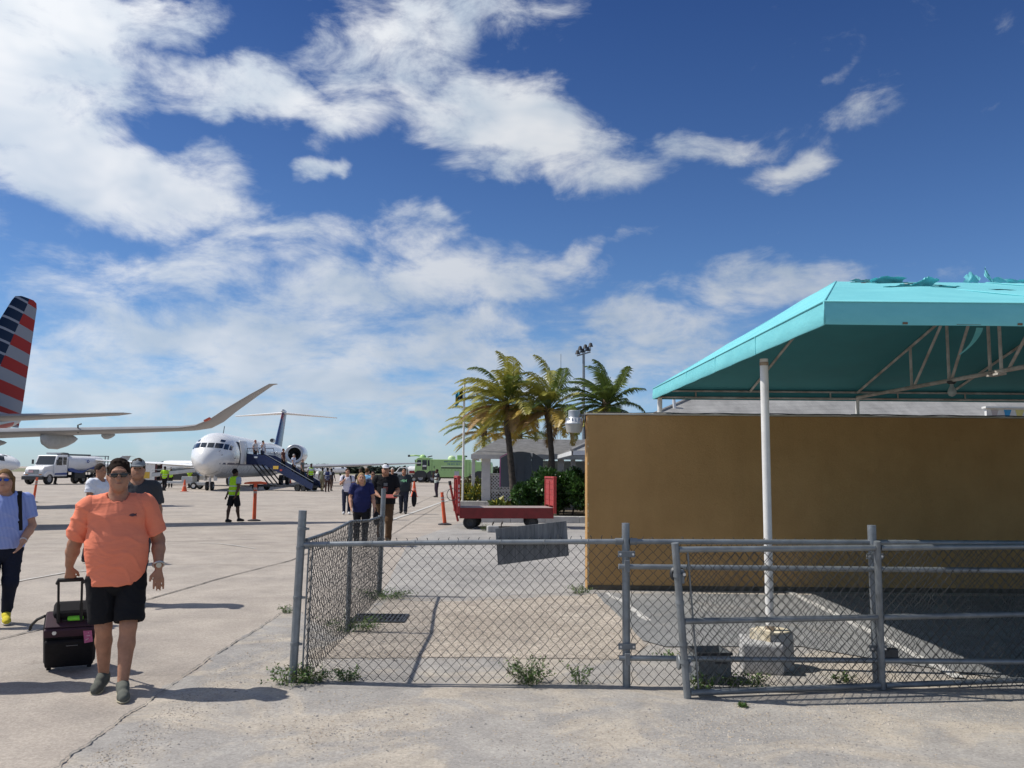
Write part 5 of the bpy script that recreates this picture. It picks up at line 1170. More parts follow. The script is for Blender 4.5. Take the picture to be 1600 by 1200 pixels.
# ------------------------------------------------------------------ boarding stairs
st0 = Vector((-20.15, 65.0, 0)); st1 = G(496, 768); st1.y = 62.2; st1.x = P(496, 768, 62.2).x
sdv = (st1 - st0); SL_ = sdv.length; srz = math.atan2(sdv.y, sdv.x)
bs = empty('boarding_stairs', st0, srz); M_BLU = mat('stair_blue', (.007, .018, .07), .45, var=.15, scale=3)
PZ = 2.18; PLn = 1.75; sw = 1.2
box('platform', M_DARK, (PLn / 2, 0, PZ - .06), (PLn, sw, .10), bs); run = SL_ - PLn
NS = 11
for k in range(NS):
    t = (k + .5) / NS; box('step', M_GALV2, (PLn + run * t, 0, PZ * (1 - t) - .02), (run / NS + .04, sw - .1, .04), bs)
for s in (-1, 1):
    y = s * (sw / 2 + .03)
    MB().prism([(0, PZ - .22), (PLn, PZ - .22), (SL_, -.0 + .12), (SL_ + .1, .55), (PLn, PZ + .48), (0, PZ + .62)], y - .025, y + .025, 'y').build('side_panel', M_BLU, bs)
    tube('handrail', M_BLU, [(.0, y, PZ + .6), (.05, y, PZ + 1.02), (PLn - .25, y, PZ + 1.05), (PLn - .05, y, PZ + .5)], .028, bs, 6)
    tube('handrail', M_GALV, [(PLn, y, PZ + .62), (SL_ + .1, y, .72)], .022, bs, 6)
    for (xa, xb) in ((.5, 2.3), (.95, 2.75)): tube('strut', M_DARK, [(xa, y * .8, PZ - .2), (xb, y * .8, .38)], .06, bs, 6)
    for x in (1.0, SL_ - 1.35): wheel(bs, (x, y, .27), .27, .18, 'y')
    wheel(bs, (SL_ - .8, y, .22), .22, .16, 'y')
box('chassis', M_DARK, (SL_ / 2, 0, .36), (SL_ - .4, .8, .14), bs); box('label_plate', mat('plate_white', (.5, .55, .6), .5), (.95, -sw / 2 - .06, PZ + .33), (.34, .01, .12), bs)
MB().prism([(SL_ * .42, 1.62), (SL_ * .50, 1.62), (SL_ * .50, 1.86), (SL_ * .42, 1.86)], -sw / 2 - .066, -sw / 2 - .058, 'y').build('yellow_sticker', mat('sticker_yellow', (.62, .40, .06), .6), bs)
box('red_sticker', mat('sticker_red', (.4, .06, .05), .6), (SL_ * .54, -sw / 2 - .06, 1.55), (.22, .01, .14), bs)
tag(bs, 'dark blue towable boarding stairs rolled up to the white airliner', 'boarding stairs')

# ------------------------------------------------------------------ fuel truck
def glasspane(name, parent, pts, m=M_GLASS):
    mb = MB(); mb.add(pts, [tuple(range(len(pts)))]); return mb.build(name, m, parent)
tl = G(78, 757); ftk = empty('fuel_truck', (tl.x, tl.y + 2.6, 0), R(79))
# local: truck points towards -x, left side faces -y
M_TRW = mat('truck_white', (.74, .74, .74), .35, var=.04, scale=2)
MB().prism([(-4.1, .75), (-4.1, 1.35), (-3.9, 1.62), (-2.75, 1.80), (-2.75, .75)], -.95, .95, 'y').build('hood', M_TRW, ftk, bevel=.08)
MB().prism([(-2.8, .75), (-2.8, 1.80), (-2.45, 2.72), (-1.1, 2.78), (-1.1, .75)], -1.08, 1.08, 'y').build('cab', M_TRW, ftk, bevel=.06)
glasspane('windscreen', ftk, [(-2.815, -.95, 1.86), (-2.815, .95, 1.86), (-2.50, .88, 2.66), (-2.50, -.88, 2.66)])
for s in (-1, 1):
    glasspane('side_window', ftk, [(-2.6, s * 1.095, 1.80), (-1.85, s * 1.095, 1.80), (-1.85, s * 1.095, 2.55), (-2.38, s * 1.095, 2.55)]); glasspane('side_window', ftk, [(-1.75, s * 1.095, 1.85), (-1.28, s * 1.095, 1.85), (-1.28, s * 1.095, 2.55), (-1.75, s * 1.095, 2.55)])
    box('mirror', M_DARK, (-2.75, s * 1.32, 2.1), (.06, .2, .42), ftk)
    box('headlight', mat('lamp_glass', (.5, .52, .54), .2), (-4.12, s * .72, 1.08), (.04, .34, .16), ftk); box('indicator', mat('amber', (.6, .2, .03), .3), (-4.12, s * .72, .92), (.035, .3, .07), ftk)
    MB().prism([(-4.05, .72), (-4.05, 1.0), (-3.75, 1.26), (-3.1, 1.26), (-2.85, .95), (-2.85, .72)], s * .95, s * 1.14, 'y').build('fender', M_TRW, ftk, bevel=.04)
    # blue wave livery band on the tank side
    MB().prism([(-1.0, 1.25), (-.2, 1.1), (.8, 1.05), (1.9, 1.5), (3.0, 1.35), (4.1, 1.3), (4.1, 1.72), (3.2, 1.85), (2.4, 1.66), (1.2, 1.3), (.2, 1.32), (-.6, 1.52), (-1.0, 1.5)], s * 1.06, s * 1.215, 'y').build('blue_wave', mat('wave_blue', (.03, .07, .26), .4), ftk)
    MB().prism([(-2.7, 1.05), (-1.15, 1.10), (-1.15, .9), (-2.75, .9)], s * 1.085, s * 1.10, 'y').build('blue_wave', mat('wave_blue', (.03, .07, .26)), ftk)
    for x in (-3.4, 2.6, 3.65): wheel(ftk, (x, s * .98, .5), .5, .32, 'y', mat('steel_rim', (.35, .35, .36), .5, .4))
box('grille', M_DARK, (-4.11, 0, 1.18), (.03, 1.05, .42), ftk)
for k in range(5): box('grille_bar', M_ALU, (-4.13, 0, 1.02 + k * .08), (.02, 1.05, .03), ftk)
box('bumper', M_DARK, (-4.2, 0, .62), (.2, 2.2, .34), ftk, bevel=.03); box('number_plate', mat('plate_pink', (.60, .38, .40), .5), (-4.16, .25, 1.2), (.02, .5, .2), ftk)
tk = MB(); rings = []
for (x, f) in ((-.95, .55), (-.9, .9), (-.7, 1), (3.9, 1), (4.15, .92), (4.22, .5)): rings.append([(x, math.copysign(abs(math.cos(a)) ** .7, math.cos(a)) * 1.14 * f, 1.92 + math.copysign(abs(math.sin(a)) ** .75, math.sin(a)) * .80 * f) for a in np.linspace(0, 2 * math.pi, 29)[:-1]])
tk.loft(rings); tk.build('tank', M_TRW, ftk, smooth=True, ang=45)
box('chassis', M_DARK, (.2, 0, .75), (8.2, .9, .28), ftk); box('pump_cabinet', M_DARK, (.6, -.95, .85), (1.5, .4, .6), ftk, bevel=.02); box('pump_cabinet', M_DARK, (.6, .95, .85), (1.5, .4, .6), ftk, bevel=.02)
MB().lathe([(.55, 0), (.55, .14), (.4, .26), (0, .3)], (-.7, -.2, 2.72), 'z', 16).build('hatch', M_DARK, ftk, smooth=True, ang=40); box('roof_tray', M_DARK, (1.5, 0, 2.82), (3.2, .5, .14), ftk); box('roof_box', M_GREYA, (-1.6, .1, 2.9), (.7, 1.0, .16), ftk)
for x in (4.35, 4.8):
    for s in (-1, 1): tube('rear_rack', M_GALV2, [(x, s * .95, .7), (x, s * .95, 2.75)], .05, ftk, 6)
box('rack_top', M_GALV2, (4.57, 0, 2.75), (.6, 2.0, .08), ftk); box('hose_reel', M_DARK, (4.57, 0, 1.6), (.4, 1.5, 1.0), ftk, bevel=.1)
MB().lathe([(.09, 0), (.16, .0), (.16, .012), (.09, .012)], (1.55, -1.2, 2.2), 'y', 16).build('emblem', mat('wave_blue', (.03, .07, .26)), ftk)
tag(ftk, 'white fuel tanker truck with blue wave livery parked at the left', 'truck')

# ------------------------------------------------------------------ lime fire truck
fk = G(700, 755); fr = empty('fire_truck', (P(700, 740, 108).x, 108, 0), R(-3))
MB().prism([(-3.9, .95), (-4.15, 1.5), (-3.95, 3.05), (-3.7, 3.2), (-2.2, 3.2), (-2.2, .95)], -1.4, 1.4, 'y').build('cab', M_LIME, fr, bevel=.06)
MB().prism([(-2.2, .75), (-2.2, 3.0), (2.9, 3.0), (2.9, 1.95), (2.9, .95), (2.5, .75)], -1.4, 1.4, 'y').build('body', M_LIME, fr, bevel=.05)
MB().prism([(2.9, 1.2), (2.9, 2.75), (5.6, 2.7), (5.7, 2.4), (5.7, 1.2)], -1.38, 1.38, 'y').build('engine_bay', M_LIME, fr, bevel=.05)
for s in (-1, 1):
    glasspane('side_window', fr, [(-3.85, s * 1.415, 2.15), (-3.3, s * 1.415, 2.15), (-3.3, s * 1.415, 2.9), (-3.8, s * 1.415, 2.9)]); glasspane('door_window', fr, [(-3.15, s * 1.415, 1.65), (-2.55, s * 1.415, 1.65), (-2.55, s * 1.415, 2.9), (-3.15, s * 1.415, 2.9)])
    glasspane('rear_window', fr, [(-2.45, s * 1.415, 2.15), (-2.22, s * 1.415, 2.15), (-2.22, s * 1.415, 2.9), (-2.45, s * 1.415, 2.9)])
    box('white_panel', M_WHITEP, (-2.85, s * 1.42, 2.15), (.5, .012, .2), fr)
    box('roller_shutter', mat('lime_pale', (.55, .70, .40), .4), (.75, s * 1.41, 2.12), (3.0, .03, .16), fr); box('shutter_gap', M_DARK, (.75, s * 1.412, 1.92), (2.9, .02, .16), fr); box('control_panel', M_GREYA, (1.3, s * 1.41, 1.2), (.6, .03, .6), fr)
    for k in range(7): box('tread_light', M_DARK, (-.7 + k * .45, s * 1.412, 1.66), (.12, .02, .05), fr)
    box('body_line', mat('lime_dark', (.20, .34, .12), .5), (2.5, s * 1.41, 1.85), (.05, .02, 1.9), fr); box('body_line', mat('lime_dark', (.2, .34, .12)), (-1.9, s * 1.41, 2.0), (.05, .02, 1.9), fr); box('door_handle', M_DARK, (-1.6, s * 1.41, 2.0), (.08, .03, .3), fr)
    for x in (-3.35, -1.75, 4.3, ): 
        wheel(fr, (x, s * 1.15, .68), .68 if x > -3 else .62, .5, 'y', mat('steel_rim', (.35, .35, .36)))
        MB().prism([(x - .95, .7), (x - .75, 1.3), (x - .4, 1.55), (x + .4, 1.55), (x + .75, 1.3), (x + .95, .7)], s * 1.405, s * 1.412, 'y').build('wheel_arch', M_DARK, fr)
box('windscreen', M_GLASS, (-4.07, 0, 2.4), (.06, 2.4, 1.1), fr, rot=(0, R(-7), 0)); box('chassis', M_DARK, (.6, 0, .75), (9.0, 1.6, .35), fr); box('bumper', M_DARK, (-4.25, 0, .9), (.35, 2.5, .3), fr)
MB().tube([(-3.0, 0, 3.35), (-4.2, 0, 3.5), (-5.0, 0, 3.45)], .10, 8).build('water_cannon', M_LIME, fr, smooth=True); MB().tube([(-5.0, 0, 3.45), (-5.25, 0, 3.44)], .15, 8).build('nozzle', M_DARK, fr)
MB().lathe([(.45, 0), (.42, .25), (.2, .42), (0, .45)], (-3.3, 0, 3.18), 'z', 14).build('turret_base', M_LIME, fr, smooth=True); tube('roof_bar', M_DARK, [(-2.6, -.6, 3.3), (-2.0, -.6, 3.45)], .08, fr)
MB().lathe([(.5, 0), (.48, .3), (.3, .5), (0, .55)], (.45, 0, 2.98), 'z', 14).build('roof_dome', mat('lime_pale', (.55, .7, .4)), fr, smooth=True); box('roof_monitor', M_LIME, (1.7, 0, 3.3), (1.0, .9, .55), fr, bevel=.05); box('monitor_lamp', M_DARK, (2.35, 0, 3.42), (.2, .2, .2), fr)
box('rear_vent', M_LIME, (3.4, 0, 2.95), (.5, .8, .4), fr)
M_TXT = mat('sign_navy', (.05, .12, .25), .6)
for (z, w, n) in ((2.72, 2.4, 24), (2.42, 1.5, 15)):   # two worn lines of small lettering, too far to read
    rnd = random.Random(n); x = .9 - w / 2
    while x < .9 + w / 2:
        cw_ = rnd.uniform(.07, .11); box('lettering', M_TXT, (x, -1.404, z), (cw_ * .8, .012, .17 * rnd.uniform(.8, 1)), fr); x += cw_ * (1.25 if rnd.random() < .85 else 2)
tag(fr, 'lime green airport fire truck standing far back behind the flagpole', 'fire truck')

# white tank truck with red stripe
tt = empty('tank_truck', (P(634, 740, 112).x, 112, 0), 0)
MB().prism([(-2.5, .6), (-2.5, 1.15), (-1.2, 1.35), (-.75, 1.95), (.25, 1.98), (.25, .6)], -.95, .95, 'y').build('cab', M_TRW, tt, bevel=.06)
for s in (-1, 1):
    glasspane('side_window', tt, [(-1.05, s * .965, 1.36), (.1, s * .965, 1.36), (.1, s * .965, 1.85), (-.7, s * .965, 1.85)])
    for x in (-1.7, 1.2, 2.9): wheel(tt, (x, s * .8, .4), .4, .25, 'y', M_GREYA)
    box('red_stripe', M_RED, (2.4, s * 1.02, 1.35), (3.6, .02, .32), tt)
box('windscreen', M_GLASS, (-1.0, 0, 1.66), (.03, 1.7, .62), tt, rot=(0, R(36), 0)); box('chassis', M_DARK, (.9, 0, .55), (6.6, 1.0, .25), tt); box('under_box', M_GREYA, (2.3, 0, .8), (3.4, 1.8, .4), tt)
mb = MB(); mb.loft([[(x, math.cos(a) * 1.0 * f, 1.45 + math.sin(a) * .68 * f) for a in np.linspace(0, 2 * math.pi, 25)[:-1]] for (x, f) in ((.3, .7), (.45, 1), (4.3, 1), (4.45, .7))]); mb.build('tank', M_TRW, tt, smooth=True, ang=45)
tag(tt, 'white pickup with white tank and red stripe left of the green fire truck', 'truck')

# ------------------------------------------------------------------ ground equipment near the airliner nose
be = empty('belt_loader', gp(272, 66), R(-4)); 
MB().prism([(-1.6, .95), (1.9, 1.38), (1.9, 1.62), (-1.6, 1.22)], -.45, .45, 'y').build('belt_bed', mat('loader_grey', (.48, .49, .49), .5, .2), be); MB().prism([(-1.6, 1.225), (1.9, 1.625), (1.9, 1.66), (-1.6, 1.26)], -.34, .34, 'y').build('belt', M_BLACK, be)
box('chassis', mat('loader_grey', (.48, .49, .49)), (.2, 0, .52), (3.2, 1.1, .18), be, bevel=.02); box('engine_box', M_GREYA, (1.35, -.2, .78), (.9, .8, .42), be, bevel=.03); box('rear_step', mat('loader_grey', (.48, .49, .49)), (2.2, 0, .42), (1.2, 1.2, .22), be, bevel=.02)
for (x, s) in ((-1.1, -1), (-1.1, 1), (-.55, -1), (1.9, 1), (1.9, -1)): wheel(be, (x, s * .55, .27), .27, .2, 'y', M_WHITEP)
for s in (-1, 1): tube('guard_rail', M_GALV, [(-1.6, s * .46, 1.45), (1.9, s * .46, 1.86)], .02, be, 6)
tag(be, 'grey belt loader with sloping conveyor under the airliner nose', 'belt loader')
lc_ = empty('luggage_trailer', gp(226, 78), R(4)); M_MAR = mat('maroon_paint', (.09, .02, .02), .5)
box('deck', M_MAR, (0, 0, .45), (2.6, 1.5, .12), lc_); box('roof', M_WHITEP, (0, 0, 2.0), (2.7, 1.6, .06), lc_); box('end_panel', M_WHITEP, (.75, -.72, 1.22), (.95, .04, 1.45), lc_, bevel=.01); box('yellow_notice', mat('sticker_yellow', (.62, .4, .06)), (.45, -.755, .95), (.55, .02, .6), lc_)
for (x, y) in ((-1.25, -.7), (-1.25, .7), (1.25, -.7), (1.25, .7), (.2, -.7), (0, .7)): box('post', M_MAR, (x, y, 1.22), (.16, .08, 1.5), lc_)
box('cargo', M_DARK, (-.6, .1, .95), (1.2, 1.1, .85), lc_, bevel=.05); box('back_panel', M_DARK, (0, .72, 1.2), (2.5, .03, 1.4), lc_)
for (x, y) in ((-.9, -.6), (-.9, .6), (.9, -.6), (.9, .6)): wheel(lc_, (x, y, .24), .24, .16, 'y')
tag(lc_, 'maroon and white curtained luggage trailer behind the man in the orange shirt', 'luggage trailer')
sv = empty('parked_car', gp(282, 90), R(5)); M_CAR = mat('car_black', (.02, .022, .025), .25, coat=.6)
MB().prism([(-2.3, .35), (-2.35, .85), (-1.3, 1.02), (1.9, 1.05), (2.25, .9), (2.25, .35)], -.9, .9, 'y').build('body', M_CAR, sv, bevel=.08); MB().prism([(-1.35, 1.0), (-.7, 1.55), (1.5, 1.58), (2.05, 1.04)], -.78, .78, 'y').build('cabin', mat('car_glass', (.16, .19, .2), .1), sv, bevel=.06); box('roof', M_CAR, (.4, 0, 1.6), (2.1, 1.5, .05), sv, bevel=.02)
for (x, s) in ((-1.5, -1), (-1.5, 1), (1.4, -1), (1.4, 1)): wheel(sv, (x, s * .82, .34), .34, .22, 'y', M_GREYA)
tag(sv, 'dark car parked behind the belt loader left of the airliner nose', 'car')
# low tow cart among the staff at the foot of the stairs
gc = empty('ground_power_cart', gp(497, 74), 0); MB().prism([(-.6, .3), (-.6, 1.0), (-.3, 1.25), (.3, 1.25), (.6, 1.0), (.6, .3)], -.5, .5, 'y').build('hood', M_WHITEP, gc, bevel=.04); MB().lathe([(.2, 0), (.14, .2), (0, .22)], (0, 0, 1.24), 'z', 10).build('cap', M_WHITEP, gc, smooth=True)
for (x, s) in ((-.4, -1), (-.4, 1), (.4, -1), (.4, 1)): wheel(gc, (x, s * .45, .2), .2, .14, 'y')
tag(gc, 'small white service cart behind the foot of the boarding stairs', 'cart')

# distant tree line
def treeline():
    rnd = random.Random(4); mb = MB()
    for k in range(2600):
        x = rnd.uniform(-82, 12); y = rnd.uniform(300, 330); h = (1.9 + .5 * math.sin(x * .05) + rnd.uniform(-.5, .6)); s = rnd.uniform(.7, 1.5); mb.m = rnd.randrange(2)
        z = h * rnd.random() ** .7
        for _ in range(3):
            d = Vector((rnd.gauss(0, 1), rnd.gauss(0, 1), rnd.gauss(0, 1))).normalized() * s; e = d.cross(Vector((rnd.gauss(0, 1), rnd.gauss(0, 1), 1))).normalized() * s
            p = Vector((x + rnd.gauss(0, 1), y, z)); q = [p + d, p + e, p - d, p - e]
            mb.add([(v.x, v.y, max(0, v.z)) for v in q], [(0, 1, 2, 3)])
    return mb.build('distant_trees', [mat('far_green', (.05, .065, .04), .9, var=.3, scale=.2), mat('far_green_dark', (.03, .045, .03), .9, var=.3, scale=.2)], fix=False)
tag(treeline(), 'dark line of scrub trees along the horizon behind the aircraft', 'trees', kind='stuff')
tag(sheet('grass_verge', [(-900, 255), (400, 255), (400, 700), (-900, 700)], .02, mat('dry_verge', (.17, .17, .09), .95, var=.3, scale=.05)), kind='structure')

# ------------------------------------------------------------------ people: smooth blended bodies polygonised on a grid
def nv(v): return np.array(v, float)
class SDF:
    def __init__(s, h): s.h = h; s.p = []
    def cone(s, a, b, ra, rb, k=.02, sy=1.0, sub=False): s.p.append(('c', nv(a), nv(b), ra, rb, k, sy, sub)); return s
    def ell(s, c, r, k=.02, sub=False): s.p.append(('e', nv(c), nv(r), 0, 0, k, 1, sub)); return s
    def cut(s, p, n): s.p.append(('x', nv(p), nv(n), 0, 0, 0, 1, False)); return s
    def bounds(s):
        lo, hi = np.full(3, 9e9), np.full(3, -9e9)
        for p in s.p:
            if p[0] == 'c' and not p[7]:
                r = max(p[3], p[4])
                for q in (p[1], p[2]): lo = np.minimum(lo, q - r); hi = np.maximum(hi, q + r)
            elif p[0] == 'e' and not p[7]: lo = np.minimum(lo, p[1] - p[2]); hi = np.maximum(hi, p[1] + p[2])
        return lo - 3 * s.h, hi + 3 * s.h
    def mesh(s):
        h = s.h; lo, hi = s.bounds(); n = np.ceil((hi - lo) / h).astype(int) + 1; D = np.full(n, .5, np.float32)
        for (t, a, b, ra, rb, k, sy, sub) in s.p:
            if t == 'x':
                X = [lo[i] + h * np.arange(n[i]) for i in range(3)]
                pl = ((X[0] - a[0]) * b[0])[:, None, None] + ((X[1] - a[1]) * b[1])[None, :, None] + ((X[2] - a[2]) * b[2])[None, None, :]
                np.maximum(D, pl, out=D); continue
            m = k * 1.5 + 3 * h
            if t == 'c': l_, h_ = np.minimum(a, b) - max(ra, rb) - m, np.maximum(a, b) + max(ra, rb) + m
            else: l_, h_ = a - b - m, a + b + m
            i0 = np.clip(np.floor((l_ - lo) / h).astype(int), 0, n); i1 = np.clip(np.ceil((h_ - lo) / h).astype(int) + 1, 0, n)
            if (i1 <= i0).any(): continue
            x, y, z = np.meshgrid(*[lo[i] + h * np.arange(i0[i], i1[i]) for i in range(3)], indexing='ij', sparse=True)
            if t == 'c':
                ab = b - a; ab2 = ab.copy(); ab2[1] /= sy; px, py, pz = x - a[0], (y - a[1]) / sy, z - a[2]
                tt = np.clip((px * ab2[0] + py * ab2[1] + pz * ab2[2]) / max(1e-9, ab2 @ ab2), 0, 1)
                d = np.sqrt((px - tt * ab2[0]) ** 2 + (py - tt * ab2[1]) ** 2 + (pz - tt * ab2[2]) ** 2) - (ra + (rb - ra) * tt)
            else:
                d = (np.sqrt(((x - a[0]) / b[0]) ** 2 + ((y - a[1]) / b[1]) ** 2 + ((z - a[2]) / b[2]) ** 2) - 1) * b.min()
            sl = tuple(slice(i0[i], i1[i]) for i in range(3)); E_ = D[sl]
            if sub: D[sl] = np.maximum(E_, -d)
            elif k > 0:
                hh = np.clip(.5 + .5 * (E_ - d) / k, 0, 1); D[sl] = E_ * (1 - hh) + d * hh - k * hh * (1 - hh)
            else: D[sl] = np.minimum(E_, d)
        return nets(D, lo, h)
def nets(D, lo, h):
    S = D < 0; n = np.array(D.shape) - 1
    c = np.zeros(n, np.int8)
    for dx in (0, 1):
        for dy in (0, 1):
            for dz in (0, 1): c += S[dx:dx + n[0], dy:dy + n[1], dz:dz + n[2]]
    act = (c > 0) & (c < 8); idx = np.full(n, -1, np.int64); I = np.argwhere(act); idx[act] = np.arange(len(I))
    acc = np.zeros((len(I), 3)); cnt = np.zeros(len(I)); i, j, k = I.T
    for ax in range(3):
        for u in (0, 1):
            for v in (0, 1):
                o = [0, 0, 0]; oth = [q for q in range(3) if q != ax]; o[oth[0]] = u; o[oth[1]] = v; e = list(o); e[ax] = 1
                A_ = D[i + o[0], j + o[1], k + o[2]]; B_ = D[i + e[0], j + e[1], k + e[2]]; m = (A_ < 0) != (B_ < 0)
                t = np.where(m, A_ / np.where(m, A_ - B_, 1), 0); p = np.tile(np.array(o, float), (len(I), 1)); p[:, ax] = t
                acc[m] += p[m]; cnt[m] += 1
    V = lo + h * (I + acc / np.maximum(cnt, 1)[:, None]); Fs = []
    for ax in range(3):
        b, c2 = [(1, 2), (2, 0), (0, 1)][ax]; sl0 = [slice(None)] * 3; sl1 = [slice(None)] * 3
        sl0[ax] = slice(0, -1); sl1[ax] = slice(1, None); A_, B_ = S[tuple(sl0)], S[tuple(sl1)]
        E_ = np.argwhere(A_ != B_); E_ = E_[(E_[:, b] > 0) & (E_[:, c2] > 0) & (E_[:, b] < n[b]) & (E_[:, c2] < n[c2])]
        def cell(db, dc): q = E_.copy(); q[:, b] -= db; q[:, c2] -= dc; return idx[q[:, 0], q[:, 1], q[:, 2]]
        q = np.stack([cell(1, 1), cell(0, 1), cell(0, 0), cell(1, 0)], 1); fl = B_[E_[:, 0], E_[:, 1], E_[:, 2]]; q[fl] = q[fl][:, ::-1]; Fs.append(q)
    Q = np.concatenate(Fs); Q = Q[(Q >= 0).all(1)]
    return V, Q
def folds(V, Q, amp, pull):
    Nn = np.zeros_like(V); fn = np.cross(V[Q[:, 2]] - V[Q[:, 0]], V[Q[:, 3]] - V[Q[:, 1]])
    for a in range(4): np.add.at(Nn, Q[:, a], fn)
    Nn /= np.maximum(np.linalg.norm(Nn, axis=1), 1e-9)[:, None]; x, y, z = V.T
    w = 1.3 * np.sin(7 * x + 5 * z + 2) + .9 * np.sin(13 * z - 9 * x + 4 * y) + .6 * np.sin(23 * x + 17 * y)
    r1 = 1 - np.abs(np.sin(pull * 13 * x + 17 * z + w)); r2 = 1 - np.abs(np.sin(-pull * 21 * x + 9 * z + 1.4 * w + 1)); r3 = np.sin(31 * x + 27 * z + 2.2 * w)
    msk = .35 + .65 * (.5 + .5 * np.sin(5.3 * x + 6.1 * z + 3 * y + 1)); d = amp * (r1 ** 3 * msk + .6 * r2 ** 4 * (1.35 - msk) + .10 * r3)
    return V + Nn * d[:, None]
def sobj(name, sdfs, m, parent=None, relax=1, fold=0, pull=1):
    Vs, Qs, k = [], [], 0
    for sd in sdfs:
        V, Q = sd.mesh()
        for _ in range(relax):   # light smoothing of the grid steps
            A_ = np.zeros_like(V); C_ = np.zeros(len(V))
            for a in range(4):
                np.add.at(A_, Q[:, a], V[Q[:, (a + 1) % 4]]); np.add.at(C_, Q[:, a], 1); np.add.at(A_, Q[:, a], V[Q[:, (a + 3) % 4]]); np.add.at(C_, Q[:, a], 1)
            V = .5 * V + .5 * A_ / np.maximum(C_, 1)[:, None]
        if fold: V = folds(V, Q, fold, pull)
        Vs.append(V); Qs.append(Q + k); k += len(V)
    V, Q = np.concatenate(Vs), np.concatenate(Qs)
    me = bpy.data.meshes.new(name); me.vertices.add(len(V)); me.vertices.foreach_set('co', V.astype(np.float32).ravel())
    me.loops.add(len(Q) * 4); me.loops.foreach_set('vertex_index', Q.astype(np.int32).ravel()); me.polygons.add(len(Q)); me.polygons.foreach_set('loop_start', np.arange(0, len(Q) * 4, 4, dtype=np.int32))
    me.update(calc_edges=True); me.polygons.foreach_set('use_smooth', np.ones(len(Q), bool)); me.materials.append(m)
    o = bpy.data.objects.new(name, me); COL.objects.link(o)
    if parent is not None: o.parent = parent
    return o
def unit(v): v = nv(v); return v / np.linalg.norm(v)
def cloth(col, name=None): return mat('cloth_%02x%02x%02x' % tuple(int(255 * c) for c in col) if name is None else name, col, .9, var=.13, scale=5, bump=.012, bscale=9, spec=.2)
def skin_m(t): return mat('skin_%d' % t, [(.50, .27, .18), (.36, .18, .11), (.10, .055, .035), (.40, .205, .13)][t], .62, var=.16, scale=14, spec=.3, bump=.002, bscale=120)
def hand(S, w, d, sp, pn, curl=.5, sc=1.0, thumb=1, k=.008, fr=.0095):
    w, d, sp, pn = nv(w), unit(d), unit(sp), unit(pn)
    for o in (-.024, -.008, .008, .024): S.cone(w, w + d * .085 * sc + sp * o * sc, .021 * sc, .0145 * sc, k)
    for o, L_ in ((-.031, .066), (-.0105, .080), (.0105, .085), (.031, .074)):
        b = w + d * .085 * sc + sp * o * sc; d1 = unit(d * math.cos(curl * .6) + pn * math.sin(curl * .6) + sp * o * 2.2); d2 = unit(d * math.cos(curl * 1.5) + pn * math.sin(curl * 1.5) + sp * o * 1.2)
        m = b + d1 * L_ * .52 * sc; S.cone(b, m, fr * 1.08 * sc, fr * sc, .004); S.cone(m, m + d2 * L_ * .5 * sc, fr * sc, fr * .82 * sc, .003)
    b = w + d * .03 * sc + sp * thumb * .022 * sc; m = b + unit(d * .75 + sp * thumb * .75 + pn * .25) * .04 * sc
    S.cone(b, m, .014 * sc, .0115 * sc, .008); S.cone(m, m + unit(d * .95 + sp * thumb * .25 + pn * .3) * .034 * sc, .0115 * sc, .0092 * sc, .003)

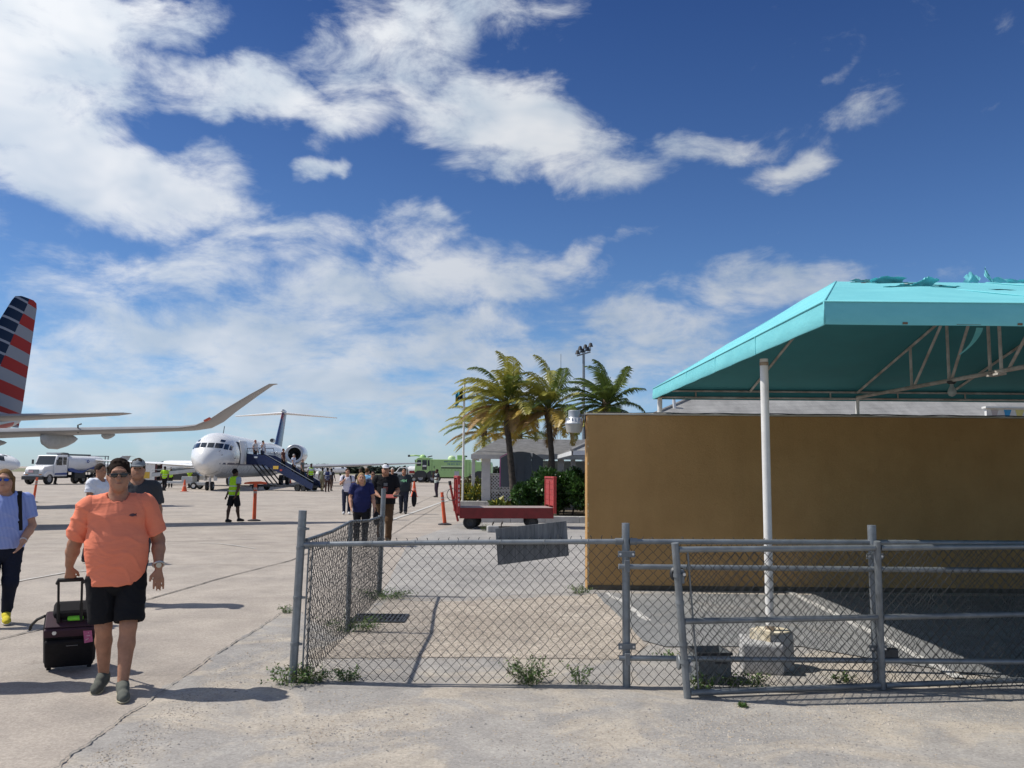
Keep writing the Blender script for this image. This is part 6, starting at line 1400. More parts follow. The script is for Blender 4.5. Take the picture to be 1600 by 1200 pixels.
def person(loc, rz, label, J=None, h=1.75, vox=.012, skin=0, shirt=(.3, .3, .3), pants=(.05, .05, .06), shoes=(.05, .05, .05), sole=None, sleeve=.62, legs='long', bulk=1.0, belly=0.0,
           hair=(.05, .035, .025), hairstyle='short', cap=None, glasses=None, hem=.86, face=True, shirt_m=None, pants_m=None, shoe_h=.085, group='people on the apron', cat='person', vest=None, leglen=None, womanly=False, hands=None, fr=.0095):
    k = h / 1.75
    D = dict(pel=(0, 0, .93), waist=(0, 0, 1.06), chest=(0, .0, 1.28), neck=(0, .005, 1.47), head=(0, -.015, 1.625),
             SL=(.185, 0, 1.405), EL=(.245, .03, 1.13), WL=(.255, -.05, .89), SR=(-.185, 0, 1.405), ER=(-.245, .03, 1.13), WR=(-.255, -.05, .89),
             HL=(.095, 0, .90), KL=(.105, -.04, .50), AL=(.105, -.02, .085), HR=(-.095, 0, .90), KR=(-.105, -.02, .50), AR=(-.105, .06, .085), TL=None, TR=None, yaw=0)
    D.update(J or {})
    q = {a: (nv(v) * k if v is not None and not isinstance(v, (int, float)) else v) for a, v in D.items()}
    B = SDF(vox); hd = q['head']; yw = q['yaw']; cy, sy_ = math.cos(yw), math.sin(yw)
    def hp(x, y, z): return hd + nv((x * cy - y * sy_, x * sy_ + y * cy, z)) * k
    # head, jaw, face
    B.ell(hd + nv((0, .012, .02)) * k, nv((.076, .094, .10)) * k, .02)
    B.cone(hp(0, -.02, -.03), hp(0, -.055, -.085), .066 * k, .042 * k, .03); B.ell(hp(0, -.045, -.045), nv((.058, .045, .05)) * k, .03)
    if bulk > 1.2: B.ell(hp(0, -.03, -.065), nv((.076, .06, .05)) * k, .03)
    if face:
        B.cone(hp(0, -.085, .015), hp(0, -.108, -.022), .011 * k, .016 * k, .012); B.cone(hp(-.04, -.076, .036), hp(.04, -.076, .036), .012 * k, .012 * k, .012)
        for s in (-1, 1): B.ell(hp(s * .078, .012, -.008), nv((.012, .022, .032)) * k, .008); B.ell(hp(s * .03, -.088, .012), nv((.016, .012, .010)) * k, 0, True); B.ell(hp(s * .042, -.06, -.02), nv((.02, .02, .018)) * k, .015)
        B.cone(hp(-.020, -.093, -.054), hp(.020, -.093, -.054), .0085 * k, .0085 * k, .006)
    B.cone(q['neck'] - nv((0, 0, .04)) * k, hd + nv((0, .015, -.06)) * k, .062 * k * bulk ** .5, .055 * k * bulk ** .5, .03)
    # trunk kept just inside the clothes
    tw = bulk
    B.cone(q['chest'], q['waist'], .135 * k * tw, .125 * k * tw, .05, .68); B.cone(q['waist'], q['pel'], .125 * k * tw, .145 * k * tw, .05, .70)
    B.cone(q['SR'] * .8 + q['SL'] * .2, q['SL'] * .8 + q['SR'] * .2, .065 * k, .065 * k, .05); B.cone(q['chest'], q['neck'], .11 * k * tw, .055 * k, .05, .72)
    ab = bulk ** .55
    for s in 'LR':
        S_, E_, W_ = q['S' + s], q['E' + s], q['W' + s]
        B.cone(S_, E_, .056 * k * ab, .043 * k * ab, .03); B.cone(E_, E_ + (W_ - E_) * .35, .043 * k * ab, .044 * k * ab, .02); B.cone(E_ + (W_ - E_) * .35, W_, .044 * k * ab, .029 * k * ab, .02)
        hs = (hands or {}).get(s, {}); dv = unit(hs.get('d', W_ - E_)); sg = 1 if s == 'L' else -1
        hand(B, W_ + dv * .012, dv, hs.get('sp', (0, 1, 0)), hs.get('pn', (-sg, 0, 0)), hs.get('curl', .55), k * hs.get('sc', 1.0), hs.get('thumb', -1), fr=fr)
        H_, K_, A_ = q['H' + s], q['K' + s], q['A' + s]; lb = bulk ** .5
        B.cone(H_, K_, .085 * k * lb, .055 * k * lb, .04); c1 = K_ + (A_ - K_) * .32 + nv((0, .018, 0)) * k; B.cone(K_, c1, .053 * k * lb, .054 * k * lb, .02); B.cone(c1, A_, .054 * k * lb, .034 * k * lb, .02)
        T_ = q['T' + s] if q['T' + s] is not None else A_ + nv((.02 * sg, -.14, -.045)) * k
        B.cone(A_ + nv((0, .02, -.035)) * k, T_, .032 * k, .026 * k, .02)
    root = sobj('person', [B], skin_m(skin)); root.location = loc; root.rotation_euler = (0, 0, rz)
    tag(root, label, cat, group)
    # shirt
    T = SDF(vox); c = 1.0
    T.cone(q['chest'] + nv((0, 0, .02)), q['waist'], .152 * k * tw, .150 * k * tw, .06, .72); T.cone(q['waist'], q['pel'] + nv((0, 0, -.1)), .154 * k * tw, .166 * k * tw, .06, .80)
    if belly: T.ell(q['waist'] + nv((0, -.085 * belly, .02)) * k, nv((.175, .125, .19)) * k * tw ** .7, .10)
    if womanly: T.ell(q['chest'] + nv((0, -.07, -.01)) * k, nv((.15, .09, .08)) * k, .06)
    else: T.ell(q['chest'] + nv((0, -.05, .02)) * k, nv((.15 * tw, .09, .09)) * k, .06)
    T.cone(q['SR'] * .92 + q['SL'] * .08, q['SL'] * .92 + q['SR'] * .08, .076 * k * ab, .076 * k * ab, .06); T.cone(q['chest'], q['neck'] + nv((0, .01, -.045)) * k, .13 * k, .075 * k, .05, .8)
    T.cone(q['neck'] + nv((0, -.035, -.01)) * k, hd + nv((0, 0, -.03)) * k, .070 * k * bulk ** .4, .09 * k, 0, 1, True)
    T.cut((0, 0, hem * k), (0, .05, -1)); parts = [T]
    for s in 'LR':
        S_, E_, W_ = q['S' + s], q['E' + s], q['W' + s]; A2 = SDF(vox)
        if sleeve <= 1:
            e = S_ + (E_ - S_) * sleeve; e2 = e + unit(E_ - S_) * .05; A2.cone(S_ + nv((0, 0, -.005)), e2, .082 * k * ab, .076 * k * ab, .03); A2.cut(e, unit(E_ - S_))
            A2.cone(e - unit(E_ - S_) * .03, e2 + unit(E_ - S_) * .1, .060 * k * ab, .062 * k * ab, 0, 1, True)
        else:
            A2.cone(S_, E_, .074 * k * ab, .058 * k * ab, .03); A2.cone(E_, W_, .058 * k * ab, .044 * k * ab, .03); A2.cut(W_ - unit(W_ - E_) * .015, unit(W_ - E_))
        parts.append(A2)
    sh_o = sobj('shirt', parts, shirt_m or cloth(shirt), root, 2, .0095 if vox < .015 else .008)
    if vest:
        Vs = SDF(vox); Vs.cone(q['chest'] + nv((0, 0, .04)), q['waist'], .166 * k * tw, .168 * k * tw, .05, .76); Vs.cone(q['waist'], q['pel'], .168 * k * tw, .176 * k * tw, .05, .78); Vs.cone(q['SR'] * .82 + q['SL'] * .18, q['SL'] * .82 + q['SR'] * .18, .085 * k, .085 * k, .05)
        Vs.cone(q['neck'] + nv((0, -.05, 0)) * k, hd, .085 * k, .11 * k, 0, 1, True)
        for s in 'LR': Vs.cone(q['S' + s] + (q['S' + s] - q['chest']) * .15, q['E' + s], .085 * k, .07 * k, 0, 1, True)
        Vs.cut((0, 0, (hem + .02) * k), (0, 0, -1)); vo = sobj('safety_vest', [Vs], cloth(vest, 'vest_%d%d' % (int(vest[0] * 99), int(vest[1] * 99))), root)
        for zz in (1.02, 1.18):
            b_ = SDF(vox); b_.cone(q['chest'] + nv((0, 0, .04)), q['waist'], .172 * k * tw, .174 * k * tw, .05, .77); b_.cone(q['waist'], q['pel'], .174 * k * tw, .182 * k * tw, .05, .79); b_.cut((0, 0, (zz + .022) * k), (0, 0, 1)); b_.cut((0, 0, (zz - .022) * k), (0, 0, -1))
            sobj('reflective_stripe', [b_], mat('reflective_silver', (.55, .57, .52), .4), vo)
    # trousers, shorts or skirt
    pm = pants_m or cloth(pants); Ps = []
    Hh = SDF(vox); Hh.cone(q['waist'] + nv((0, 0, -.04)), q['pel'], .115 * k * tw, .138 * k * tw, .05, .72); Hh.cone(q['pel'], q['pel'] + nv((0, 0, -.07)) * k, .138 * k * tw, .150 * k * tw, .05, .76)
    if legs == 'skirt': Hh.cone(q['pel'], (q['KL'] + q['KR']) / 2 + nv((0, 0, .03)), .16 * k * tw, .15 * k * tw, .05, .8); Hh.cut((0, 0, .56 * k), (0, 0, -1))
    Ps.append(Hh)
    if legs != 'skirt':
        for s in 'LR':
            H_, K_, A_ = q['H' + s], q['K' + s], q['A' + s]; L3 = SDF(vox); lb = bulk ** .5
            if legs == 'shorts':
                e = H_ + (K_ - H_) * .93; L3.cone(H_ + nv((0, 0, -.06)) * k, e + unit(K_ - H_) * .06, .100 * k * lb, .096 * k * lb, .03); L3.cut(e, unit(K_ - H_) * 1.0); L3.cone(e - unit(K_ - H_) * .04, e + unit(K_ - H_) * .1, .072 * k * lb, .074 * k * lb, 0, 1, True)
            else:
                L3.cone(H_, K_, .100 * k * lb, .072 * k * lb, .04); fl = .058 if legs == 'long' else .046
                L3.cone(K_, A_ + nv((0, .01, .0)) * k, .070 * k * lb, fl * k * lb, .03); L3.cut(A_ + nv((0, 0, -.03 if legs == 'long' else .0)) * k, unit(A_ - K_))
            Ps.append(L3)
    sobj({'shorts': 'shorts', 'skirt': 'skirt'}.get(legs, 'trousers'), Ps, pm, root, 2, .010, .4)
    # shoes
    for s in 'LR':
        A_ = q['A' + s]; sg = 1 if s == 'L' else -1; T_ = q['T' + s] if q['T' + s] is not None else A_ + nv((.02 * sg, -.14, -.045)) * k
        he = A_ + nv((0, .035, -.04)) * k; X = SDF(vox * .8); X.cone(he, T_, .043 * k, .036 * k, .03); X.cone(A_ + nv((0, .01, -.005)) * k, A_ * .45 + T_ * .55 + nv((0, 0, .012)), .044 * k, .034 * k, .03); X.cone(T_, T_ + unit(T_ - he) * .04 * k, .040 * k, .030 * k, .03)
        up = nv((0, 0, 1)); ax = unit(T_ - he); nn = up - ax * (ax @ up); nn /= np.linalg.norm(nn)
        X.cut(he - nn * .038 * k, -nn); X.cut(A_ + nv((0, 0, .035)) * k, (0, 0, 1)); so = sobj('shoe', [X], cloth(shoes), root)
        if sole:
            Y = SDF(vox * .8); Y.cone(he, T_, .049 * k, .044 * k, .03); Y.cone(T_, T_ + ax * .045 * k, .046 * k, .034 * k, .03); Y.cut(he - nn * .042 * k, -nn); Y.cut(he - nn * .016 * k, nn); sobj('sole', [Y], cloth(sole), so)
    # hair, cap, glasses
    if hairstyle:
        Hs = SDF(min(vox, .012)); Hs.ell(hd + nv((0, .022, .030)) * k, nv((.085, .101, .102)) * k, .02)
        if hairstyle == 'long': Hs.cone(hp(-.06, .03, 0), hp(-.075, .03, -.17), .04 * k, .035 * k, .03); Hs.cone(hp(.06, .03, 0), hp(.075, .03, -.17), .04 * k, .035 * k, .03); Hs.cone(hp(0, .06, 0), hp(0, .06, -.16), .06 * k, .05 * k, .03)
        rh = random.Random(int(abs(loc[0]) * 100))
        if vox < .013 and hairstyle == 'short':
            for _ in range(46):
                a_ = rh.uniform(0, 6.283); e_ = rh.uniform(.35, 1.5); n_ = nv((math.cos(a_) * math.cos(e_), math.sin(a_) * math.cos(e_), math.sin(e_)))
                if n_[1] < -.55 and n_[2] < .62: continue
                b_ = hd + nv((0, .022, .030)) * k + n_ * nv((.078, .092, .094)) * k; Hs.cone(b_, b_ + (n_ * .004 + nv((rh.uniform(-.012, .012), -.014, rh.uniform(-.002, .012)))) * k, .015 * k, .008, .012)
        if hairstyle == 'long':
            for _ in range(30):
                a_ = rh.uniform(-.4, 3.5); b_ = hp(math.cos(a_) * .085, .03 + math.sin(a_) * .07, .03); Hs.cone(b_, b_ + nv((rh.uniform(-.02, .02), rh.uniform(-.01, .02), -.17 - rh.uniform(0, .06))) * k, .016 * k, .010 * k, .01)
        Hs.ell(hp(0, -.082, -.045), nv((.068 if hairstyle == 'short' else .066, .086, .105 if hairstyle == 'short' else .13)) * k, 0, True); Hs.ell(hp(0, -.085, .03), nv((.052, .05, .042)) * k, 0, True)
        if hairstyle == 'short': Hs.cut(hd + nv((0, 0, -.055)) * k, (0, -.35, -1)); 
        sobj('hair', [Hs], mat('hair_%02x%02x' % (int(hair[0] * 255), int(hair[1] * 255)), hair, .85, var=.35, scale=30, bump=.004, bscale=60, stretch=(1, 1, .3), spec=.12), root)
    if cap:
        C_ = SDF(min(vox, .012)); C_.ell(hd + nv((0, .012, .04)) * k, nv((.086, .104, .092)) * k, .02); C_.cut(hd + nv((0, 0, .042)) * k, (0, .15, -1)); co = sobj('cap', [C_], cloth(cap), root)
        V_ = SDF(min(vox, .01)); V_.ell(hp(0, -.115, .040), nv((.072, .075, .016)) * k, .01); sobj('cap_visor', [V_], cloth(cap), co)
    if glasses:
        for s in (-1, 1):
            g_ = SDF(.005); g_.ell(hp(s * .033, -.094, .008), nv((.029, .010, .020)) * k, 0); sobj('sunglass_lens', [g_], glasses, root)
        MB().tube([hp(-.068, -.075, .018), hp(-.05, -.100, .018), hp(0, -.106, .016), hp(.05, -.100, .018), hp(.068, -.075, .018)], .005 * k, 5).build('glasses_frame', M_BLACK, root)
        for s in (-1, 1): MB().tube([hp(s * .068, -.075, .018), hp(s * .083, .01, .012)], .004 * k, 5).build('glasses_arm', M_BLACK, root)
    elif face and vox < .016:
        for s in (-1, 1): e_ = SDF(.005); e_.ell(hp(s * .031, -.082, .010), nv((.013, .010, .008)) * k, 0); sobj('eye', [e_], mat('eye_dark', (.04, .03, .025), .2), root)
    if face and vox < .016:
        m_ = SDF(.004); m_.ell(hp(0, -.101, -.055), nv((.024, .008, .0055)) * k, 0); sobj('lips', [m_], mat('lip_%d' % skin, tuple(c * .6 for c in skin_m_col[skin]), .5), root)
    return root, q
skin_m_col = [(.50, .22, .17), (.36, .15, .11), (.10, .05, .035), (.43, .18, .13)]
from mathutils.bvhtree import BVHTree
def decal(obj, poly, m, name='emblem', off=.004, sgn=-1):
    """flat print draped on the front (sgn -1) of a garment; poly in the garment's x/z"""
    me = obj.data; bv = BVHTree.FromPolygons([v.co for v in me.vertices], [tuple(p.vertices) for p in me.polygons])
    def hit(x, z):
        r = bv.ray_cast(Vector((x, sgn * 1.5, z)), Vector((0, -sgn, 0)))
        return (r[0] + Vector((0, sgn * off, 0))) if r[0] is not None else Vector((x, sgn * .2, z))
    cx, cz = sum(p[0] for p in poly) / len(poly), sum(p[1] for p in poly) / len(poly); mb = MB(); n = len(poly)
    vs = [hit(cx, cz)] + [hit(cx + (p[0] - cx) * .5, cz + (p[1] - cz) * .5) for p in poly] + [hit(*p) for p in poly]
    fs = [(0, 1 + i, 1 + (i + 1) % n) for i in range(n)] + [(1 + i, 1 + n + i, 1 + n + (i + 1) % n, 1 + (i + 1) % n) for i in range(n)]
    mb.add(vs, fs); return mb.build(name, m, obj.parent if obj.parent and False else obj, smooth=True, fix=False)
def child(root, name): return [c for c in root.children if c.name.split('.')[0] == name][0]
def fish(cx, cz, w):
    return [(cx + w * x, cz + w * z) for x, z in ((-.5, .0), (-.25, .18), (.05, .22), (.3, .1), (.5, .24), (.45, 0), (.5, -.22), (.3, -.1), (.05, -.2), (-.25, -.16))]
M_LENS = mat('black_lens', (.01, .01, .011), .08, spec=.8)

# man in the orange shirt
TH = R(25)
hl = G(180, 1079)
tee = bpy.data.materials.new('coral_cotton'); tee.use_nodes = True
def tee_nodes():
    N, L = tee.node_tree.nodes, tee.node_tree.links; b = N['Principled BSDF']; b.inputs['Roughness'].default_value = .9; b.inputs['Specular IOR Level'].default_value = .15
    tc = N.new('ShaderNodeTexCoord'); mp = N.new('ShaderNodeMapping'); mp.inputs['Rotation'].default_value = (0, R(-38), 0); mp.inputs['Scale'].default_value = (2.2, 3, 8); L.new(tc.outputs['Object'], mp.inputs[0])
    n = N.new('ShaderNodeTexNoise'); n.inputs['Scale'].default_value = 1.5; n.inputs['Detail'].default_value = 3; n.inputs['Distortion'].default_value = .7; L.new(mp.outputs[0], n.inputs[0])
    n3 = N.new('ShaderNodeTexNoise'); n3.inputs['Scale'].default_value = 5; n3.inputs['Detail'].default_value = 4; L.new(tc.outputs['Object'], n3.inputs[0])
    ad = N.new('ShaderNodeMath'); ad.operation = 'MULTIPLY_ADD'; L.new(n3.outputs[0], ad.inputs[0]); ad.inputs[1].default_value = .35; L.new(n.outputs[0], ad.inputs[2])
    bp = N.new('ShaderNodeBump'); bp.inputs['Distance'].default_value = .025; bp.inputs['Strength'].default_value = .7; L.new(ad.outputs[0], bp.inputs['Height']); L.new(bp.outputs[0], b.inputs['Normal'])
    cr = N.new('ShaderNodeValToRGB'); L.new(n3.outputs[0], cr.inputs[0]); cr.color_ramp.elements[0].color = (.80, .225, .13, 1); cr.color_ramp.elements[1].color = (.90, .28, .17, 1); L.new(cr.outputs[0], b.inputs['Base Color'])
tee_nodes()
man, mq = person(hl, TH, 'man in coral orange T-shirt and black shorts pulling a black suitcase', dict(
    SL=(.192, .0, 1.385), SR=(-.192, 0, 1.380), EL=(.295, .05, 1.10), WL=(.292, -.10, .915), ER=(-.295, .13, 1.10), WR=(-.335, .325, .93),
    HL=(.105, 0, .90), HR=(-.105, 0, .90), KL=(.085, -.12, .49), AL=(.05, -.20, .09), KR=(-.085, .0, .49), AR=(-.08, .10, .11), TL=(.055, -.37, .036), TR=(-.125, -.03, .040), head=(.01, -.03, 1.612), neck=(.005, .0, 1.46)),
    h=1.75, vox=.0085, skin=3, shirt_m=tee, sleeve=.80, pants=(.013, .013, .015), shoes=(.11, .115, .10), sole=(.42, .38, .28), legs='shorts', bulk=1.20, belly=.6, hair=(.022, .014, .010), glasses=M_LENS, hem=.80,
    hands={'R': dict(d=(0.05, .30, -1), sp=(1, 0.0, 0), pn=(0, 1, .2), curl=1.25, thumb=1, sc=1.05), 'L': dict(d=(.0, -.15, -1), sp=(1, .25, 0), pn=(0, .9, 0), curl=.35, thumb=-1, sc=1.05)}, group='travellers walking towards the camera')
man.rotation_euler = (0, R(-2.4), TH)
decal(child(man, 'shirt'), fish(.108, 1.315, .055), mat('print_dark', (.09, .05, .06), .8)); 
# loose sleeve folds and belly folds are carried by the cloth relief; wrist watch:
wv = Vector(mq['WL']); ev = Vector(mq['EL']); dv = (wv - ev).normalized(); u_ = dv.cross(Vector((0, 1, 0))).normalized(); w2 = dv.cross(u_)
MB().tube([wv - dv * .012 + (u_ * math.cos(a) + w2 * math.sin(a)) * .039 for a in np.linspace(0, 6.284, 19)], .009, 6).build('watch_band', mat('watch_steel', (.55, .55, .54), .3, .8), man, smooth=True)
MB().lathe([(0, -.01), (.02, -.01), (.02, .006), (0, .008)], wv - dv * .012 + Vector((.0, -.042, 0)), 'y', 14).build('watch_face', mat('watch_dial', (.5, .48, .4), .2, .4), man)
# suitcase, tilted towards his hand
sb_ = G(108, 1043); su = empty('suitcase', sb_, TH)
hnd = Matrix.Rotation(TH, 3, 'Z') @ Matrix.Rotation(R(-2.4), 3, 'Y') @ (Vector(mq['WR']) + Vector((.008, .03, -.105))) + hl      # where his fist is
rel = Matrix.Rotation(-TH, 3, 'Z') @ (hnd - sb_); tilt = math.atan2(-rel.y, rel.z - .06); SLn = math.hypot(rel.y, rel.z - .06); RX_ = Matrix.Rotation(tilt, 3, 'X'); sxo = rel.x
def sl_(x, y, z): v = RX_ @ Vector((x, y, z)); return Vector((v.x, v.y, v.z + .045))
def sbox(nm, m, c, d, bevel=.0): return box(nm, m, sl_(*c), d, su, rot=RX_, bevel=bevel)
M_CASE = mat('black_nylon', (.012, .011, .013), .85, var=.3, scale=20, bump=.002, bscale=90, spec=.3); M_PLUM = mat('plum_nylon', (.045, .016, .03), .7, var=.2, scale=10)
sbox('case_body', M_CASE, (0, .06, .235), (.385, .21, .45), .03); sbox('front_pocket', M_CASE, (0, -.062, .19), (.36, .045, .31), .018); sbox('top_pocket', M_PLUM, (0, -.045, .415), (.375, .03, .085), .012); sbox('top_panel', M_PLUM, (0, .05, .463), (.36, .17, .012), .005)
sbox('zip', mat('zip_grey', (.25, .25, .25), .4, .5), (.02, -.0865, .30), (.085, .004, .006)); sbox('top_bag', M_CASE, (.03, .11, .51), (.32, .15, .075), .03)
sbox('lime_wrap', mat('lime_strap', (.22, .75, .05), .6), (.035, .03, .497), (.115, .045, .032), .012); sbox('carry_handle', M_BLACK, (.035, .03, .478), (.19, .03, .018), .006)
for x in (-.16, .16): w_o = wheel(su, sl_(x, .10, -.015), .034, .03, 'x')
for x in (-.15, .15): sbox('foot', M_BLACK, (x, -.04, -.008), (.035, .035, .03), .005)
rods = []
for s in (-1, 1): MB().tube([sl_(sxo + s * .082, .02, .40), sl_(sxo + s * .082, .01, SLn * .72)], .0135, 8).build('rod_sleeve', M_BLACK, su); MB().tube([sl_(sxo + s * .082, .01, .5), sl_(sxo + s * .082, 0, SLn)], .0095, 8).build('handle_rod', M_BLACK, su)
MB().tube([sl_(sxo - .088, 0, SLn - .035), sl_(sxo - .085, 0, SLn), sl_(sxo + .085, 0, SLn), sl_(sxo + .088, 0, SLn - .035)], .0165, 10).build('grip', M_BLACK, su, smooth=True)
tgp = sl_(.125, -.055, .40); MB().box(tgp + Vector((.01, -.02, -.02)), (.062, .004, .105), (R(5), R(-8), 0)).build('luggage_tag', mat('pink_tag', (.42, .07, .20), .5, scale=60, col2=(.55, .16, .30)), su)
for k in range(3): box('tag_pattern', mat('tag_white', (.62, .4, .48), .6), tgp + Vector((.005 + .008 * (k % 2), -.0235, -.045 + k * .028)), (.026, .002, .007), su, rot=(0, R(30 * (k - 1)), 0))
MB().tube([sl_(.11, -.02, .47), tgp + Vector((.0, -.02, .04))], .004, 5).build('tag_strap', M_BLACK, su); MB().tube([sl_(-.19, .12, .44), sl_(-.25, .14, .38), sl_(-.30, .2, .25), sl_(-.31, .2, .20)], .012, 5).build('loose_strap', M_BLACK, su)
MB().lathe([(0, -.004), (.016, -.004), (.016, .004), (0, .004)], sl_(-.11, -.064, .435), 'y', 10).build('badge', M_ALU, su)
tag(su, 'black wheeled suitcase with lime strap and pink tag behind the orange shirted man', 'suitcase')

# woman at the left edge
stripe = bpy.data.materials.new('blue_pinstripe'); stripe.use_nodes = True
def stripe_nodes():
    N, L = stripe.node_tree.nodes, stripe.node_tree.links; b = N['Principled BSDF']; b.inputs['Roughness'].default_value = .85; tc = N.new('ShaderNodeTexCoord')
    w = N.new('ShaderNodeTexWave'); w.bands_direction = 'X'; w.inputs['Scale'].default_value = 26; w.inputs['Distortion'].default_value = .6; w.inputs['Detail Scale'].default_value = .5; L.new(tc.outputs['Object'], w.inputs[0])
    cr = N.new('ShaderNodeValToRGB'); L.new(w.outputs[0], cr.inputs[0]); cr.color_ramp.elements[0].color = (.15, .22, .58, 1); cr.color_ramp.elements[1].color = (.42, .50, .80, 1); L.new(cr.outputs[0], b.inputs['Base Color'])
    n = N.new('ShaderNodeTexNoise'); n.inputs['Scale'].default_value = 6; L.new(tc.outputs['Object'], n.inputs[0]); bp = N.new('ShaderNodeBump'); bp.inputs['Distance'].default_value = .02; L.new(n.outputs[0], bp.inputs['Height']); L.new(bp.outputs[0], b.inputs['Normal'])
stripe_nodes()
wl_ = G(-4, 977)
wo, wq = person(wl_, R(30), 'woman in blue pinstripe shirt and yellow sneakers cut by the left edge', dict(
    EL=(.265, .0, 1.10), WL=(.19, -.20, .93), ER=(-.25, .03, 1.10), WR=(-.22, -.12, .88), SL=(.185, 0, 1.385), SR=(-.185, 0, 1.385), KL=(.095, -.05, .48), AL=(.075, .10, .12), TL=(.085, -.04, .05), KR=(-.10, -.10, .50), AR=(-.10, -.20, .09), head=(-.03, -.03, 1.61), yaw=-.15),
    h=1.66, vox=.009, skin=0, shirt_m=stripe, sleeve=.72, pants=(.014, .018, .035), legs='slim', shoes=(.62, .52, .05), sole=(.66, .64, .60), bulk=1.28, belly=.3, womanly=True, hair=(.20, .115, .05), hairstyle='long', glasses=mat('blue_mirror', (.02, .10, .55), .05, .6, spec=.8), hem=.86,
    hands={'L': dict(sp=(.3, .6, .3), pn=(-1, .1, -.2), curl=.5, thumb=-1)}, group='travellers walking towards the camera')
def strap(root, q, s, m, r=.155, name='backpack_strap'):
    sg = 1 if s == 'L' else -1; S_ = Vector(q['S' + s]); c = Vector(q['chest'])
    sh_ = child(root, 'shirt'); bv = BVHTree.FromPolygons([v.co for v in sh_.data.vertices], [tuple(p.vertices) for p in sh_.data.polygons])
    pts = []
    for t in np.linspace(0, 1, 9):
        x = S_.x - sg * .055 + sg * .03 * t; z = S_.z + .045 - t * .36; h_ = bv.ray_cast(Vector((x, -1.5, z)), Vector((0, 1, 0))); pts.append((h_[0] + Vector((0, -.008, 0))) if h_[0] else Vector((x, -.05, z)))
    rows = [[p + Vector((-.022, 0, 0)), p + Vector((.022, -.004, 0))] for p in pts]; top = pts[0]
    ov = []
    for yy in (.12, .08, .04, 0, -.03):
        h_ = bv.ray_cast(Vector((top.x, top.y * .2 + yy, 2.2)), Vector((0, 0, -1)))
        if h_[0]: p = h_[0] + Vector((0, 0, .008)); ov.append([p + Vector((-.022, 0, 0)), p + Vector((.022, 0, 0))])
    rows = ov + [r_ for r_ in rows if not ov or r_[0].z < ov[-1][0].z - .01]
    MB().loft(rows, closed=False, cap=False).build(name, m, root, smooth=True)
strap(wo, wq, 'L', M_CASE)
bk = SDF(.012); c_b = wq['chest'] + nv((0, .24, -.05)); bk.ell(c_b, nv((.16, .11, .21)), .02); 
bpo = sobj('backpack', [bk], M_CASE); bpo.location = wl_; bpo.rotation_euler = (0, 0, R(30)); tag(bpo, 'dark backpack worn by the woman at the left edge', 'backpack')
wv = Vector(wq['WL']); dv = (wv - Vector(wq['EL'])).normalized(); u_ = dv.cross(Vector((0, 1, 0))).normalized(); w2 = dv.cross(u_)
MB().tube([wv - dv * .02 + (u_ * math.cos(a) + w2 * math.sin(a)) * .034 for a in np.linspace(0, 6.284, 15)], .007, 5).build('bracelet', mat('silver_band', (.6, .6, .6), .3, .7), wo, smooth=True)

# the others, by how far off they are
TG = 'travellers walking towards the camera'
def walk(a=1, s=.2, **k):
    J = dict(AL=(.09, -s * a, .085), KL=(.095, -s * a * .75 - .03, .50), AR=(-.09, s * a, .10), KR=(-.095, s * a * .35 - .03, .495),
             EL=(.25, .06 * a, 1.13), WL=(.255, .04 * a - .04, .89), ER=(-.25, -.05 * a, 1.13), WR=(-.255, -.16 * a, .90)); J.update(k); return J
def at(px, py): return G(px, py)
person(at(204, 944), R(20), 'man in dark grey shirt and grey cap behind the orange shirted man', walk(1), 1.78, .012, 3, (.055, .058, .065), (.05, .05, .06), bulk=1.3, belly=.3, cap=(.22, .24, .26), sleeve=.75, group=TG)
person(at(148, 880), R(72), 'man in white short sleeved shirt seen sideways behind the orange shoulder', walk(1, .12, EL=(.24, -.02, 1.12), WL=(.18, -.25, 1.06), ER=(-.24, -.02, 1.12), WR=(-.16, -.25, 1.08)), 1.74, .013, 1, (.70, .72, .78), (.02, .022, .03), bulk=1.15, hair=(.04, .03, .025), group='ramp staff')
M_LIMEV = (.42, .75, .03)
person(at(364, 816), R(150), 'worker in lime safety vest and black shorts walking beside the orange T post', walk(-1, .16, WL=(.27, .06, .88)), 1.66, .013, 2, (.30, .36, .46), (.012, .012, .014), (.02, .02, .02), legs='shorts', bulk=1.12, hair=(.012, .01, .01), vest=M_LIMEV, sleeve=.6, group='ramp staff')
nw, nq = person(at(563, 853), R(12), 'blonde woman in navy V neck top looking down behind the side fence', walk(1, .14, head=(-.02, -.08, 1.59), neck=(0, -.02, 1.46), EL=(.26, .0, 1.14), WL=(.30, -.12, .92), ER=(-.26, .0, 1.13), WR=(-.24, -.14, .92)), 1.63, .012, 0, (.018, .022, .085), (.015, .015, .018), bulk=1.18, belly=.2, womanly=True, hair=(.33, .225, .115), hairstyle='long', sleeve=.75, hem=.80, group=TG)
hb_ = empty('handbag', at(563, 853), R(12)); bgs = SDF(.013); bgs.ell((.33, -.12, .60), (.07, .12, .15), .02); sobj('bag_body', [bgs], M_CASE, hb_); MB().tube([(.33, -.20, .72), (.31, -.15, .84), (.33, -.06, .72)], .01, 5).build('bag_strap', M_CASE, hb_); tag(hb_, 'small black bag in the hand of the blonde woman in navy', 'handbag')
pw, pq = person(at(541, 804), R(10), 'person in white top with backpack straps left of the blonde woman', walk(-1, .15, ER=(-.24, -.08, 1.16), WR=(-.12, -.17, 1.30), yaw=.5), 1.70, .014, 0, (.68, .66, .74), (.03, .035, .06), (.6, .6, .6), hair=(.07, .04, .025), sleeve=.65, group=TG)
strap(pw, pq, 'L', M_CASE); strap(pw, pq, 'R', M_CASE)
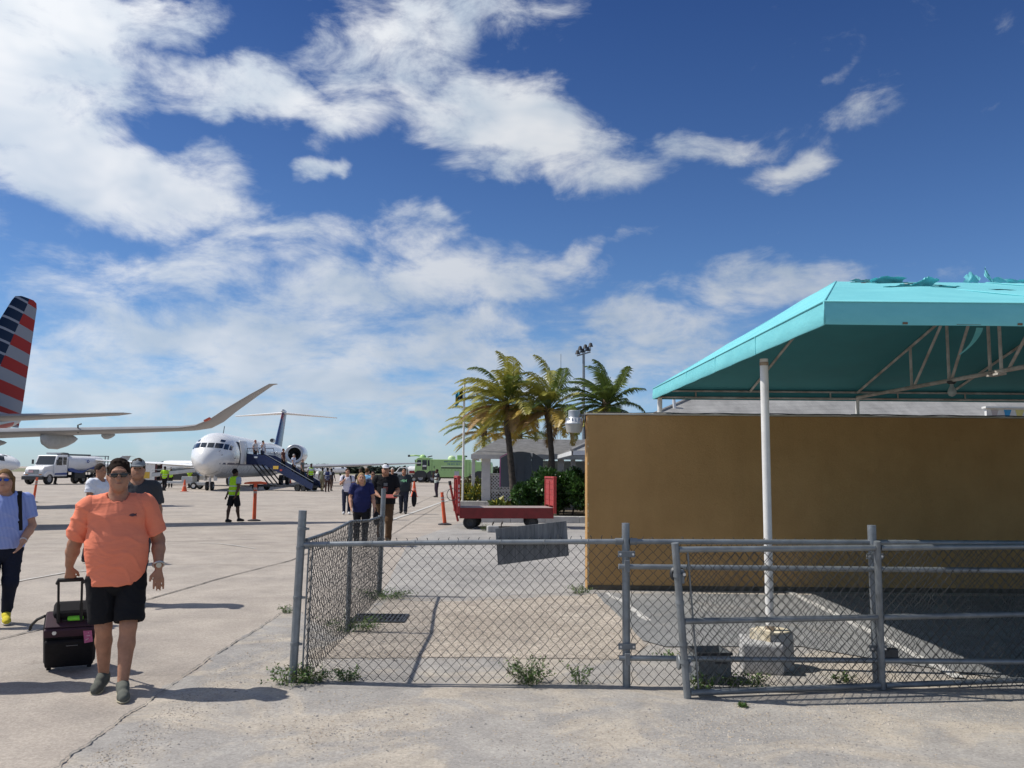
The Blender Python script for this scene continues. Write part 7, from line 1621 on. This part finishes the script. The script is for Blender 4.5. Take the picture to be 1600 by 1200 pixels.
bm_, bq = person(at(600, 848), R(8), 'man in black polo and white cap reading papers behind the fence post', walk(1, .12, head=(.0, -.06, 1.61), EL=(.27, -.02, 1.14), WL=(.20, -.27, 1.05), ER=(-.27, -.02, 1.14), WR=(-.14, -.24, 1.04)), 1.82, .012, 3, (.013, .013, .015), (.11, .065, .035), (.05, .04, .03), bulk=1.35, belly=.4, cap=(.66, .67, .70), sleeve=.8, group=TG)
decal(child(bm_, 'shirt'), [(-.05, 1.28), (.06, 1.28), (.06, 1.14), (-.05, 1.14)], mat('print_red', (.16, .05, .04), .8)); decal(child(bm_, 'shirt'), [(-.04, 1.37), (.05, 1.37), (.05, 1.30), (-.04, 1.30)], mat('print_grey', (.16, .16, .16), .8))
decal(child(bm_, 'cap'), [(-.04, 1.73), (.04, 1.73), (.045, 1.69), (-.045, 1.69)], mat('cap_badge', (.02, .025, .05), .8))
pp_ = empty('papers', at(600, 848), R(8)); box('booklet', mat('red_booklet', (.28, .06, .05), .6), (.14, -.37, 1.07), (.30, .20, .02), pp_, rot=(R(20), 0, R(-8)), bevel=.004); box('phone', M_BLACK, (.27, -.40, 1.085), (.16, .10, .016), pp_, rot=(R(20), 0, R(10)), bevel=.004); tag(pp_, 'red booklet and black case held by the man in the black polo', 'booklet')
gm, gq = person(at(630, 803), R(4), 'man in dark T-shirt with light green fish print carrying a black bag', walk(1, .16), 1.74, .014, 3, (.035, .045, .052), (.03, .035, .05), (.03, .03, .03), bulk=1.38, belly=.4, hair=(.03, .025, .02), sleeve=.8, group=TG)
decal(child(gm, 'shirt'), fish(0, 1.25, .25), mat('print_lime', (.30, .68, .36), .8))
gb = empty('garment_bag', at(630, 803), R(4)); s_ = SDF(.02); s_.ell((.40, .0, .56), (.10, .16, .30), .02); sobj('bag_body', [s_], M_CASE, gb); MB().tube([(.36, 0, .82), (.28, -.05, .9), (.40, .05, .82)], .015, 5).build('bag_strap', M_CASE, gb); tag(gb, 'long black bag hanging from the hand of the man with the fish print', 'bag')
person(at(572, 801), R(160), 'person in light blue shirt seen between the blonde woman and the black polo', walk(1), 1.72, .016, 0, (.20, .45, .70), (.04, .04, .05), sleeve=.7, hair=(.10, .06, .03), group=TG)
person(at(581, 812), R(10), 'person in dark top and sunglasses half hidden by the man in the black polo', walk(1), 1.62, .016, 3, (.04, .05, .09), (.04, .04, .05), glasses=M_LENS, hair=(.03, .02, .02), group=TG)
person(at(612, 787), R(5), 'white haired man in black shirt and tan trousers behind the white cap', walk(1), 1.76, .018, 3, (.014, .014, .016), (.16, .10, .06), hair=(.55, .53, .5), fr=.013, bulk=1.15, group=TG)
person(at(562, 790), R(0), 'distant person in black left of the light blue shirt', walk(1), 1.72, .02, 2, (.02, .02, .025), (.03, .03, .035), fr=.014, face=False, group=TG)
v1, q1 = person(at(682, 777), R(-60), 'ramp worker in dark uniform with pale vest standing right of the white line', dict(ER=(-.26, -.12, 1.22), WR=(-.14, -.18, 1.42), EL=(.24, -.05, 1.14), WL=(.16, -.2, 1.1)), 1.72, .018, 2, (.03, .03, .05), (.035, .025, .04), fr=.013, vest=(.40, .46, .44), hair=(.03, .01, .01), bulk=1.05, group='ramp staff')
person(at(256, 767), R(185), 'worker in lime vest and black trousers walking away by the belt loader', walk(1, .15), 1.76, .02, 2, (.35, .55, .06), (.015, .015, .018), fr=.014, vest=M_LIMEV, hair=(.012, .01, .01), sleeve=.75, face=False, group='ramp staff')
person(gp(267, 70), R(20), 'worker in lime vest standing behind the belt loader', None, 1.7, .022, 2, (.40, .6, .05), (.02, .02, .02), fr=.015, vest=M_LIMEV, face=False, group='ramp staff')
person(gp(297, 69), R(-20), 'worker in dark clothes with lime vest bending by the airliner nose', dict(head=(0, -.2, 1.52), chest=(0, -.1, 1.22), neck=(0, -.14, 1.40), SL=(.18, -.1, 1.34), SR=(-.18, -.1, 1.34)), 1.7, .022, 2, (.40, .6, .05), (.02, .02, .02), fr=.015, face=False, group='ramp staff')
person(at(86, 757), R(100), 'worker with lime vest beside the fuel truck', None, 1.75, .022, 2, (.02, .02, .02), (.02, .02, .02), fr=.015, vest=M_LIMEV, face=False, hair=(.01, .01, .01), group='ramp staff')
# on and around the boarding stairs
SG = 'people on the boarding stairs'
def stair_pt(t): 
    x = PLn + run * t if t >= 0 else PLn * (1 + t); z = PZ * (1 - (math.floor(t * NS) + .5) / NS) if t >= 0 else PZ - .01
    v = Matrix.Rotation(srz, 3, 'Z') @ Vector((x, 0, 0)); return Vector((st0.x + v.x, st0.y + v.y, z))
far = dict(vox=.022, fr=.015, face=False)
person(stair_pt(-.42), R(60), 'person in white shirt and dark trousers at the top of the stairs', dict(ER=(-.24, -.1, 1.2), WR=(-.1, -.16, 1.42)), 1.65, skin=3, shirt=(.72, .72, .75), pants=(.02, .02, .025), hair=(.02, .015, .01), group=SG, **far)
person(stair_pt(-.86), R(70), 'crew member in pale shirt just inside the open aircraft door', None, 1.7, skin=0, shirt=(.62, .60, .60), pants=(.03, .03, .04), hair=(.3, .08, .05), group=SG, **far)
person(stair_pt(.28), R(75), 'person with bare arms and black trousers highest on the steps', walk(1, .1), 1.7, skin=3, shirt=(.10, .045, .04), pants=(.012, .012, .015), hair=(.05, .02, .015), group=SG, **far)
person(stair_pt(.50), R(75), 'person in white shirt midway down the steps', walk(1, .1), 1.68, skin=0, shirt=(.62, .65, .75), pants=(.02, .02, .03), hair=(.4, .38, .36), group=SG, **far)
person(stair_pt(.68), R(75), 'person in grey shirt low on the steps', walk(1, .1), 1.74, skin=0, shirt=(.14, .14, .14), pants=(.03, .03, .03), hair=(.25, .22, .2), group=SG, **far)
person(stair_pt(.86), R(20), 'worker in lime vest near the foot of the steps', walk(1, .1), 1.76, skin=2, shirt=(.5, .55, .6), pants=(.02, .02, .02), hair=(.012, .01, .01), vest=M_LIMEV, group=SG, **far)
person(at(503, 768), R(170), 'man in khaki with white cap at the foot of the stairs', walk(1, .12), 1.78, skin=2, shirt=(.18, .19, .13), pants=(.20, .17, .11), hair=(.02, .02, .02), cap=(.7, .7, .7), group=SG, **far)
person(at(511, 769), R(185), 'worker in navy with white crossed straps at the foot of the stairs', walk(-1, .1), 1.74, skin=2, shirt=(.55, .57, .60), pants=(.07, .04, .035), hair=(.012, .01, .01), vest=(.03, .04, .12), group=SG, **far)
person(at(517, 767), R(160), 'dark clothed person rightmost in the group at the stairs', walk(1, .14), 1.72, skin=2, shirt=(.05, .05, .06), pants=(.09, .06, .05), hair=(.012, .01, .01), group=SG, **far)
# someone just out of view at the left whose shadow falls across the apron by the suitcase
person(Vector((-4.55, G(80, 1076).y + .1, 0)), R(25), 'walker just beyond the left edge whose shadow reaches the orange shirted man', walk(1), 1.76, .02, 0, (.2, .2, .22), (.05, .05, .06), fr=.014, face=False, bulk=1.15, group=TG)
